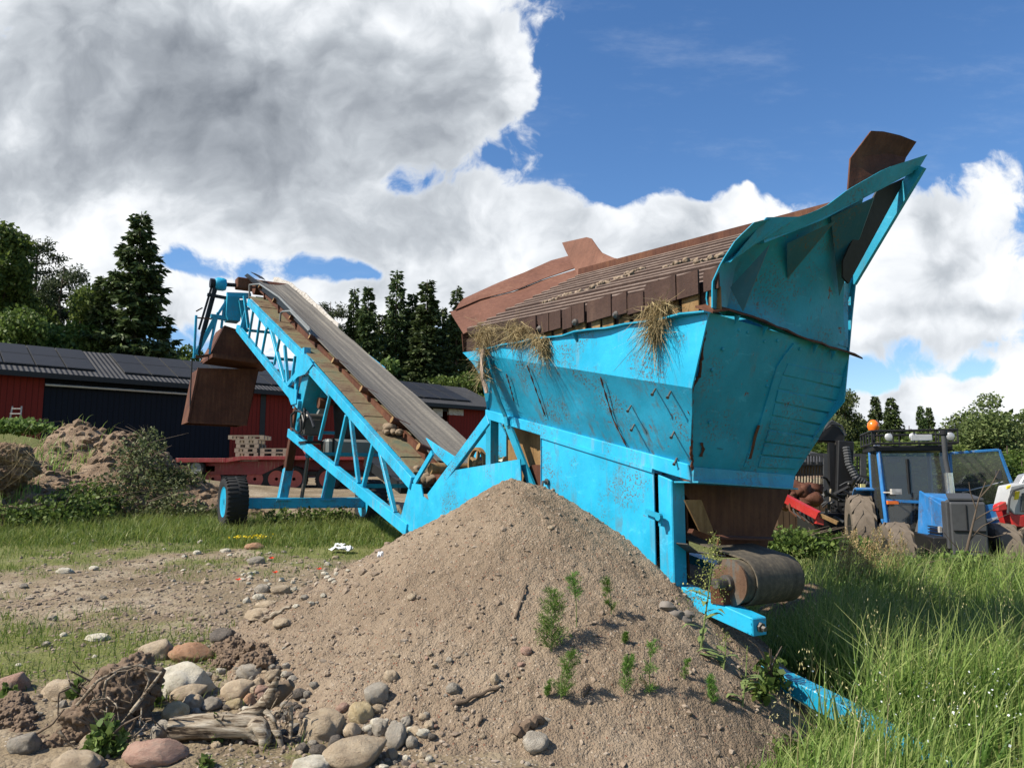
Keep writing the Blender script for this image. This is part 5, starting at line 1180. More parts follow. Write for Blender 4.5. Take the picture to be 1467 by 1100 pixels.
tree('pinA', None, None, 'pine_tree', 'small pine between the open pine and the broad spruce', 93, 376, 47, wf=1.1)
tree('birch', lambda: crown_mesh(31, 15, 3.0, .24, 11000, .12, 40, (1, 1, 1.05), .3), M['leaf_dark'], 'birch_tree', 'tall leafy birch cut by the left edge of the photo', 6, 318, 42, wf=.9)
tree('crownA', lambda: crown_mesh(32, 10, 3.6, .24, 10000, .10, 34), M['leaf_dark'], 'broadleaf_tree', 'rounded bright green tree under the leafy birch', 28, 440, 40, wf=.9)
tree('crownA', None, None, 'broadleaf_tree', 'leafy tree filling the gap left of the broad spruce', 118, 398, 45, wf=.7)
tree('crownA', None, None, 'broadleaf_tree', 'dark leafy tree behind the solar panels below the small pine', 88, 455, 43, wf=1.0)
tree('spB', SB, M['spruce'], 'spruce_tree', 'slim spruce leaning against the left side of the broad spruce', 148, 395, 44, wf=1.25)
tree('crownA', None, None, 'broadleaf_tree', 'low green tree right behind the discharge chute', 285, 490, 50, wf=.8)
tree('crownA', None, None, 'broadleaf_tree', 'low dark tree at the barn roof right of the broad spruce', 252, 505, 46, wf=.8)
for px, py, lab, kd, wf, Y in ((474, 428, 'dark pine top just above the far end of the conveyor skirt', 'pinA', 1.0, 56), (508, 412, 'half bare spruce at the left end of the middle group', 'spC', .8, 57), (528, 410, 'dense pointed spruce second in the middle group', 'spB', 1.0, 56), (569, 387, 'tallest slender spruce of the middle group with see-through crown', 'spC', 1.0, 58), (612, 401, 'broad dense spruce in the middle of the middle group', 'spB', 1.35, 56), (592, 420, 'dense spruce close behind the broad one of the middle group', 'spB', 1.1, 59), (655, 410, 'loose spruce beside the rusty hopper sheet', 'spC', .95, 57), (634, 440, 'shorter spruce between the broad and the loose one', 'spB', 1.0, 60), (548, 450, 'low spruce filling the foot of the slender one', 'spB', 1.2, 60), (676, 470, 'dark spruce half hidden by the hopper', 'spB', 1.4, 58), (490, 470, 'dark spruce low behind the conveyor belt', 'spB', 1.3, 62)):
    tree(kd, SC if kd == 'spC' else SB, M['spruce'], 'pine_tree' if kd == 'pinA' else 'spruce_tree', lab, px, py, Y, wf=wf)
tree('crownL', lambda: crown_mesh(33, 6, 1.9, .17, 5000, .1, 20, hang=.2), M['leaf_light'], 'broadleaf_tree', 'small light green tree in front of the middle spruces', 553, 507, 52, wf=1.)
tree('crownA', None, None, 'broadleaf_tree', 'dark shrubby tree beside the hopper above the barn roof', 660, 530, 54, wf=1.2)
# right side
tree('birchR', lambda: crown_mesh(34, 13, 3.4, .22, 12000, .1, 40, (1, 1, 1.05), .6), M['leaf_willow'], 'birch_tree', 'tall grey green birch right behind the hopper corner', 1207, 548, 42, wf=.95)
for px, py, lab, Y, wf in ((1253, 566, 'slim young spruce nearest the hopper', 44, .85), (1276, 568, 'young spruce with twin neighbour left of the orange beacon', 42, 1.05), (1240, 610, 'short spruce below the slim young one', 41, 1.5), (1318, 580, 'left one of two small spruce tops over the cab', 56, .75), (1330, 582, 'right one of two small spruce tops over the cab', 57, .75), (1290, 640, 'dark spruce low behind the cab roof', 40, 1.7)):
    tree('spR', lambda: spruce_mesh(15, 12, 2.2, .06, .03, 1.2), leaf_mat('young_spruce_needles', (.022, .04, .012), (.045, .075, .02), (.09, .125, .035), .15) if 'spR' not in TREE_PROTO else None, 'spruce_tree', lab, px, py, Y, wf=wf)
tree('willow', lambda: crown_mesh(35, 11, 4.2, .22, 15000, .08, 46, (1, 1, 1.), .5), M['leaf_willow'], 'willow_tree', 'big round grey green willow behind the open cab door', 1425, 556, 40, wf=1.15)
tree('willow', None, None, 'willow_tree', 'lower willow crown at the right edge of the photo', 1475, 625, 38, wf=.8)
tree('crownR', lambda: crown_mesh(36, 7, 3.0, .2, 8000, .06, 30), M['leaf_dark'], 'broadleaf_tree', 'low leafy tree behind the exhaust pipe', 1352, 608, 44, wf=1.2)
tree('crownR', None, None, 'broadleaf_tree', 'low leafy tree between the young spruces and the cab roof', 1300, 612, 46, wf=1.1)
tree('crownR', None, None, 'broadleaf_tree', 'dark leafy thicket tree behind the tractor cab', 1330, 650, 36, wf=1.5)
tree('crownR', None, None, 'broadleaf_tree', 'dark leafy tree below the big willow', 1405, 650, 36, wf=1.5)
tree('crownR', None, None, 'broadleaf_tree', 'dark leafy tree behind the crane post', 1222, 650, 37, wf=1.4)
tree('crownR', None, None, 'broadleaf_tree', 'leafy tree low at the right edge behind the red machine', 1462, 660, 35, wf=1.3)
tree('crownR', None, None, 'broadleaf_tree', 'leafy tree filling the space behind the hopper foot', 1160, 655, 38, wf=1.5)

for px, py, Y, wf, lab in ((1180, 600, 47, 1.6, 'green tree tucked behind the hopper corner birch'), (1255, 622, 40, 2.0, 'spreading green tree under the young spruces'), (1380, 618, 43, 1.6, 'green tree left of the big willow'), (1345, 636, 39, 1.8, 'wide low tree behind the exhaust pipe and cab door'), (1440, 640, 37, 1.6, 'green tree in front of the big willow at the right')):
    tree('crownR', None, None, 'broadleaf_tree', lab, px, py, Y, wf=wf)
for px, py, Y, wf, lab in ((-20, 350, 46, 1.0, 'spruce at the very left edge behind the birch'), (35, 400, 50, 1.3, 'spruce between birch and open pine'), (75, 420, 52, 1.4, 'spruce behind the small pine'), (125, 430, 50, 1.5, 'spruce low between small pine and broad spruce'), (165, 440, 47, 1.5, 'spruce skirt left below the broad spruce'), (235, 470, 49, 1.3, 'short spruce right below the broad spruce')):
    tree('spB', SB, M['spruce'], 'spruce_tree', lab, px, py, Y, wf=wf)
for px, py, Y, wf, lab in ((520, 440, 61, 1.5, 'spruce filling behind the dense pointed one'), (570, 450, 62, 1.6, 'spruce filling behind the slender one'), (600, 440, 63, 1.6, 'spruce filling behind the broad dense one'), (650, 450, 62, 1.6, 'spruce filling behind the loose one')):
    tree('spB', SB, M['spruce'], 'spruce_tree', lab, px, py, Y, wf=wf)

# the far wood that closes the horizon: reads as one mass
rngw = np.random.default_rng(9); Cw = []
for i in range(150):
    x = -130 + 290 * (i + rngw.uniform(0, 1)) / 150; y = 92 + 14 * rngw.random() ; h = rngw.uniform(4.5, 7.0) * (1 if x < 60 else 1.5); g0 = float(hbase(x, y)); m = 150; t = rngw.uniform(.02, 1, m); a = rngw.uniform(0, 6.28, m); r_ = 2.4 * np.sin(np.clip(t * 1.15 + .25, 0, 3.1)) * rngw.uniform(.3, 1, m) ** .5
    Cw.append(np.stack([x + r_ * np.cos(a), y + r_ * np.sin(a), g0 + h * t], -1))
Cw = np.concatenate(Cw); V, Fq = leafquads(Cw, .95, rngw, None, 0, .7)
tag(np_obj('far_wood', V, Fq, M['leaf_dark'], attrs={'rnd': np.repeat(rngw.random(len(Cw)), 4)}, smooth=False), kind='stuff')

# ------------------------------------------------------------ tractor
TX, TYY, TZ = 7.78, 15.2, -.22
TYAW = R(17); KX, KF = Vector((math.cos(TYAW), -math.sin(TYAW), 0)), Vector((-math.sin(TYAW), -math.cos(TYAW), 0))
def K(x, f, z): return Vector((TX, TYY, TZ)) + KX * x + KF * f + ZV * z      # across, forward, up
trk = thing('tractor', 'old blue tractor with wide open right door and orange roof beacon', 'tractor', K(0, 0, 0))
M['tr_blue'] = paint_mat('tractor_blue', (.020, .155, .40), dirtamt=.6, wear=.3)
M['glass'] = plain_mat('cab_glass_dark', (.05, .055, .06), .12, 0, .2, 4, .0, .6)
k = NT('cab_glass'); gl = k.n('ShaderNodeBsdfGlossy'); gl.inputs['Roughness'].default_value = .08; gl.inputs['Color'].default_value = (.8, .85, .9, 1); tr_ = k.n('ShaderNodeBsdfTransparent'); tr_.inputs['Color'].default_value = (.55, .58, .56, 1); mx = k.n('ShaderNodeMixShader'); mx.inputs[0].default_value = .055; k.t.links.new(tr_.outputs[0], mx.inputs[1]); k.t.links.new(gl.outputs[0], mx.inputs[2]); 
df = k.n('ShaderNodeBsdfDiffuse'); df.inputs['Color'].default_value = (.25, .24, .22, 1); mx2 = k.n('ShaderNodeMixShader'); mx2.inputs[0].default_value = .09; k.t.links.new(mx.outputs[0], mx2.inputs[1]); k.t.links.new(df.outputs[0], mx2.inputs[2])
oo = k.n('ShaderNodeOutputMaterial'); k.t.links.new(mx2.outputs[0], oo.inputs[0]); M['cab_glass'] = k.mat
M['chrome'] = plain_mat('chromed_pipe', (.62, .62, .6), .25, .9, .25, 12)
M['dark_frame'] = plain_mat('dark_grey_metal', (.05, .052, .055), .6, 0, .3, 12)
def kb(x0, x1, f0, f1, z0, z1, nm, mat, par=None, bev=.015): return P(MB().box8([K(x0, f0, z0), K(x1, f0, z0), K(x1, f1, z0), K(x0, f1, z0), K(x0, f0, z1), K(x1, f0, z1), K(x1, f1, z1), K(x0, f1, z1)]), nm, mat, par or trk, bevel=bev)
# cab pillars (front pair, mid pair, rear pair), roof, panes
fl, fr, zl_, zh_ = -.62, .52, 1.32, 2.40
pill = {'fl': (K(-.55, .75, .95), K(-.60, .60, zh_)), 'fr': (K(.60, .75, 1.3), K(.54, .60, zh_)), 'ml': (K(-.66, .0, .9), K(-.66, 0, zh_)), 'mr': (K(.62, .0, 1.), K(.62, 0, zh_)), 'rl': (K(-.52, -.75, 1.05), K(-.52, -.7, zh_)), 'rr': (K(.52, -.75, 1.05), K(.52, -.7, zh_))}
for n_, (a, b) in pill.items(): P(MB().beam(a, b, .07, .07), 'cab_pillar', M['tr_blue'], trk, bevel=.01)
def pane(a, b, c, d, nm='window_pane'): P(MB().plate([a, b, c, d], (b - a).cross(d - a), .008), nm, M['cab_glass'], trk)
pane(K(-.53, .66, 1.48), K(.52, .66, 1.42), K(.50, .60, 2.36), K(-.56, .60, 2.36), 'windscreen'); pane(K(-.60, .62, 1.05), K(-.68, .05, 1.0), K(-.68, .05, 2.36), K(-.62, .58, 2.36)); pane(K(-.66, -.05, 1.1), K(-.54, -.7, 1.1), K(-.54, -.66, 2.36), K(-.67, -.05, 2.36)); pane(K(-.46, -.74, 1.3), K(.46, -.74, 1.3), K(.46, -.70, 2.34), K(-.46, -.70, 2.34), 'rear_window')
pane(K(-.52, .74, .98), K(-.02, .74, .95), K(.08, .68, 1.42), K(-.52, .68, 1.45), 'lower_pane')
P(MB().beam(K(-.56, .70, 1.47), K(.55, .70, 1.43), .05, .05), 'sill_bar', M['tr_blue'], trk); P(MB().beam(K(.1, .74, 1.40), K(-.06, .78, .90), .05, .05), 'sill_bar', M['dark_frame'], trk)
kb(-.70, .66, -.80, .66, zh_, zh_ + .10, 'cab_roof', M['black']); kb(-.60, .56, -.7, .55, .8, .95, 'cab_floor', M['dark_frame'])
kb(-.25, .2, -.45, .0, .95, 1.4, 'seat', M['black']); kb(-.22, .17, -.5, -.38, 1.4, 1.95, 'seat_back', M['black']); P(MB().tube([K(0, .5, 1.2), K(0, .2, 1.5)], .03, 8), 'steering_column', M['black'], trk); P(MB().lathe(K(0, .2, 1.5), Vector((0, .6, .8)), [(0, .17), (.0, .2), (.03, .2), (.03, .17)], 24, close=True), 'steering_wheel', M['black'], trk)
kb(-.62, -.46, .15, .62, .92, 1.12, 'side_panel', M['tr_blue']); P(MB().plate([K(-.64, .60, .78), K(-.70, .0, .80), K(-.68, .0, 1.05), K(-.60, .60, 1.05)], KX, .04), 'step_panel', M['tr_blue'], trk)
P(MB().beam(K(-.10, .66, 1.6), K(-.10, .62, 2.25), .10, .02), 'centre_blind', M['black'], trk); kb(-.46, -.22, .5, .54, 2.18, 2.30, 'sun_visor', M['board'])
# roof rack
zr = zh_ + .10; A4 = [K(-.72, .72, zr + .04), K(.74, .72, zr + .04), K(.74, -.80, zr + .04), K(-.72, -.80, zr + .04)]
mb = MB()
for dz in (0, .24):
    for i in range(4): mb.tube([A4[i] + ZV * dz, A4[(i + 1) % 4] + ZV * dz], .022, 6)
for i in range(4):
    for q in (0, .25, .5, .75): p = A4[i].lerp(A4[(i + 1) % 4], q); mb.tube([p, p + ZV * .24], .016, 5)
P(mb, 'roof_rack', M['black'], trk)
for x in (-.42, .0, .62): P(MB().lathe(K(x, .70, zr + .16), KF, [(-.06, .03), (-.02, .07), (.02, .075), (.03, .06), (.03, 0)], 16), 'work_light', M['alu'], trk, smooth=True)
kb(-.05, .32, .70, .74, zr + .08, zr + .2, 'light_bar', M['alu']); P(MB().lathe(K(-.62, .2, zr + .02), KX, [(0, .05), (.1, .05)], 12), 'work_light', M['alu'], trk)
bk = P(MB().tube([K(-.58, .0, zr), K(-.58, .0, zr + .34)], .025, 8), 'beacon_stem', M['black'], trk)
kk = NT('orange_lens'); M['orange'] = kk.out((.75, .16, .015), .25, 0, None, .5); P(MB().lathe(K(-.58, 0, zr + .34), ZV, [(0, .02), (0, .09), (.07, .115), (.14, .105), (.20, .05), (.21, 0)], 20), 'beacon', M['orange'], trk, smooth=True)
# hood: sloped blue side cheek, dark side, radiator guard
P(MB().box8([K(-.02, .78, .98), K(.66, .78, .98), K(.60, 2.1, .92), K(.14, 2.1, .92), K(.06, .78, 1.62), K(.60, .78, 1.60), K(.56, 2.1, 1.50), K(.16, 2.1, 1.52)]), 'hood', M['tr_blue'], trk, bevel=.03)
P(MB().plate([K(-.10, 1.0, .80), K(.12, 2.06, .80), K(.12, 2.06, 1.42), K(-.02, 1.0, 1.66)], KX, .04), 'hood_side', M['tr_blue'], trk, bevel=.01)
for i in range(4):
    z = .90 + i * .05; P(MB().beam(K(-.01, 1.5, z), K(.10, 2.0, z), .012, .02), 'side_vent', M['black'], trk)
kb(.10, .16, 2.06, 2.4, .72, 1.5, 'dark_cowl', M['dark_frame']); kb(.14, .62, 2.05, 2.40, .72, 1.52, 'front_cowl', M['dark_frame'], bev=.04)
P(MB().box8([K(.14, 2.42, .62), K(.66, 2.42, .62), K(.66, 2.5, .62), K(.14, 2.5, .62), K(.14, 2.42, 1.50), K(.66, 2.42, 1.50), K(.66, 2.5, 1.48), K(.14, 2.5, 1.48)]), 'radiator_guard', M['dark_frame'], trk, bevel=.02)
kb(.16, .64, 2.505, 2.53, 1.02, 1.04, 'guard_seam', M['black']); kb(.36, .375, 2.505, 2.52, 1.04, 1.46, 'guard_seam', M['black']); P(MB().box(K(.07, 2.02, 1.02), Vector((.02, 0, 0)), Vector((0, .03, 0)), ZV * .05), 'reflector', M['board'], trk)
P(MB().plate([K(.14, 2.4, 1.52), K(.66, 2.4, 1.52), K(.56, 1.9, 1.60), K(.22, 1.9, 1.60)], ZV, .03), 'hood_nose', M['dark_frame'], trk)
# exhaust
P(MB().tube([K(.52, .95, 1.2), K(.49, .95, 1.98)], .075, 16), 'exhaust_muffler', M['chrome'], trk, smooth=True); P(MB().tube([K(.49, .95, 1.98), K(.46, .95, 2.25), K(.46, .95, 2.66)], .045, 12), 'exhaust_pipe', M['dark_frame'], trk, smooth=True); P(MB().lathe(K(.46, .95, 2.66), ZV, [(0, .05), (.02, .065), (.10, .065), (.10, .03)], 14), 'rain_cap', M['black'], trk)
# open door on its rear hinge
D = lambda q, z: K(.70 + q * 1.10, .22 - q * .12, z)
fr_ = [D(0, 1.30), D(.10, 1.0), D(.86, 1.02), D(1.0, 1.50), D(.78, 2.42), D(.0, 2.36)]
dr_ = MB()
for a, b in zip(fr_, fr_[1:] + fr_[:1]): dr_.beam(a, b, .05, .05, (0, 1, 0))
do_ = P(dr_, 'door', M['tr_blue'], trk, bevel=.008)
P(MB().plate([D(.02, 1.34), D(.96, 1.50), D(.76, 2.40), D(.02, 2.34)], (0, 1, 0), .008), 'door_glass', M['cab_glass'], do_)
P(MB().plate([D(.08, 1.32), D(.12, .86), D(.80, .88), D(.97, 1.46)], (0, 1, 0), .03), 'door_panel', M['tr_blue'], do_); P(MB().beam(D(.5, 1.10), D(.74, 1.16), .04, .05), 'door_handle', M['alu'], do_)
P(MB().tube([D(.15, 1.62), D(.8, 1.82)], .012, 6), 'wiper_arm', M['alu'], do_); P(MB().box(D(.74, 1.95), Vector((.05, 0, 0)), Vector((0, .02, 0)), ZV * .08), 'mirror', M['dark_frame'], do_)
P(MB().tube([K(-.58, .7, 1.62), K(-.42, .95, 1.62)], .015, 6), 'mirror_arm', M['board'], trk); P(MB().box(K(-.40, .96, 1.64), Vector((.09, 0, 0)), Vector((0, .04, 0)), ZV * .05), 'front_light', M['board'], trk); P(MB().box(K(-.46, .92, 1.44), Vector((.10, 0, 0)), Vector((0, .03, 0)), ZV * .03), 'turn_light', M['orange'], trk)
# wheels, fenders, axle clutter
tyre('rear_wheel', K(-.92, .0, .78), KX, .80, .46, M['tyre_dusty'], M['black'], trk, 15, .5); tyre('rear_wheel', K(.90, .0, .78), KX, .80, .46, M['tyre_dusty'], M['black'], trk, 15, .5)
tyre('front_wheel', K(-.62, 1.95, .56), (KX - KF * .12), .58, .40, M['tyre_dusty'], M['black'], trk, 14, .5); tyre('front_wheel', K(1.02, 1.75, .56), (KX - KF * .12), .58, .40, M['tyre_dusty'], M['black'], trk, 14, .5)
mb = MB(); ar = [K(0, .85 * math.cos(a), .78 + .90 * math.sin(a)) for a in [math.radians(x) for x in range(75, 160, 12)]]
for sx in (-.98, .62): P(MB().strip([p + KX * sx for p in ar], [p + KX * (sx + .36) for p in ar], [p - K(0, 0, .78) for p in ar], .03), 'rear_fender', M['tr_blue'], trk)
kb(-.5, .9, 1.8, 1.95, .48, .62, 'front_axle', M['black']); kb(-.1, .5, .7, 2.3, .5, .9, 'engine_block', M['black']); kb(-.3, .4, 2.2, 2.6, .30, .42, 'front_bumper', M['dark_frame']); 
r5 = random.Random(5)
for i in range(12): a = K(r5.uniform(-.5, .3), r5.uniform(.9, 2.4), r5.uniform(.45, .85)); P(MB().tube([a, a + Vector((r5.uniform(-.25, .25), 0, r5.uniform(-.2, .15)))], .02, 5), 'hose', M['dark_frame'] if i % 3 else M['tr_blue'], trk)

# ------------------------------------------------------------ forestry crane with mesh guard, log pile, shed, red beam
CYD = 17.5
crn = thing('timber_crane', 'black hydraulic timber crane with folded boom and thick ribbed hose', 'crane', aY(1195, 760, CYD))
ccp = lambda x, y, d=0: aY(x, y, CYD + d)
P(MB().beam(ccp(1208, 632), ccp(1205, 735), .36, .34, (1, 0, 0)), 'column', M['black'], crn, bevel=.02); P(MB().beam(ccp(1190, 634), ccp(1192, 700), .12, .12, (1, 0, 0)), 'cylinder', M['black'], crn); P(MB().beam(ccp(1198, 634), ccp(1198, 690), .05, .05, (1, 0, 0)), 'piston_rod', M['bolt'], crn)
P(MB().plate([ccp(1150, 640), ccp(1178, 616), ccp(1192, 606), ccp(1204, 612), ccp(1211, 622), ccp(1210, 634), ccp(1170, 632)], (0, 1, 0), .3), 'boom', M['black'], crn, bevel=.03)
for i in range(4): P(MB().tube(resample([ccp(1170 + i * 3, 624 - i * 2, -.05), ccp(1190, 606 - i * 1.5, -.05), ccp(1206, 610, -.05), ccp(1212, 624, -.05)], 8), .022, 6), 'boom_hose', M['dark_frame'], crn)
hp = resample([ccp(1212, 640, -.2), ccp(1216, 665, -.25), ccp(1226, 684, -.3), ccp(1240, 694, -.3), ccp(1250, 697, -.2)], 40)
P(MB().tube(hp, [.07 + .016 * (i % 2) for i in range(40)], 10), 'ribbed_hose', M['dark_frame'], crn)
P(MB().tube(resample([ccp(1228, 680, -.3), ccp(1245, 684, -.4), ccp(1252, 695, -.4)], 8), .015, 6), 'thin_hose', M['black'], crn)
r6 = random.Random(8)
for i in range(60):
    a = ccp(r6.uniform(1184, 1232), r6.uniform(694, 742), r6.uniform(-.8, .3)); b = a + Vector((r6.uniform(-.35, .35), r6.uniform(-.2, .2), r6.uniform(-.2, .2)))
    mat_ = M['black'] if i % 3 else M['dark_frame']; mb = MB()
    if i % 2: mb.tube(resample([a, (a + b) / 2 + ZV * r6.uniform(-.12, .15), b], 6), r6.uniform(.012, .03), 6)
    else: mb.beam(a, b, r6.uniform(.03, .09), r6.uniform(.03, .07))
    P(mb, 'hydraulic_hose' if i % 2 else 'linkage', mat_, crn)
P(MB().box(ccp(1200, 748, .1), Vector((.7, 0, 0)), Vector((0, .6, 0)), ZV * .22), 'slew_base', M['black'], crn, bevel=.03)
for i in range(3): P(MB().box(ccp(1233 + i * 3, 702 - (i % 2) * 5, -.5), Vector((.05, 0, 0)), Vector((0, .02, 0)), ZV * .06), 'warning_plate', M['straw_plate'] if 'straw_plate' in M else plain_mat('pale_yellow_plate', (.6, .55, .25), .6), crn)
grd = thing('mesh_guard', 'dark steel grid guard in front of the log pile', 'guard', aY(1180, 720, 18.6))
gp = lambda x, y: aY(x, y, 18.6)
for y in (652, 690 - 28 + 4, 680, 694): P(MB().beam(gp(1130, y), gp(1184 if y != 652 else 1186, y), .035, .035, (0, 1, 0)), 'grid_bar', M['black'], grd)
for i in range(14): x = 1130 + i * 4.2; P(MB().beam(gp(x, 652), gp(x, 716), .022, .022, (0, 1, 0)), 'grid_bar', M['black'], grd)
for x in (1131, 1183, 1236): P(MB().beam(gp(x, 650), gp(x, 722), .13, .10, (1, 0, 0)), 'post', M['dark_frame'], grd)
P(MB().beam(gp(1160, 651), gp(1238, 652), .07, .07, (0, 1, 0)), 'top_rail', M['dark_frame'], grd)
for y in (668, 684): P(MB().beam(gp(1216, y), gp(1236, y), .03, .03, (0, 1, 0)), 'grid_bar', M['black'], grd)
for x in (1221, 1228): P(MB().beam(gp(x, 652), gp(x, 712), .025, .025, (0, 1, 0)), 'grid_bar', M['black'], grd)
kk = NT('cut_log_end'); oc = kk.offr(kk.obj()); nn = kk.noise(oc, 6, 4); M['logend'] = kk.out(kk.mix(nn, (.36, .27, .16), (.62, .52, .38)), .85, 0, None, .2); M['logbark'] = plain_mat('log_bark', (.16, .11, .075), .9, 0, .4, 14, .5, orand=.3)
lg0 = None; r7 = random.Random(4)
lg_list = []
for row in range(4):
    for i in range(24 - row):
        px = 1132 + i * 4.75 + (row % 2) * 2.3; py = 716 - row * 9 + r7.uniform(-2, 2); p = aY(px, py, 20.5); r_ = r7.uniform(.07, .1)
        if lg0 is None:
            lg0 = thing('log', 'pale cut log end in the firewood pile behind the mesh guard', 'log', p, 'logs in the pile behind the mesh guard')
            P(MB().lathe(p, Vector((0, 1, 0)), [(0, .095), (.9, .095)], 10), 'bark', M['logbark'], lg0, smooth=True); P(MB().lathe(p - Vector((0, .012, 0)), Vector((0, 1, 0)), [(0, 0), (0, .09), (.01, .09)], 10), 'cut_end', M['logend'], lg0)
        else:
            c_ = copy_tree(lg0); c_.location = p; s_ = r_ / .085; c_.scale = (s_, 1, s_ * r7.uniform(.8, 1.1)); c_.rotation_euler = (r7.uniform(-.1, .1), r7.uniform(0, 3), r7.uniform(-.15, .15))
shd = thing('shed', 'weathered brown timber shed behind the log pile', 'shed', aY(1170, 690, 23))
sp0, sp1 = aY(1110, 640, 23), aY(1202, 640, 23)
k = NT('shed_boards'); p = k.pos(); n1 = k.noise(k.scalev(p, (8, 1, .6)), 1.2, 5); sx_ = k.n('ShaderNodeSeparateXYZ'); k.set(sx_.inputs[0], p); gp_ = k.ss(k.math('ABSOLUTE', k.math('SUBTRACT', k.math('FRACT', k.math('MULTIPLY', sx_.outputs[0], 5.5)), .5)), .4, .49)
M['shed'] = k.out(k.mix(gp_, k.mix(n1, (.05, .032, .02), (.11, .07, .045)), (.012, .008, .006)), .9, 0, None, .1)
P(MB().abox(sp0.x, sp1.x, 23, 26, -.3, 2.1), 'wall', M['shed'], shd); P(MB().plate([(sp0.x - .2, 22.7, 2.1), (sp1.x + .2, 22.7, 2.1), (sp1.x + .2, 26.2, 2.6), (sp0.x - .2, 26.2, 2.6)], ZV, .08), 'roof', M['roof'], shd)
M['bright_red'] = paint_mat('bright_red_paint', (.42, .02, .018), dirtamt=.3, wear=.3)
rbm = thing('drag_frame', 'red steel implement frame lying in the weeds below the crane', 'implement', aY(1160, 742, 14.5))
P(MB().beam(aY(1122, 712, 14.6), aY(1172, 738, 14.2), .12, .14), 'frame_bar', M['bright_red'], rbm); P(MB().plate([aY(1168, 733, 14.2), aY(1180, 738, 14.2), aY(1180, 752, 14.2), aY(1170, 750, 14.2)], (0, 1, 0), .12), 'end_plate', M['bright_red'], rbm); P(MB().beam(aY(1176, 738, 14.2), aY(1200, 749, 14.0), .06, .06), 'frame_bar', M['rust_ochre'], rbm)
for i in range(7): a = aY(1132 + i * 6, 716 + i * 3, 14.5); P(MB().tube(resample([a, a + Vector((-.05, -.05, -.18)), a + Vector((.06, -.12, -.3))], 6), .018, 6), 'tine', M['bolt'] if i % 2 else M['rust'], rbm)
# scrap heap left of the crane
heap('rubbish_heap', 'rust brown scrap and branches heaped behind the red frame', 'scrap heap', [(aY(r7.uniform(1118, 1165), r7.uniform(700, 725), 16.5 + r7.uniform(-.3, .3)), r7.uniform(.12, .25)) for _ in range(22)], M['rust'])
# red and white machine cut by the right edge
RYD = 13.2; rp = lambda x, y, d=0: aY(x, y, RYD + d)
rvm = thing('utility_vehicle', 'red and white compact vehicle cut off by the right edge of the photo', 'vehicle', rp(1470, 795))
def rpl(pts, nm, mat, th=.35, d=0, par=None): return P(MB().plate([rp(x, y, d) for x, y in pts], (0, 1, 0), th), nm, mat, par or rvm, bevel=.015)
M['white_body'] = plain_mat('white_body_paint', (.36, .37, .37), .5, 0, .25, 6); M['yellow_tag'] = plain_mat('yellow_tag', (.75, .55, .02), .5, 0, .1)
rpl([(1448, 696), (1467, 692), (1500, 690), (1500, 738), (1453, 737), (1441, 724)], 'body', M['white_body']); rpl([(1430, 723), (1442, 718), (1444, 730), (1429, 733)], 'fender_tip', M['bright_red'], .15, -.05); rpl([(1442, 728), (1453, 737), (1500, 739), (1500, 758), (1452, 754)], 'lower_body', M['bright_red'], .35, -.02)
rpl([(1455, 704), (1462, 703), (1460, 715), (1453, 716)], 'yellow_tag', M['yellow_tag'], .02, -.04); rpl([(1442, 696), (1449, 694), (1448, 699), (1442, 701)], 'yellow_tag', M['yellow_tag'], .02, -.04); rpl([(1464, 706), (1500, 704), (1500, 732), (1463, 733)], 'side_window', M['glass'], .02, -.03); rpl([(1460, 694), (1468, 680), (1500, 672), (1500, 692)], 'windscreen_frame', M['alu'], .2, .1)
P(MB().tube([rp(1444, 735, -.06), rp(1446, 715, -.06), rp(1451, 703, -.06), rp(1466, 698, -.06)], .02, 6), 'tube_guard', M['dark_frame'], rvm)
tyre('wheel', rp(1474, 775, .1), Vector((0, 1, 0)), .30, .3, M['tyre_dusty'], M['dark_frame'], rvm, 16, .5); tyre('wheel', rp(1482, 772, .6), Vector((0, 1, 0)), .30, .3, M['tyre_dusty'], M['dark_frame'], rvm, 16, .5)
# ------------------------------------------------------------ stones
import bmesh
def rock_mesh(seed, smooth_=.5, flat=3, sub=4):
    r_ = random.Random(seed); bm = bmesh.new(); bmesh.ops.create_icosphere(bm, subdivisions=sub, radius=1)
    P_ = np.array([v.co for v in bm.verts]); n1 = fbm(P_[:, 0] * 1.1 + seed * 3.7 + P_[:, 2] * .6, P_[:, 1] * 1.1 - P_[:, 2] * .8, seed, 3); n2 = fbm(P_[:, 0] * 3.5 + P_[:, 2] * 2.1, P_[:, 1] * 3.5 + P_[:, 2] * 2.4, seed + 9, 3)
    P_ = P_ * (1 + .75 * n1 + .16 * smooth_ * n2)[:, None]
    for i in range(flat):                                # knock flat faces
        d = np.array([r_.gauss(0, 1) for _ in range(3)]); d /= np.linalg.norm(d); h = r_.uniform(.55, .85); q = P_ @ d; P_ -= np.outer(np.maximum(0, q - h) * .88, d)
    P_ += (P_ * (.05 * smooth_ * fbm(P_[:, 0] * 9, P_[:, 1] * 9 + P_[:, 2] * 7, seed + 4, 2))[:, None])
    P_ -= (P_.max(0) + P_.min(0)) / 2; P_ /= np.abs(P_).max(0)
    for v, p in zip(bm.verts, P_): v.co = p
    me = bpy.data.meshes.new('rock'); bm.to_mesh(me); bm.free(); me.polygons.foreach_set('use_smooth', [True] * len(me.polygons)); return me
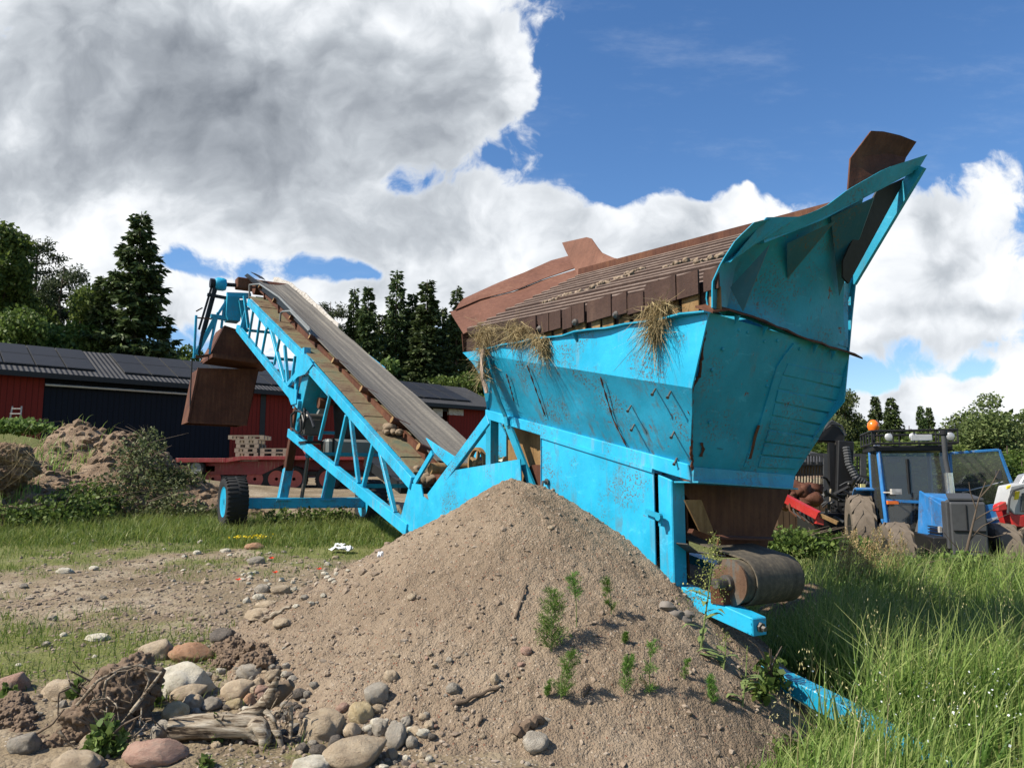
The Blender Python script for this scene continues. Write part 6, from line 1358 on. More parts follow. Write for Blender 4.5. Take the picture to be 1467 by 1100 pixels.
def stone_mat(name, a, b, c):
    k = NT(name); p = k.offr(k.obj()); n1 = k.noise(p, 1.4, 5, .6); n2 = k.noise(p, 9, 6, .7); n3 = k.noise(p, 40, 3, .7)
    x = ramp(k, k.math('ADD', k.math('MULTIPLY', n1, .6), k.math('MULTIPLY', n2, .4)), [(.33, a), (.5, b), (.66, c)]); x = k.mix(k.math('MULTIPLY', k.ss(n3, .55, .75), .5), x, tuple(v * .5 for v in a))
    hv = k.n('ShaderNodeHueSaturation'); k.set(hv.inputs['Color'], x); k.set(hv.inputs['Value'], k.math('ADD', .78, k.math('MULTIPLY', k.orand(), .4)))
    nz = k.n('ShaderNodeSeparateXYZ'); k.set(nz.inputs[0], k.obj())
    dusty = k.mix(k.math('MULTIPLY', k.ss(n2, .5, .62), .45), hv.outputs[0], (.27, .205, .15))
    return k.out(dusty, .88, 0, k.bump(k.math('ADD', k.math('MULTIPLY', n2, 1.3), k.math('ADD', k.math('MULTIPLY', n3, .6), k.math('MULTIPLY', k.voro(p, 3.2), .4))), .6, .06), .2)
SM = {'tan': stone_mat('stone_tan', (.25, .19, .13), (.39, .31, .215), (.50, .42, .31)), 'grey': stone_mat('stone_grey', (.18, .16, .13), (.30, .268, .22), (.42, .385, .325)), 'pink': stone_mat('stone_pink', (.22, .13, .10), (.33, .21, .16), (.40, .29, .23)),
      'pale': stone_mat('stone_pale', (.36, .33, .25), (.52, .48, .39), (.62, .585, .495)), 'dark': stone_mat('stone_dark', (.075, .065, .055), (.12, .105, .09), (.19, .165, .14)), 'yellow': stone_mat('stone_yellow', (.33, .25, .13), (.46, .37, .22), (.54, .45, .30)), 'orange': stone_mat('stone_orange', (.25, .13, .075), (.36, .205, .12), (.42, .27, .17))}
SHAPES = {}
def shape(i, colr):
    if (i, colr) not in SHAPES:
        me = ROCKS[i].copy(); me.materials.clear(); me.materials.append(SM[colr]); SHAPES[i, colr] = me
    return SHAPES[i, colr]
ROCKS = [rock_mesh(101, .4, 1), rock_mesh(102, .9, 5), rock_mesh(103, .5, 2), rock_mesh(104, .8, 6), rock_mesh(105, .3, 0), rock_mesh(106, 1., 4), rock_mesh(107, .5, 3)]
def stone(px, py, w_, h_, colr, sh_, label, tilt=0., yaw=None, group=None, dy=.25, cat='stone'):
    p = hit(px, py + h_ * dy, y0=2.6, y1=25); d = p.y; rx = w_ / 2 / F * d; rz = h_ / 2 / F * d * 1.05
    o = bpy.data.objects.new('stone', shape(sh_, colr)); col.objects.link(o); ry = (rx + rz) * .5
    o.location = p + ZV * (rz * .32) + Vector((0, ry * .15, 0)); o.scale = (rx, ry, rz * .95); o.rotation_euler = (rnd.uniform(-.1, .1), tilt, rnd.uniform(-.3, .3) if yaw is None else yaw)
    return tag(o, label, cat, group)
BIG = [(17, 980, 36, 34, 'pink', 0, 'pinkish rounded boulder at the left edge among grass'), (85, 989, 50, 31, 'tan', 4, 'smooth tan oval boulder in the grass left of the root clod'), (223, 934, 44, 36, 'tan', 0, 'rounded brown boulder at the top of the stone row'), (272, 937, 64, 36, 'orange', 1, 'orange brown angular slab beside the round boulder'),
       (138, 913, 36, 13, 'pale', 3, 'flat white slab on the bare gravel'), (33, 1066, 38, 32, 'grey', 0, 'grey boulder low at the left edge'), (135, 1064, 40, 34, 'tan', 2, 'tan leaning stone in front of the root clod'), (110, 1094, 68, 34, 'tan', 4, 'broad tan stone cut by the bottom edge at the left'),
       (221, 1081, 86, 46, 'pink', 1, 'large pink angular rock in front of the grey log'), (228, 1048, 30, 34, 'grey', 3, 'grey wedge shaped stone between root clod and log'), (258, 976, 84, 54, 'pale', 3, 'large pale flat slab behind the log'), (276, 1008, 31, 27, 'tan', 4, 'round tan stone perched behind the log end'), (250, 1021, 36, 30, 'yellow', 5, 'yellowish stone at the left end of the log'), (268, 994, 48, 28, 'tan', 2, 'brown stone leaning on the pale slab'),
       (358, 962, 38, 24, 'grey', 4, 'grey oval stone above the upright root'), (338, 991, 44, 36, 'tan', 2, 'smooth grey brown stone right of the pale slab'), (336, 1009, 24, 17, 'yellow', 0, 'small yellow stone just above the log'), (357, 1004, 19, 24, 'orange', 1, 'small brick red stone above the log'), (302, 1010, 28, 22, 'grey', 5, 'grey stone right behind the middle of the log'), (318, 911, 36, 25, 'dark', 5, 'dark mossy stone in the grass above the row'),
       (460, 1042, 70, 52, 'tan', 3, 'long sandy slab leaning on the foot of the heap'), (517, 1022, 36, 33, 'yellow', 4, 'pale yellow egg shaped stone on the sand'), (505, 1081, 88, 50, 'tan', 2, 'biggest smooth tan boulder at the bottom edge'), (538, 995, 34, 32, 'grey', 0, 'grey rounded stone half buried above the yellow egg stone'), (560, 970, 21, 17, 'tan', 4, 'small tan stone at the top of the stones on the sand'), (544, 1045, 25, 26, 'grey', 3, 'grey angular stone right of the yellow egg stone'), (567, 1057, 31, 46, 'grey', 5, 'pale green grey triangular stone standing on its point'), (456, 1076, 27, 20, 'dark', 1, 'dark blocky stone below the long sandy slab'), (446, 1095, 60, 24, 'pale', 3, 'pale stone cut by the bottom edge beside the biggest boulder'),
       (503, 1050, 28, 26, 'tan', 1, 'brown stone between yellow egg stone and biggest boulder'), (529, 1066, 21, 15, 'tan', 0, 'small oval stone right of the biggest boulder'), (561, 1081, 17, 17, 'tan', 4, 'small round stone near the bottom edge right of the boulder'), (590, 1063, 17, 20, 'grey', 6, 'small grey stone right of the triangular stone'), (606, 1053, 20, 11, 'pale', 4, 'small white oval stone right of the triangular stone'), (541, 1015, 20, 14, 'tan', 6, 'small stone touching the yellow egg stone'), (429, 996, 20, 18, 'dark', 6, 'dark stone right of the upright root'),
       (768, 1065, 40, 30, 'grey', 5, 'rough grey stone at the bottom of the sand slope'), (590, 856, 14, 12, 'tan', 5, 'single stone sitting high on the left sand slope'), (789, 757, 10, 8, 'tan', 5, 'small brown stone near the crest of the sand heap'), (754, 932, 17, 12, 'pink', 4, 'pinkish stone beside the feathery weeds on the sand'), (709, 973, 13, 18, 'tan', 1, 'narrow stone standing beside the long stick'), (649, 986, 20, 18, 'grey', 6, 'grey stone left of the long stick'),
       (92, 818, 24, 11, 'pale', 4, 'white stone on the bare strip at the far left'), (282, 792, 11, 8, 'pale', 4, 'little white stone left of the orange stone'), (322, 789, 17, 8, 'pale', 3, 'flat white stone between the little white one and the orange one'), (364, 783, 28, 14, 'orange', 1, 'orange stone near the yellow flowers'), (366, 804, 25, 16, 'grey', 0, 'grey stone below the orange stone'), (376, 844, 23, 16, 'grey', 4, 'grey oval stone left of the poppies'), (401, 846, 28, 17, 'tan', 0, 'tan stone right below the poppies'), (380, 866, 30, 12, 'tan', 2, 'flat tan stone above the tilted slab'), (368, 882, 40, 21, 'tan', 3, 'grey brown flat slab tilted beside the plank'), (370, 855, 17, 10, 'pale', 4, 'small pale stone above the flat tan stone'), (403, 893, 26, 16, 'tan', 5, 'brown stone at the lower end of the plank')]
for b in BIG: stone(*b)
r8 = random.Random(12)
def cob(n, region, lab, group, cols, smin, smax):
    for i in range(n):
        for _ in range(50):
            px, py = region(r8)
            if all((px - b[0]) ** 2 / (b[2] * .5) ** 2 + (py - b[1]) ** 2 / (b[3] * .5) ** 2 > .8 for b in BIG): break
        w_ = r8.uniform(smin, smax) * (.5 + .5 * r8.random()); stone(px, py, w_, w_ * r8.uniform(.5, .9), r8.choice(cols), r8.randrange(7), lab, r8.uniform(-.3, .3), r8.uniform(0, 6.28), group, .2)
def reg_foot(r): 
    t = r.random(); x = 250 + 370 * t; y = r.gauss(1060 if x > 420 else 1000, 26 if x > 420 else 34) + (0 if x < 420 else (x - 480) * .02); return x, min(1100, max(925, y))
cob(120, reg_foot, 'small grey or tan cobble among the loose stones at the foot of the sand heap', 'cobbles at the foot of the sand heap', ['tan', 'tan', 'grey', 'grey', 'pink', 'dark', 'pale'], 9, 24)
cob(30, lambda r: (r.uniform(400, 440), r.uniform(985, 1065)), 'dark cobble beside the upright root in the shade', 'dark cobbles beside the upright root', ['dark', 'grey', 'dark'], 9, 22)
cob(60, lambda r: (r.uniform(340, 500), r.gauss(825, 26)), 'small pale stone in the stony strip by the poppies', 'stones in the strip by the poppies', ['pale', 'tan', 'grey', 'pale'], 6, 15)
cob(40, lambda r: (r.uniform(0, 330), r.uniform(775, 960)), 'small stone scattered over the bare gravel on the left', 'stones scattered over the gravel', ['pale', 'tan', 'grey'], 5, 16)
cob(26, lambda r: (r.uniform(0, 200), r.uniform(985, 1095)), 'small stone around the root clod', 'stones around the root clod', ['tan', 'grey', 'dark'], 8, 18)
cob(40, lambda r: (r.uniform(520, 800), r.uniform(930, 1095)), 'small stone lying loose on the lower sand slope', 'stones on the lower sand slope', ['tan', 'grey', 'tan', 'pink'], 4, 13)
# pebbles and crumbs: nobody could count them
def pebbles(name, pts, sizes, mat, seed):
    bm = bmesh.new(); bmesh.ops.create_icosphere(bm, subdivisions=1, radius=1); bv = np.array([v.co for v in bm.verts]); bf = np.array([[v.index for v in f.verts] for f in bm.faces]); bm.free()
    rng = np.random.default_rng(seed); n = len(pts); sc_ = sizes[:, None] * rng.uniform(.55, 1.3, (n, 3)) * (1, 1, .7); j = 1 + rng.uniform(-.3, .3, (n, len(bv)))
    V = pts[:, None, :] + bv[None] * j[..., None] * sc_[:, None, :]; Fq = bf[None] + (np.arange(n) * len(bv))[:, None, None]
    return np_obj(name, V.reshape(-1, 3), Fq.reshape(-1, 3), mat, attrs={'rnd': np.repeat(rng.random(n), len(bv))}, smooth=False)
k = NT('pebble'); r_ = k.attr('rnd'); n1 = k.noise(k.pos(), 60, 3, .6)
M['pebble'] = k.out(k.mix(n1, ramp(k, r_, [(0, (.12, .10, .08)), (.4, (.20, .155, .112)), (.75, (.27, .215, .16)), (1, (.38, .33, .265))]), (.2, .15, .11)), .9, 0, None, .2)
rng = np.random.default_rng(77)
def scatter(n, x0, x1, y0, y1, zf, dens):
    x = rng.uniform(x0, x1, n); y = rng.uniform(y0, y1, n); kp = rng.random(n) < dens(x, y); x, y = x[kp], y[kp]; return np.stack([x, y, zf(x, y)], -1)
top_ = lambda x, y: np.maximum(hground(x, y), hsand(x, y))
pp = scatter(26000, -5, 1.6, 3.3, 9, top_, lambda x, y: np.clip(.25 + 1.2 * np.exp(-((hsand(x, y) - hground(x, y)) / .25) ** 2) * (x < -.2), 0, 1) * np.clip(6.5 / y, 0, 1) ** 2)
tag(pebbles('pebbles', pp, rng.uniform(.35, 1, len(pp)) ** 2.6 * .019 + .003, M['pebble'], 5), kind='stuff')
pp = scatter(9000, -9, -1, 6, 16, top_, lambda x, y: np.clip(1 - grass_cover(x, y), 0, 1) * .8)
tag(pebbles('gravel', pp, rng.uniform(.3, 1, len(pp)) ** 2.4 * .035 + .006, M['pebble'], 6), kind='stuff')
# clods on the dug earth
xm = rng.uniform(-16, -4.5, 5000); ym = rng.uniform(12.4, 19, 5000); zm = hmound(xm, ym); kp = zm > hground(xm, ym); pm = np.stack([xm, ym, zm], -1)[kp]
tag(pebbles('clods', pm, rng.uniform(.2, 1, len(pm)) ** 3 * .13 + .012, M['earth'], 7), kind='stuff')

# ------------------------------------------------------------ grass
def blades(name, P0, ht, wd, mat, seed, lean=.45, seg=3, bias=(0.25, -.1)):
    rng = np.random.default_rng(seed); n = len(P0); a = rng.uniform(0, 6.283, n); d = np.stack([np.cos(a), np.sin(a), 0 * a], -1); ln = np.abs(rng.normal(0, lean, n)) + .06; d = d * ln[:, None] + np.array((*bias, 0)) * rng.uniform(0, 1, n)[:, None]
    yaw = rng.uniform(0, 6.283, n); sd = np.stack([np.cos(yaw), np.sin(yaw), 0 * yaw], -1); V = np.zeros((n, seg + 1, 2, 3)); 
    for q in range(seg + 1):
        t = q / seg; c = P0 + np.array((0, 0, 1)) * (ht * (t - .28 * ln * t * t))[:, None] + d * (ht * t ** 2.1)[:, None]; w_ = wd * (1 - t) ** .8 + .0006
        V[:, q, 0] = c - sd * w_[:, None]; V[:, q, 1] = c + sd * w_[:, None]
    b = (np.arange(n) * (seg + 1) * 2)[:, None, None]; q = np.arange(seg)[None, :, None] * 2; Fq = b + q + np.array([0, 1, 3, 2])[None, None]
    c0 = rng.random(n)
    o = np_obj(name, V.reshape(-1, 3), Fq.reshape(-1, 4), mat, attrs={'rnd': np.repeat(c0, (seg + 1) * 2), 'tip': np.tile(np.repeat(np.arange(seg + 1) / seg, 2), n)}, smooth=True); return tag(o, kind='stuff')
def grass_mat(name, stops, dry=.2, trans=.4):
    k = NT(name); r_ = k.attr('rnd'); tp = k.attr('tip'); p = k.pos(); n1 = k.noise(p, .9, 4, .6)
    c = ramp(k, k.math('ADD', k.math('MULTIPLY', r_, .6), k.math('MULTIPLY', n1, .4)), stops)
    c = k.mix(k.math('MULTIPLY', k.ss(tp, .45, 1.), dry), c, (.30, .26, .11)); return k.out(c, .5, 0, None, .3, trans)
M['grass_tall'] = grass_mat('tall_grass_blades', [(.2, (.08, .165, .028)), (.45, (.155, .26, .05)), (.68, (.25, .345, .09)), (.93, (.44, .44, .20))], .3)
M['grass_short'] = grass_mat('short_grass_blades', [(.2, (.06, .11, .018)), (.5, (.12, .18, .034)), (.75, (.21, .245, .055)), (.95, (.36, .31, .12))], .3)
M['grass_dark'] = grass_mat('lush_weeds', [(.2, (.035, .075, .014)), (.5, (.07, .13, .025)), (.8, (.13, .19, .045))], .12)
def clump(x, y, sc=1., seed=90): return np.clip(.55 + 1.5 * fbm(x * sc, y * sc, seed, 3), 0, 1)
mach = lambda x, y: ((x - 1.9) / .62) ** 2 + ((y - 5.75) / .7) ** 2 < 1
def dens_r(x, y):
    r_ = x / np.maximum(y, 1); d = sst(.235, .315, r_ + .03 * fbm(x * 2, y * 2, 91, 3)) * clump(x, y, 1.3) * np.clip(7 / y, .12, 1) ** 1.1
    d = np.where(hsand(x, y) > hground(x, y) + .02, 0, d); return np.where(mach(x, y), 0, d)
p1 = scatter(190000, .9, 11.5, 3.2, 15, hground, dens_r); h1 = rng.uniform(.55, 1.15, len(p1)) * (.26 + .40 * sst(.30, .42, p1[:, 0] / p1[:, 1])) * (.6 + .75 * clump(p1[:, 0], p1[:, 1], .8, 95)) * np.where(p1[:, 1] < 4.9, .62, 1) * np.where(p1[:, 1] > 11, .85, 1)
blades('tall_grass', p1, h1, rng.uniform(.0026, .0088, len(p1)) * np.clip(p1[:, 1] / 6, 1, 2.2), M['grass_tall'], 31, .42, 4)
p2 = scatter(60000, .9, 12, 3.2, 14, hground, lambda x, y: dens_r(x, y) * .9); blades('grass_undergrowth', p2, rng.uniform(.05, .2, len(p2)), rng.uniform(.004, .009, len(p2)), M['grass_dark'], 32, .9, 2)
def dens_l(x, y):
    r_ = x / np.maximum(y, 1); d = np.clip(grass_cover(x, y) * 1.25 - .18, 0, 1) * clump(x, y, 2.2, 96) * (r_ < .05); return np.where(hsand(x, y) > hground(x, y), 0, d) * np.where(y < 10, 1, .7)
p3 = scatter(230000, -11, .3, 4.2, 16.5, hground, dens_l); far_ = sst(11.3, 12.6, p3[:, 1]); blades('short_grass', p3, rng.uniform(.3, 1, len(p3)) ** 1.6 * (.10 + .14 * far_) + .02, rng.uniform(.0018, .004, len(p3)) * (1 + 1.4 * far_), M['grass_short'], 33, .75, 3)
p4 = scatter(27000, -12.5, .2, 12.0, 17.5, top_, lambda x, y: clump(x, y, 1.1, 97) * np.exp(-((y - 14.2 + .06 * x) / 1.5) ** 2) * np.where(hsand(x, y) > hground(x, y), 0, 1)); blades('weedy_verge', p4, rng.uniform(.3, 1, len(p4)) ** 1.5 * .30 + .04, rng.uniform(.003, .008, len(p4)), M['grass_short'], 34, .6, 3)
# grass on the dug earth and the bank
xq = rng.uniform(-17, -9, 26000); yq = rng.uniform(13.5, 24, 26000); zq = np.maximum(hmound(xq, yq), hground(xq, yq)); kp = (rng.random(26000) < clump(xq, yq, .7, 98) * np.where((np.abs(xq / yq + .60) < .06) & (yq < 16.8), .8, .04) ) ; p5 = np.stack([xq, yq, zq], -1)[kp]
blades('mound_grass', p5, rng.uniform(.3, 1, len(p5)) * .42, rng.uniform(.006, .013, len(p5)), M['grass_tall'], 35, .6, 3)
# tiny white and blue blossoms in the right hand grass
pf = scatter(3200, 1.7, 5.5, 3.6, 9, hground, lambda x, y: np.exp(-(((x / y - .56) / .13) ** 2 + ((y - 5.6) / 1.3) ** 2)) ); pf[:, 2] += rng.uniform(.2, .48, len(pf))
V, Fq = leafquads(pf, .013, rng, None, 0, .9); kk = NT('pale_blossom'); M['blossom'] = kk.out((.75, .78, .80), .7, 0, None, .2, .3); tag(np_obj('blossoms', V, Fq, M['blossom'], smooth=False), kind='stuff')
xs_ = []; 
blades('blossom_stems', pf - np.array((0, 0, .3)), np.full(len(pf), .3), np.full(len(pf), .0012), M['grass_tall'], 36, .2, 2)

ps = scatter(1500, 1.2, 8.5, 3.6, 11, hground, lambda x, y: dens_r(x, y) * .8); hs_ = rng.uniform(.55, 1.0, len(ps)) * np.where(ps[:, 1] < 5, .75, 1)
M['stalk'] = leaf_mat('dry_stalk', (.28, .24, .10), (.40, .34, .17), (.52, .45, .26), .25)
blades('seeding_stalks', ps, hs_, np.full(len(ps), .0016), M['stalk'], 61, .16, 4)
tops = np.repeat(ps + np.stack([0 * hs_, 0 * hs_, hs_ * .9], -1), 14, 0) + rng.normal(0, 1, (len(ps) * 14, 3)) * (.022, .022, .05); V, Fq = leafquads(tops, .016, rng, np.tile(np.array([[.1, 0, 1.]]), (len(tops), 1)), .4, .3)
tag(np_obj('seed_heads', V, Fq, M['stalk'], attrs={'rnd': np.repeat(rng.random(len(tops)), 4)}, smooth=False), kind='stuff')
# ------------------------------------------------------------ shrubs and single plants
def bush(name, label, cat, centers, leaf, n, mat, seed, stems=14, group=None):
    rng = np.random.default_rng(seed); Cs = []; base = Vector(centers[0][0]); 
    root = thing(name, label, cat, base, group); mb = MB()
    for (c, r_) in centers:
        m = int(n / len(centers)); q = rng.normal(0, 1, (m, 3)); q /= np.linalg.norm(q, axis=1)[:, None]; q *= (rng.uniform(.05, 1, m) ** .5)[:, None] * np.array(r_); q[:, 2] = np.abs(q[:, 2]); Cs.append(np.array(c) + q)
        for i in range(max(2, stems // len(centers))): e = rng.normal(0, .5, 3) * np.array(r_); mb.tube(resample([c, Vector(c) + Vector((e[0] * .5, e[1] * .5, abs(r_[2]) * .7)), Vector(c) + Vector((e[0] * 1.6, e[1] * 1.6, abs(r_[2]) * 1.05))], 6), [.012, .011, .01, .008, .006, .003], 5)
    C = np.concatenate(Cs); V, Fq = leafquads(C, leaf, rng, None, 0, .7); P(mb, 'stems', M['bark'], root); np_obj('foliage', V - np.array(base), Fq, mat, parent=root, attrs={'rnd': np.repeat(rng.random(len(C)), 4)}, smooth=False); return root
hm = lambda px, py: hit(px, py, (hground, hmound), 8, 30)
M['bramble'] = leaf_mat('bramble_leaves', (.05, .07, .024), (.10, .13, .045), (.24, .26, .13), .3)
def bp(pts): return [(tuple(hm(x, y) - ZV * .1), r_) for x, y, r_ in pts]
bush('bramble_bush', 'large grey green bramble bush over the front of the earth mound', 'bush', bp([(175, 700, (.8, .6, .55)), (205, 675, (.7, .6, .6)), (140, 722, (.8, .5, .5)), (228, 712, (.7, .5, .6)), (200, 735, (1., .5, .45)), (255, 732, (.6, .5, .45)), (110, 735, (.6, .4, .35)), (235, 690, (.5, .4, .4))]), .075, 5200, M['bramble'], 51, 26)
bush('bramble_bush', 'tall bramble shoots rising at the crest of the earth mound', 'bush', bp([(212, 640, (.45, .4, .55)), (190, 655, (.6, .5, .6))]), .07, 1000, M['bramble'], 52, 14)
bush('bramble_bush', 'low bramble patch at the left foot of the earth mound', 'bush', bp([(90, 735, (1., .5, .5)), (120, 725, (.8, .5, .6)), (55, 745, (.9, .5, .4)), (20, 745, (.8, .5, .4))]), .075, 4800, M['leaf_dark'], 53, 12)
bush('bramble_bush', 'bramble runner reaching over the trailer at the right end of the mound', 'bush', bp([(262, 690, (.5, .4, .5)), (285, 738, (.7, .4, .3))]), .075, 1500, M['bramble'], 54, 12)
sh_ = resample([hm(262, 700), hm(262, 700) + ZV * .7 + Vector((.25, 0, 0)), hm(262, 700) + ZV * 1.0 + Vector((.6, -.1, 0))], 12)
bush('weed_clump', 'low nettles growing under the axle beam between the wheels', 'weeds', [(tuple(L(TA - .3, s, .68)), (.35, .4, .45)) for s in (-.2, .25, .6, 1.0)] , .07, 3000, M['leaf_dark'], 55, 16)
bush('weed_clump', 'bright leafy weeds on the sunny bank by the ladder', 'weeds', [(tuple(aY(x, 618, 21)), (.9, .5, .35)) for x in (5, 22, 36)], .12, 1800, M['leaf_light'], 56, 8)
bush('weed_clump', 'rank weeds below the red implement frame', 'weeds', [(tuple(aY(x, y, 12.8)), (.6, .5, .4)) for x, y in ((1120, 790), (1145, 790), (1170, 795), (1195, 800), (1215, 800))], .075, 4600, M['grass_weed'] if 'grass_weed' in M else M['leaf_dark'], 57, 16)
bush('weed_clump', 'dark weeds in front of the tractor wheels', 'weeds', [(tuple(aY(x, y, 11.2)), (.5, .4, .4)) for x, y in ((1290, 836), (1330, 832), (1370, 828), (1410, 835), (1450, 838))], .07, 4000, M['leaf_dark'], 58, 16)
for (px, py, h_, n_, lab) in ((150, 1080, 60, 170, 'fresh green leafy weed among the bottom left stones'), (12, 1000, 22, 60, 'small leafy weed by the pinkish boulder'), (312, 1065, 44, 26, 'single upright leafy shoot in front of the log'), (110, 1000, 26, 90, 'low green weed behind the tan oval boulder'), (295, 1098, 16, 40, 'small leafy weed at the bottom edge below the log'), (215, 1010, 34, 70, 'leafy weed in the dark gap beside the root clod')):
    c = hit(px, py); s_ = h_ / F * c.y; bush('leafy_weed', lab, 'weed', [(tuple(c - ZV * .01), (s_ * .45 if n_ > 30 else s_ * .14, s_ * .35 if n_ > 30 else s_ * .14, s_ * .9))], .045 if n_ > 30 else .035, n_ * 2, M['leaf_light'], px, 5)
# feathery seedlings on the sand
def feather(px, py, h_, label, w_=1., seed=1, tufts=((.0, 1.),)):
    rng = np.random.default_rng(seed); c = hit(px, py); s_ = h_ / F * c.y; root = thing('feathery_weed', label, 'weed', c, 'feathery weeds on the sand heap'); mb = MB(); Cs = []; Ds = []
    top = c + Vector((s_ * rng.uniform(-.2, .3), s_ * rng.uniform(-.1, .15), s_)); mb.tube(resample([c - ZV * .03, c + ZV * s_ * .5, top], 8), .003, 5)
    for (a, b) in tufts:
        for i in range(max(4, int(34 * (b - a) * w_ ** .8))):
            t = rng.uniform(a, b); c0 = np.array(c) + (np.array(top) - np.array(c)) * t; an = rng.uniform(0, 6.28); l = s_ * (.12 + .13 * w_ * (1 - t) ** .7) * rng.uniform(.5, 1.15); dv = np.array((math.cos(an), math.sin(an), rng.uniform(.5, 1.4))); dv /= np.linalg.norm(dv)
            mb.tube([tuple(c0), tuple(c0 + dv * l * .55), tuple(c0 + dv * l + np.array((0, 0, .1 * l)))], [.0018, .0013, .0006], 4, cap=False)
            m = 34; q = rng.uniform(.1, 1.05, m)[:, None]; dd = rng.normal(0, 1, (m, 3)); dd /= np.linalg.norm(dd, axis=1)[:, None]; Cs.append(c0 + dv * l * q); Ds.append(dd * .9 + dv * .9)
    C = np.concatenate(Cs); D_ = np.concatenate(Ds); V, Fq = leafquads(C, s_ * .07 + .010, rng, D_, .3, .085); P(mb, 'stem', M['grass_stem'], root); np_obj('fronds', V - np.array(c), Fq, M['feather'], parent=root, attrs={'rnd': np.repeat(rng.random(len(C)), 4)}, smooth=False)
M['feather'] = leaf_mat('feathery_fronds', (.04, .105, .014), (.085, .18, .026), (.17, .28, .05), .3); M['grass_stem'] = plain_mat('green_stem', (.12, .16, .05), .7, 0, .2)
feather(790, 934, 78, 'bushiest feathery weed on the sand heap', 2.6, 1, ((.0, 1.),)); feather(826, 900, 72, 'tall thin feathery weed behind the bushiest one', 1.1, 2, ((.5, 1.),)); feather(876, 882, 50, 'feathery weed highest up the right sand slope', 1.3, 3, ((.1, .35), (.5, 1.))); feather(804, 1003, 62, 'feathery weed below the bushiest one', 2., 4, ((.0, .55), (.6, 1.))); feather(895, 993, 46, 'pale feathery weed left of the two tuft one', 1.7, 5); feather(931, 994, 66, 'feathery weed with two separate tufts', 1., 6, ((.0, .2), (.3, .5), (.72, 1.))); feather(896, 925, 14, 'tiny feathery seedling between the upper and lower weeds', 2.4, 7); feather(1022, 1010, 34, 'feathery weed at the right rim of the sand', 1.6, 8); feather(783, 998, 20, 'tiny yellowish seedling left of the lower weed', 1.4, 9); feather(980, 972, 26, 'thin pale seedling on the right sand slope', .8, 10)
# docks: tall seeding stem with serrated leaves
M['dock'] = leaf_mat('dock_seeds', (.10, .12, .03), (.20, .21, .06), (.32, .30, .10), .3)
def dock(base, tip, label, n, seed, lw=.03):
    rng = np.random.default_rng(seed); root = thing('dock_plant', label, 'plant', base); mb = MB(); st = resample([base - ZV * .05, base.lerp(tip, .5) + Vector((.01, 0, 0)), tip], 14); mb.tube(st, [.006 * (1 - i / 16) + .001 for i in range(14)], 6); P(mb, 'stem', M['grass_stem'], root)
    Cs = []
    for i in range(n): 
        t = rng.uniform(.42, 1); c = base.lerp(tip, t); r_ = lw * (1.15 - t) * 2.; Cs.append(np.array(c) + rng.normal(0, 1, 3) * np.array((r_, r_, .02)))
    V, Fq = leafquads(np.array(Cs), .013, rng, None, 0, .8); np_obj('foliage', V - np.array(base), Fq, M['dock'], parent=root, attrs={'rnd': np.repeat(rng.random(len(Cs)), 4)}, smooth=False)
    for i in range(7):
        t = .05 + .07 * i; a = rng.uniform(0, 6.28); c = base.lerp(tip, t); d = Vector((math.cos(a), math.sin(a), .35)); l = rng.uniform(.10, .19); sd = d.cross(ZV).normalized() * .022
        pts = [c, c + d * l * .4, c + d * l * .75 - ZV * .01, c + d * l - ZV * .05]; P(MB().strip([p - sd * (.4, 1, .8, .05)[q] * (1.1 if q % 2 else .9) for q, p in enumerate(pts)], [p + sd * (.4, 1, .8, .05)[q] for q, p in enumerate(pts)], ZV, .001), 'leaf', M['grass_dk'] if 'grass_dk' in M else M['grass_stem'], root)
db_ = hit(1000, 935); db_ = Vector((1.26, 5.2, ztop(1.26, 5.2))); dt_ = aY(1024, 768, 5.15); dock(aY(1002, 930, 5.2), dt_, 'tall yellow green seeding dock in front of the blue beam', 760, 3, .055)
dock(hit(1035, 960), hit(1035, 960) + Vector((.03, 0, .22)), 'short leafy dock right of the tall one', 60, 4)
dock(hit(1062, 1010), hit(1062, 1010) + Vector((.05, 0, .34)), 'thin branching weed by the drawbar', 50, 5)
bush('leafy_weed', 'broad leaved weed in the grass right of the drum', 'weed', [(tuple(hit(1180, 960)), (.16, .14, .34)), (tuple(hit(1165, 985)), (.12, .1, .22))], .07, 520, M['leaf_light'], 201, 8)
bush('leafy_weed', 'broad leaved weed between the drawbar and the sand', 'weed', [(tuple(hit(1105, 985)), (.12, .1, .24)), (tuple(hit(1085, 1000)), (.1, .1, .16))], .055, 330, M['leaf_dark'], 202, 8)
bush('leafy_weed', 'low round leaved weed over the near end of the drawbar', 'weed', [(tuple(hit(1240, 1062)), (.2, .12, .2))], .05, 500, M['leaf_light'], 203, 8)
bush('leafy_weed', 'small weed at the bottom edge where sand meets grass', 'weed', [(tuple(hit(1130, 1085)), (.12, .08, .12))], .04, 160, M['leaf_light'], 204, 5)
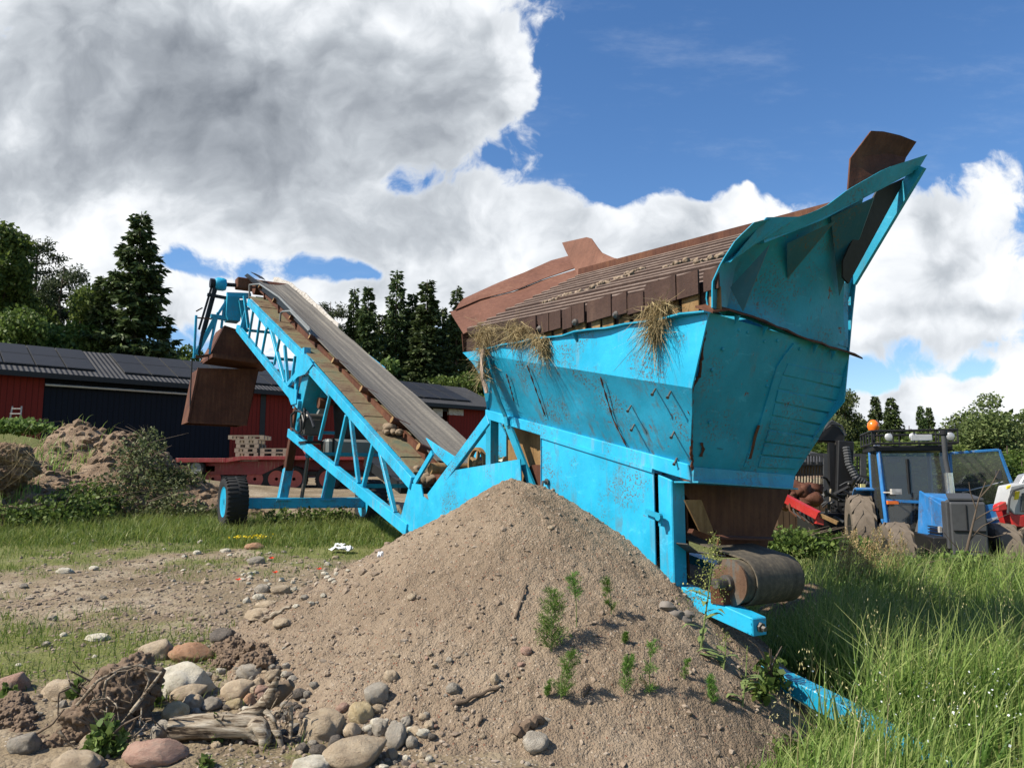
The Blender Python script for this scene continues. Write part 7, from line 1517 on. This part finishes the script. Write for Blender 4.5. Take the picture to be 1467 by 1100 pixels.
# reed grass with brown plumes
M['plume'] = leaf_mat('reed_plume', (.30, .22, .10), (.46, .35, .17), (.60, .48, .26), .35)
def reeds(pts, label, seed):
    rng = np.random.default_rng(seed); b0 = pts[0][0]; root = thing('reed_grass', label, 'reed grass', b0, 'plumed reed grass in the right hand grass'); mb = MB(); Cs = []; Ds = []
    for (b, t) in pts:
        P(MB().tube(resample([b, b.lerp(t, .5), t], 6), .003, 5), 'stem', M['grass_stem'], root)
        for i in range(320): q = rng.uniform(.55, 1); c = b.lerp(t, q); r_ = .028 * math.sin(math.pi * min(1, (q - .55) / .47)) + .004; Cs.append(np.array(c) + rng.normal(0, 1, 3) * np.array((r_, r_, .02))); Ds.append(np.array((rng.normal(0, .3), rng.normal(0, .3), 1)))
    V, Fq = leafquads(np.array(Cs), .032, rng, np.array(Ds), .5, .3); np_obj('plumes', V - np.array(b0), Fq, M['plume'], parent=root, attrs={'rnd': np.repeat(rng.random(len(Cs)), 4)}, smooth=False)
def rset(lst, Y): return [(aY(x - (x2 - x) * .5, y + 70, Y), aY(x2, y2, Y)) for (x, y, x2, y2) in lst]
reeds(rset([(1203, 860, 1212, 757), (1208, 865, 1222, 762), (1210, 850, 1226, 758), (1206, 855, 1218, 780), (1200, 850, 1206, 775)], 10.2), 'leftmost clump of brown plumed reed grass, three stems', 1)
reeds(rset([(1226, 870, 1240, 770), (1228, 865, 1252, 757), (1232, 860, 1262, 755), (1236, 868, 1246, 780), (1240, 860, 1258, 772), (1230, 860, 1234, 790), (1238, 860, 1266, 768), (1228, 850, 1228, 775)], 10.0), 'thickest middle clump of brown plumed reed grass', 2)
reeds(rset([(1272, 850, 1276, 762), (1276, 860, 1292, 765), (1268, 858, 1284, 780), (1274, 855, 1298, 778), (1266, 850, 1270, 785)], 10.4), 'thinner right clump of plumed reed grass before the tractor', 3)
# poppies, yellow flowers
kk = NT('poppy_red'); M['poppy'] = kk.out((.72, .05, .015), .6, 0, None, .2, .3); kk = NT('yellow_petal'); M['yellow'] = kk.out((.78, .58, .03), .6, 0, None, .2, .3)
for (px, py, h_, lab) in ((388, 812, 26, 'tallest red poppy on the stony strip'), (394, 826, 12, 'low red poppy just right of the tallest one'), (457, 822, 14, 'red poppy farthest right near the sand heap'), (341, 836, 10, 'small red poppy left of the others')):
    b = hit(px, py + h_ * .6); s_ = h_ / F * b.y; root = thing('poppy', lab, 'flower', b); P(MB().tube([b, b + ZV * s_], .003, 5), 'stem', M['grass_stem'], root)
    mb = MB()
    for i in range(4): a = i * 1.57; d = Vector((math.cos(a), math.sin(a), .4)); sd = Vector((-d.y, d.x, 0)); mb.add([b + ZV * s_, b + ZV * s_ + d * .022 - sd * .018, b + ZV * (s_ + .008) + d * .036, b + ZV * s_ + d * .022 + sd * .018], [(0, 1, 2, 3)])
    P(mb, 'petals', M['poppy'], root, fix=False)
for i, (px, py, lab) in enumerate(((349, 777, 'yellow flowers left of the orange stone'), (371, 775, 'yellow flowers just behind the orange stone'))):
    b = hit(px, py + 4); rng2 = np.random.default_rng(i); root = thing('yellow_flowers', lab, 'flower', b); C = np.array(b) + rng2.normal(0, 1, (40, 3)) * (.10, .1, .015) + (0, 0, .12); V, Fq = leafquads(C, .03, rng2, None, 0, .9); np_obj('blossom', V - np.array(b), Fq, M['yellow'], parent=root, smooth=False)
    P(MB().tube([b, b + ZV * .12], .004, 5), 'stem', M['grass_stem'], root)

# ------------------------------------------------------------ driftwood stump, root clod, sticks, litter
k = NT('grey_wood'); p = k.obj(); n1 = k.noise(k.scalev(p, (3.0, 40, 40)), 1, 6, .7, .4); n2 = k.noise(p, 6, 5, .6)
c = ramp(k, k.math('ADD', k.math('MULTIPLY', n1, .85), k.math('MULTIPLY', n2, .15)), [(.40, (.03, .02, .013)), (.45, (.16, .12, .08)), (.56, (.34, .29, .22)), (.68, (.50, .45, .37))]); M['wood'] = k.out(c, .85, 0, k.bump(n1, .9, .02), .2)
M['wood_dark'] = plain_mat('dark_root', (.11, .08, .055), .9, 0, .4, 30, .6); M['clod'] = plain_mat('root_clod_earth', (.135, .095, .065), .95, 0, .5, 22, .9)
def limb(name, pts, rad, mat, parent, n=12, seed=1, rough_=.16):
    pts = resample(pts, max(10, len(pts) * 4)); k_ = len(pts); mb = MB(); rs = [rad[0] + (rad[1] - rad[0]) * i / (k_ - 1) if len(rad) == 2 else float(np.interp(i / (k_ - 1), np.linspace(0, 1, len(rad)), rad)) for i in range(k_)]
    mb.tube(pts, rs, n)
    for q in range(len(mb.v)):
        i, j = divmod(q, n); c = pts[min(i, k_ - 1)]; v = Vector(mb.v[q]); e = float(fbm(i * .22 + seed, j * 1.1 + seed * 2, seed, 3)) + .5 * float(fbm(i * .05, j * 2.3, seed + 3, 2)); mb.v[q] = tuple(c + (v - c) * (1 + rough_ * 2.4 * e))
    return P(mb, name, mat, parent, smooth=True, ang=70)
pz = hit(315, 1062); DY = pz.y; q = lambda x, y, d=0.: aY(x, y, DY + d)
lg = thing('driftwood_stump', 'bleached grey tree stump with torn roots lying among the stones', 'tree stump', q(315, 1060))
limb('log', [q(246, 1044), q(275, 1042), q(320, 1039), q(360, 1040), q(380, 1050)], [.062, .070, .066, .062, .058], M['wood'], lg, 22, 2, .2)
limb('root', [q(350, 1045), q(372, 1038, -.03), q(379, 1056, -.06), q(377, 1076, -.08)], [.05, .05, .04, .02], M['wood'], lg, 12, 3)
limb('root', [q(345, 1032, .05), q(372, 1016, .06), q(386, 1000, .06), q(397, 970, .05)], [.05, .045, .035, .012], M['wood'], lg, 12, 4)
limb('root', [q(380, 1005, .06), q(410, 985, .1), q(418, 978, .1)], [.045, .05, .028], M['wood_dark'], lg, 12, 5)
limb('root', [q(416, 1010, .02), q(417, 1035, .0), q(416, 1058, -.03)], [.014, .013, .009], M['wood'], lg, 8, 6); limb('root', [q(385, 1035), q(398, 1050, -.04), q(405, 1075, -.05), q(398, 1096, -.05)], [.028, .022, .016, .01], M['wood'], lg, 8, 7); limb('root', [q(380, 1018), q(392, 1030, -.03), q(398, 1052, -.05)], [.016, .012, .006], M['wood'], lg, 8, 8)
limb('root', [q(330, 1066), q(300, 1074), q(268, 1072)], [.03, .045, .03], M['wood_dark'], lg, 12, 9)
for i in range(14): a = q(r8.uniform(385, 420), r8.uniform(990, 1060), r8.uniform(-.05, .08)); P(MB().tube(resample([a, a + Vector((r8.uniform(-.05, .05), 0, r8.uniform(-.05, .04))), a + Vector((r8.uniform(-.09, .09), r8.uniform(-.05, .05), r8.uniform(-.12, .06)))], 6), [.006, .005, .004, .003, .002, .001], 5), 'rootlet', M['wood_dark'] if i % 2 else M['wood'], lg)
pz = hit(140, 1075); CYD_ = pz.y + .12; q = lambda x, y, d=0.: aY(x, y, CYD_ + d)
rc = thing('root_clod', 'dark uprooted earth clod tangled with dry roots at the lower left', 'root clod', q(140, 1060))
mb = MB(); 
for i, (x, y, d, r_) in enumerate(((196, 965, .35, .12), (180, 980, .3, .13), (160, 1000, .22, .14), (140, 1015, .15, .13), (120, 1035, .1, .12), (185, 1010, .3, .12), (165, 1030, .2, .12), (105, 1055, .05, .10), (88, 1075, .0, .09), (70, 1088, -.02, .08), (140, 1048, .15, .11), (205, 985, .36, .09), (60, 1070, .1, .06), (150, 1062, .2, .09))): rock_bm(mb, q(x, y, d), r_, 40 + i, (1, .9, .85))
cl = P(mb, 'earth', M['clod'], rc, smooth=True, ang=60)
dsp = cl.modifiers.new('sub', 'SUBSURF'); dsp.levels = 2; dsp.render_levels = 2
tx = bpy.data.textures.new('clod_noise', 'CLOUDS'); tx.noise_scale = .05; tx.noise_depth = 4; dm = cl.modifiers.new('d', 'DISPLACE'); dm.texture = tx; dm.strength = .10; dm.mid_level = .5
tx2 = bpy.data.textures.new('crumb_noise', 'CLOUDS'); tx2.noise_scale = .016; tx2.noise_depth = 4
dm = cl.modifiers.new('d2', 'DISPLACE'); dm.texture = tx2; dm.strength = .03
r9 = random.Random(21)
def rt(pts, r_, m='wood', nm='root'): limb(nm, pts, [r_, r_ * .5], M[m], rc, 7, r9.randrange(99), .1)
rt([q(110, 1010, -.02), q(140, 975, .0), q(175, 957, .1), q(205, 952, .15), q(214, 975, .15), q(203, 1000, .1)], .010); rt([q(148, 1000, -.0), q(152, 975, .0), q(170, 962, .05), q(200, 958, .1)], .009); rt([q(206, 958, .1), q(232, 964, .1)], .012); rt([q(188, 1020, -.05), q(215, 985, .0), q(232, 962, .05)], .012)
rt([q(84, 1047, -.12), q(96, 1062, -.13), q(106, 1070, -.13)], .011); rt([q(92, 1090, -.12), q(100, 1072, -.13)], .008); rt([q(175, 1062, -.1), q(190, 1040, -.1), q(194, 1030, -.1)], .009, 'wood_dark'); rt([q(170, 1070, -.12), q(200, 1048, -.1), q(210, 1035, -.05)], .007); rt([q(50, 1052, -.05), q(75, 1037, -.1), q(92, 1015, -.05)], .008, 'wood_dark')
for i in range(34): 
    x, y = r9.uniform(95, 215), r9.uniform(955, 1070); a = q(x, y, r9.uniform(-.12, .1)); b = a + Vector((r9.uniform(-.14, .14), r9.uniform(-.08, .02), r9.uniform(-.14, .06))); rt([a, (a + b) / 2 + Vector((r9.uniform(-.05, .05), -.03, r9.uniform(-.03, .06))), b], r9.uniform(.003, .006), 'wood' if i % 3 == 0 else 'wood_dark')
# torn edge of the topsoil above the stones
mb = MB()
for i in range(26): rock_bm(mb, hit(r9.uniform(310, 400), 0 + r9.uniform(925, 958)) + ZV * r9.uniform(-.02, .05), r9.uniform(.03, .075), 70 + i)
sb = mb.build('soil_bank', M['clod'], None, smooth=True, ang=60); tag(sb, 'dark crumbling edge of topsoil between the orange slab and the sand', 'soil')
def crumble(o):
    m_ = o.modifiers.new('s', 'SUBSURF'); m_.render_levels = 2; m_.levels = 2; m_ = o.modifiers.new('d', 'DISPLACE'); m_.texture = tx; m_.strength = .06; m_ = o.modifiers.new('e', 'DISPLACE'); m_.texture = tx2; m_.strength = .03
crumble(sb)
mb = MB()
for i in range(16): rock_bm(mb, hit(r9.uniform(0, 45), r9.uniform(1008, 1045)) + ZV * r9.uniform(-.02, .02), r9.uniform(.04, .08), 100 + i)
crumble_ = mb.build('soil_bank', M['clod'], None, smooth=True, ang=60); crumble(crumble_); tag(crumble_, 'dark loose earth above the grey boulder at the left edge', 'soil')
def stick(px0, py0, px1, py1, r_, label, mat='wood_dark', lift=.01, name='stick'):
    a, b = hit(px0, py0) + ZV * lift, hit(px1, py1) + ZV * lift; m = (a + b) / 2; m.z = max(m.z, ztop(m.x, m.y) + r_ * .6); mb = MB(); pts = resample([a, m + Vector((.01, 0, .006)), b], 12); mb.tube([p + Vector((0, 0, .4 * r_ * math.sin(i * 1.7))) for i, p in enumerate(pts)], [r_ * (1 - .35 * i / 11) * (1 + .15 * math.sin(i * 2.1)) for i in range(12)], 8); tag(mb.build(name, M[mat], None, smooth=True), label, 'stick')
stick(648, 1016, 716, 987, .013, 'long brown stick lying across the lower sand slope'); stick(738, 888, 754, 840, .009, 'thin dark stick lying up the sand slope'); stick(376, 894, 418, 871, .020, 'weathered plank end beside the tilted slab', 'wood', .02, 'plank'); stick(740, 1058, 778, 1030, .035, 'dark rotten wood piece beside the rough grey stone', 'clod'); stick(843, 985, 836, 1000, .012, 'short grey root sticking out of the sand', 'wood_dark'); stick(690, 1030, 684, 1042, .01, 'short dark twig below the long stick')
# dead sapling before the tractor
ds = thing('dead_sapling', 'bare dead sapling leaning in the weeds before the tractor', 'sapling', aY(1370, 868, 11.5)); q = lambda x, y: aY(x, y, 11.5)
limb('stem', [q(1366, 870), q(1382, 800), q(1395, 745), q(1402, 715), q(1412, 690)], [.035, .03, .022, .012, .006], M['bark'], ds, 8, 3, .05)
for pts in (((1388, 775), (1405, 755), (1430, 742), (1448, 735)), ((1395, 745), (1412, 735), (1440, 720)), ((1384, 795), (1362, 775), (1352, 762)), ((1398, 728), (1390, 705), (1388, 690)), ((1392, 760), (1420, 770), (1440, 765)), ((1404, 712), (1420, 695), (1432, 672)), ((1380, 810), (1350, 795), (1330, 772)), ((1384, 790), (1408, 790), (1432, 800), (1450, 790))): limb('branch', [q(*p) for p in pts], [.012, .004], M['bark'], ds, 5, 3, .05)
# white litter and grey torn sheet
kk = NT('white_plastic'); M['litter'] = kk.out((.75, .76, .78), .5, 0, None, .4)
def scrap(px, py, w_, h_, mat, label, cat, seed, name):
    c = hit(px, py + h_ * .3); sx = w_ / F * c.y; sz = h_ / F * c.y; V = []; n = 14
    for j in range(n):
        for i in range(n): u_, v_ = i / (n - 1) - .5, j / (n - 1) - .5; V.append((c.x + u_ * sx, c.y + v_ * sx * .7, c.z + .01 + sz * (.45 + 1.1 * float(fbm(u_ * 5 + seed, v_ * 5, seed, 3)))))
    mb = MB(); mb.add(V, [(j * n + i, j * n + i + 1, (j + 1) * n + i + 1, (j + 1) * n + i) for j in range(n - 1) for i in range(n - 1)]); o = mb.build(name, mat, None, smooth=True, ang=25, fix=False); md = o.modifiers.new('t', 'SOLIDIFY'); md.thickness = .004; return tag(o, label, cat)
scrap(488, 788, 30, 11, M['litter'], 'crumpled white plastic scrap beside the green strip', 'litter', 3, 'plastic_scrap'); scrap(487, 782, 14, 8, M['litter'], 'smaller white scrap just behind the crumpled one', 'litter', 5, 'plastic_scrap'); scrap(545, 798, 8, 14, M['litter'], 'pale scrap standing in the grass at the sand heap edge', 'litter', 6, 'plastic_scrap')
M['greysheet'] = plain_mat('grey_torn_sheet', (.17, .15, .13), .8, 0, .3, 20)
c = aY(968, 880, 5.55)
mb = MB()
for i, (x, y, r_) in enumerate(((956, 868, .05), (966, 880, .065), (978, 888, .06), (985, 880, .04), (972, 893, .05))): rock_bm(mb, aY(x, y, 5.5), r_, 130 + i, (1.2, .8, .7))
tag(mb.build('torn_sheet', M['greysheet'], None, smooth=True, ang=40), 'grey crumpled sheet between the sand crest and the blue post', 'sheet')
ec = aY(1160, 800, 9.6)
eh = gridmesh('earth_heap', np.arange(ec.x - 1.4, ec.x + 1.4, .03), np.arange(8.2, 11, .03), lambda x, y: hbase(x, y) - .12 + (ec.z - .1) * np.exp(-(((x - ec.x) / .75) ** 2 + ((y - 9.6) / .7) ** 2)) + .22 * fbm(x * 2, y * 2, 150, 4) + .06 * fbm(x * 9, y * 9, 151, 3), M['earth'], keep=lambda X, Y, Z: Z > hground(X, Y) - .05)
tag(eh, 'dark low earth heap in the shade behind the drum', 'earth heap')
# dried root ball at the far left
b = aY(18, 655, 14.6); heap('root_ball', 'round earth root ball with dry straw at the left edge', 'root ball', [(b, .36), (b + Vector((-.4, 0, -.1)), .36), (b + Vector((.2, 0, -.2)), .3), (b + Vector((-.2, 0, -.35)), .4)], M['earth'])
for m_n, tx_n, st_n in (('s', None, 0), ('d', tx, .18), ('e', tx2, .06)):
    ro_ = [o for o in scene.objects if o.name == 'root_ball'][0]; m_ = ro_.modifiers.new(m_n, 'DISPLACE' if tx_n else 'SUBSURF')
    if tx_n: m_.texture = tx_n; m_.strength = st_n
    else: m_.levels = m_.render_levels = 2
straw('straw_tuft', 'dry white straw fanning over the root ball', [((b.x + .35, b.y - .45, b.z + .2), .12), ((b.x + .5, b.y - .4, b.z - .05), .12), ((b.x - .2, b.y - .5, b.z), .2)], 40, .5, 9)
tag(bpy.context.scene.objects['straw_tuft'], None, None, 'straw on the root ball')
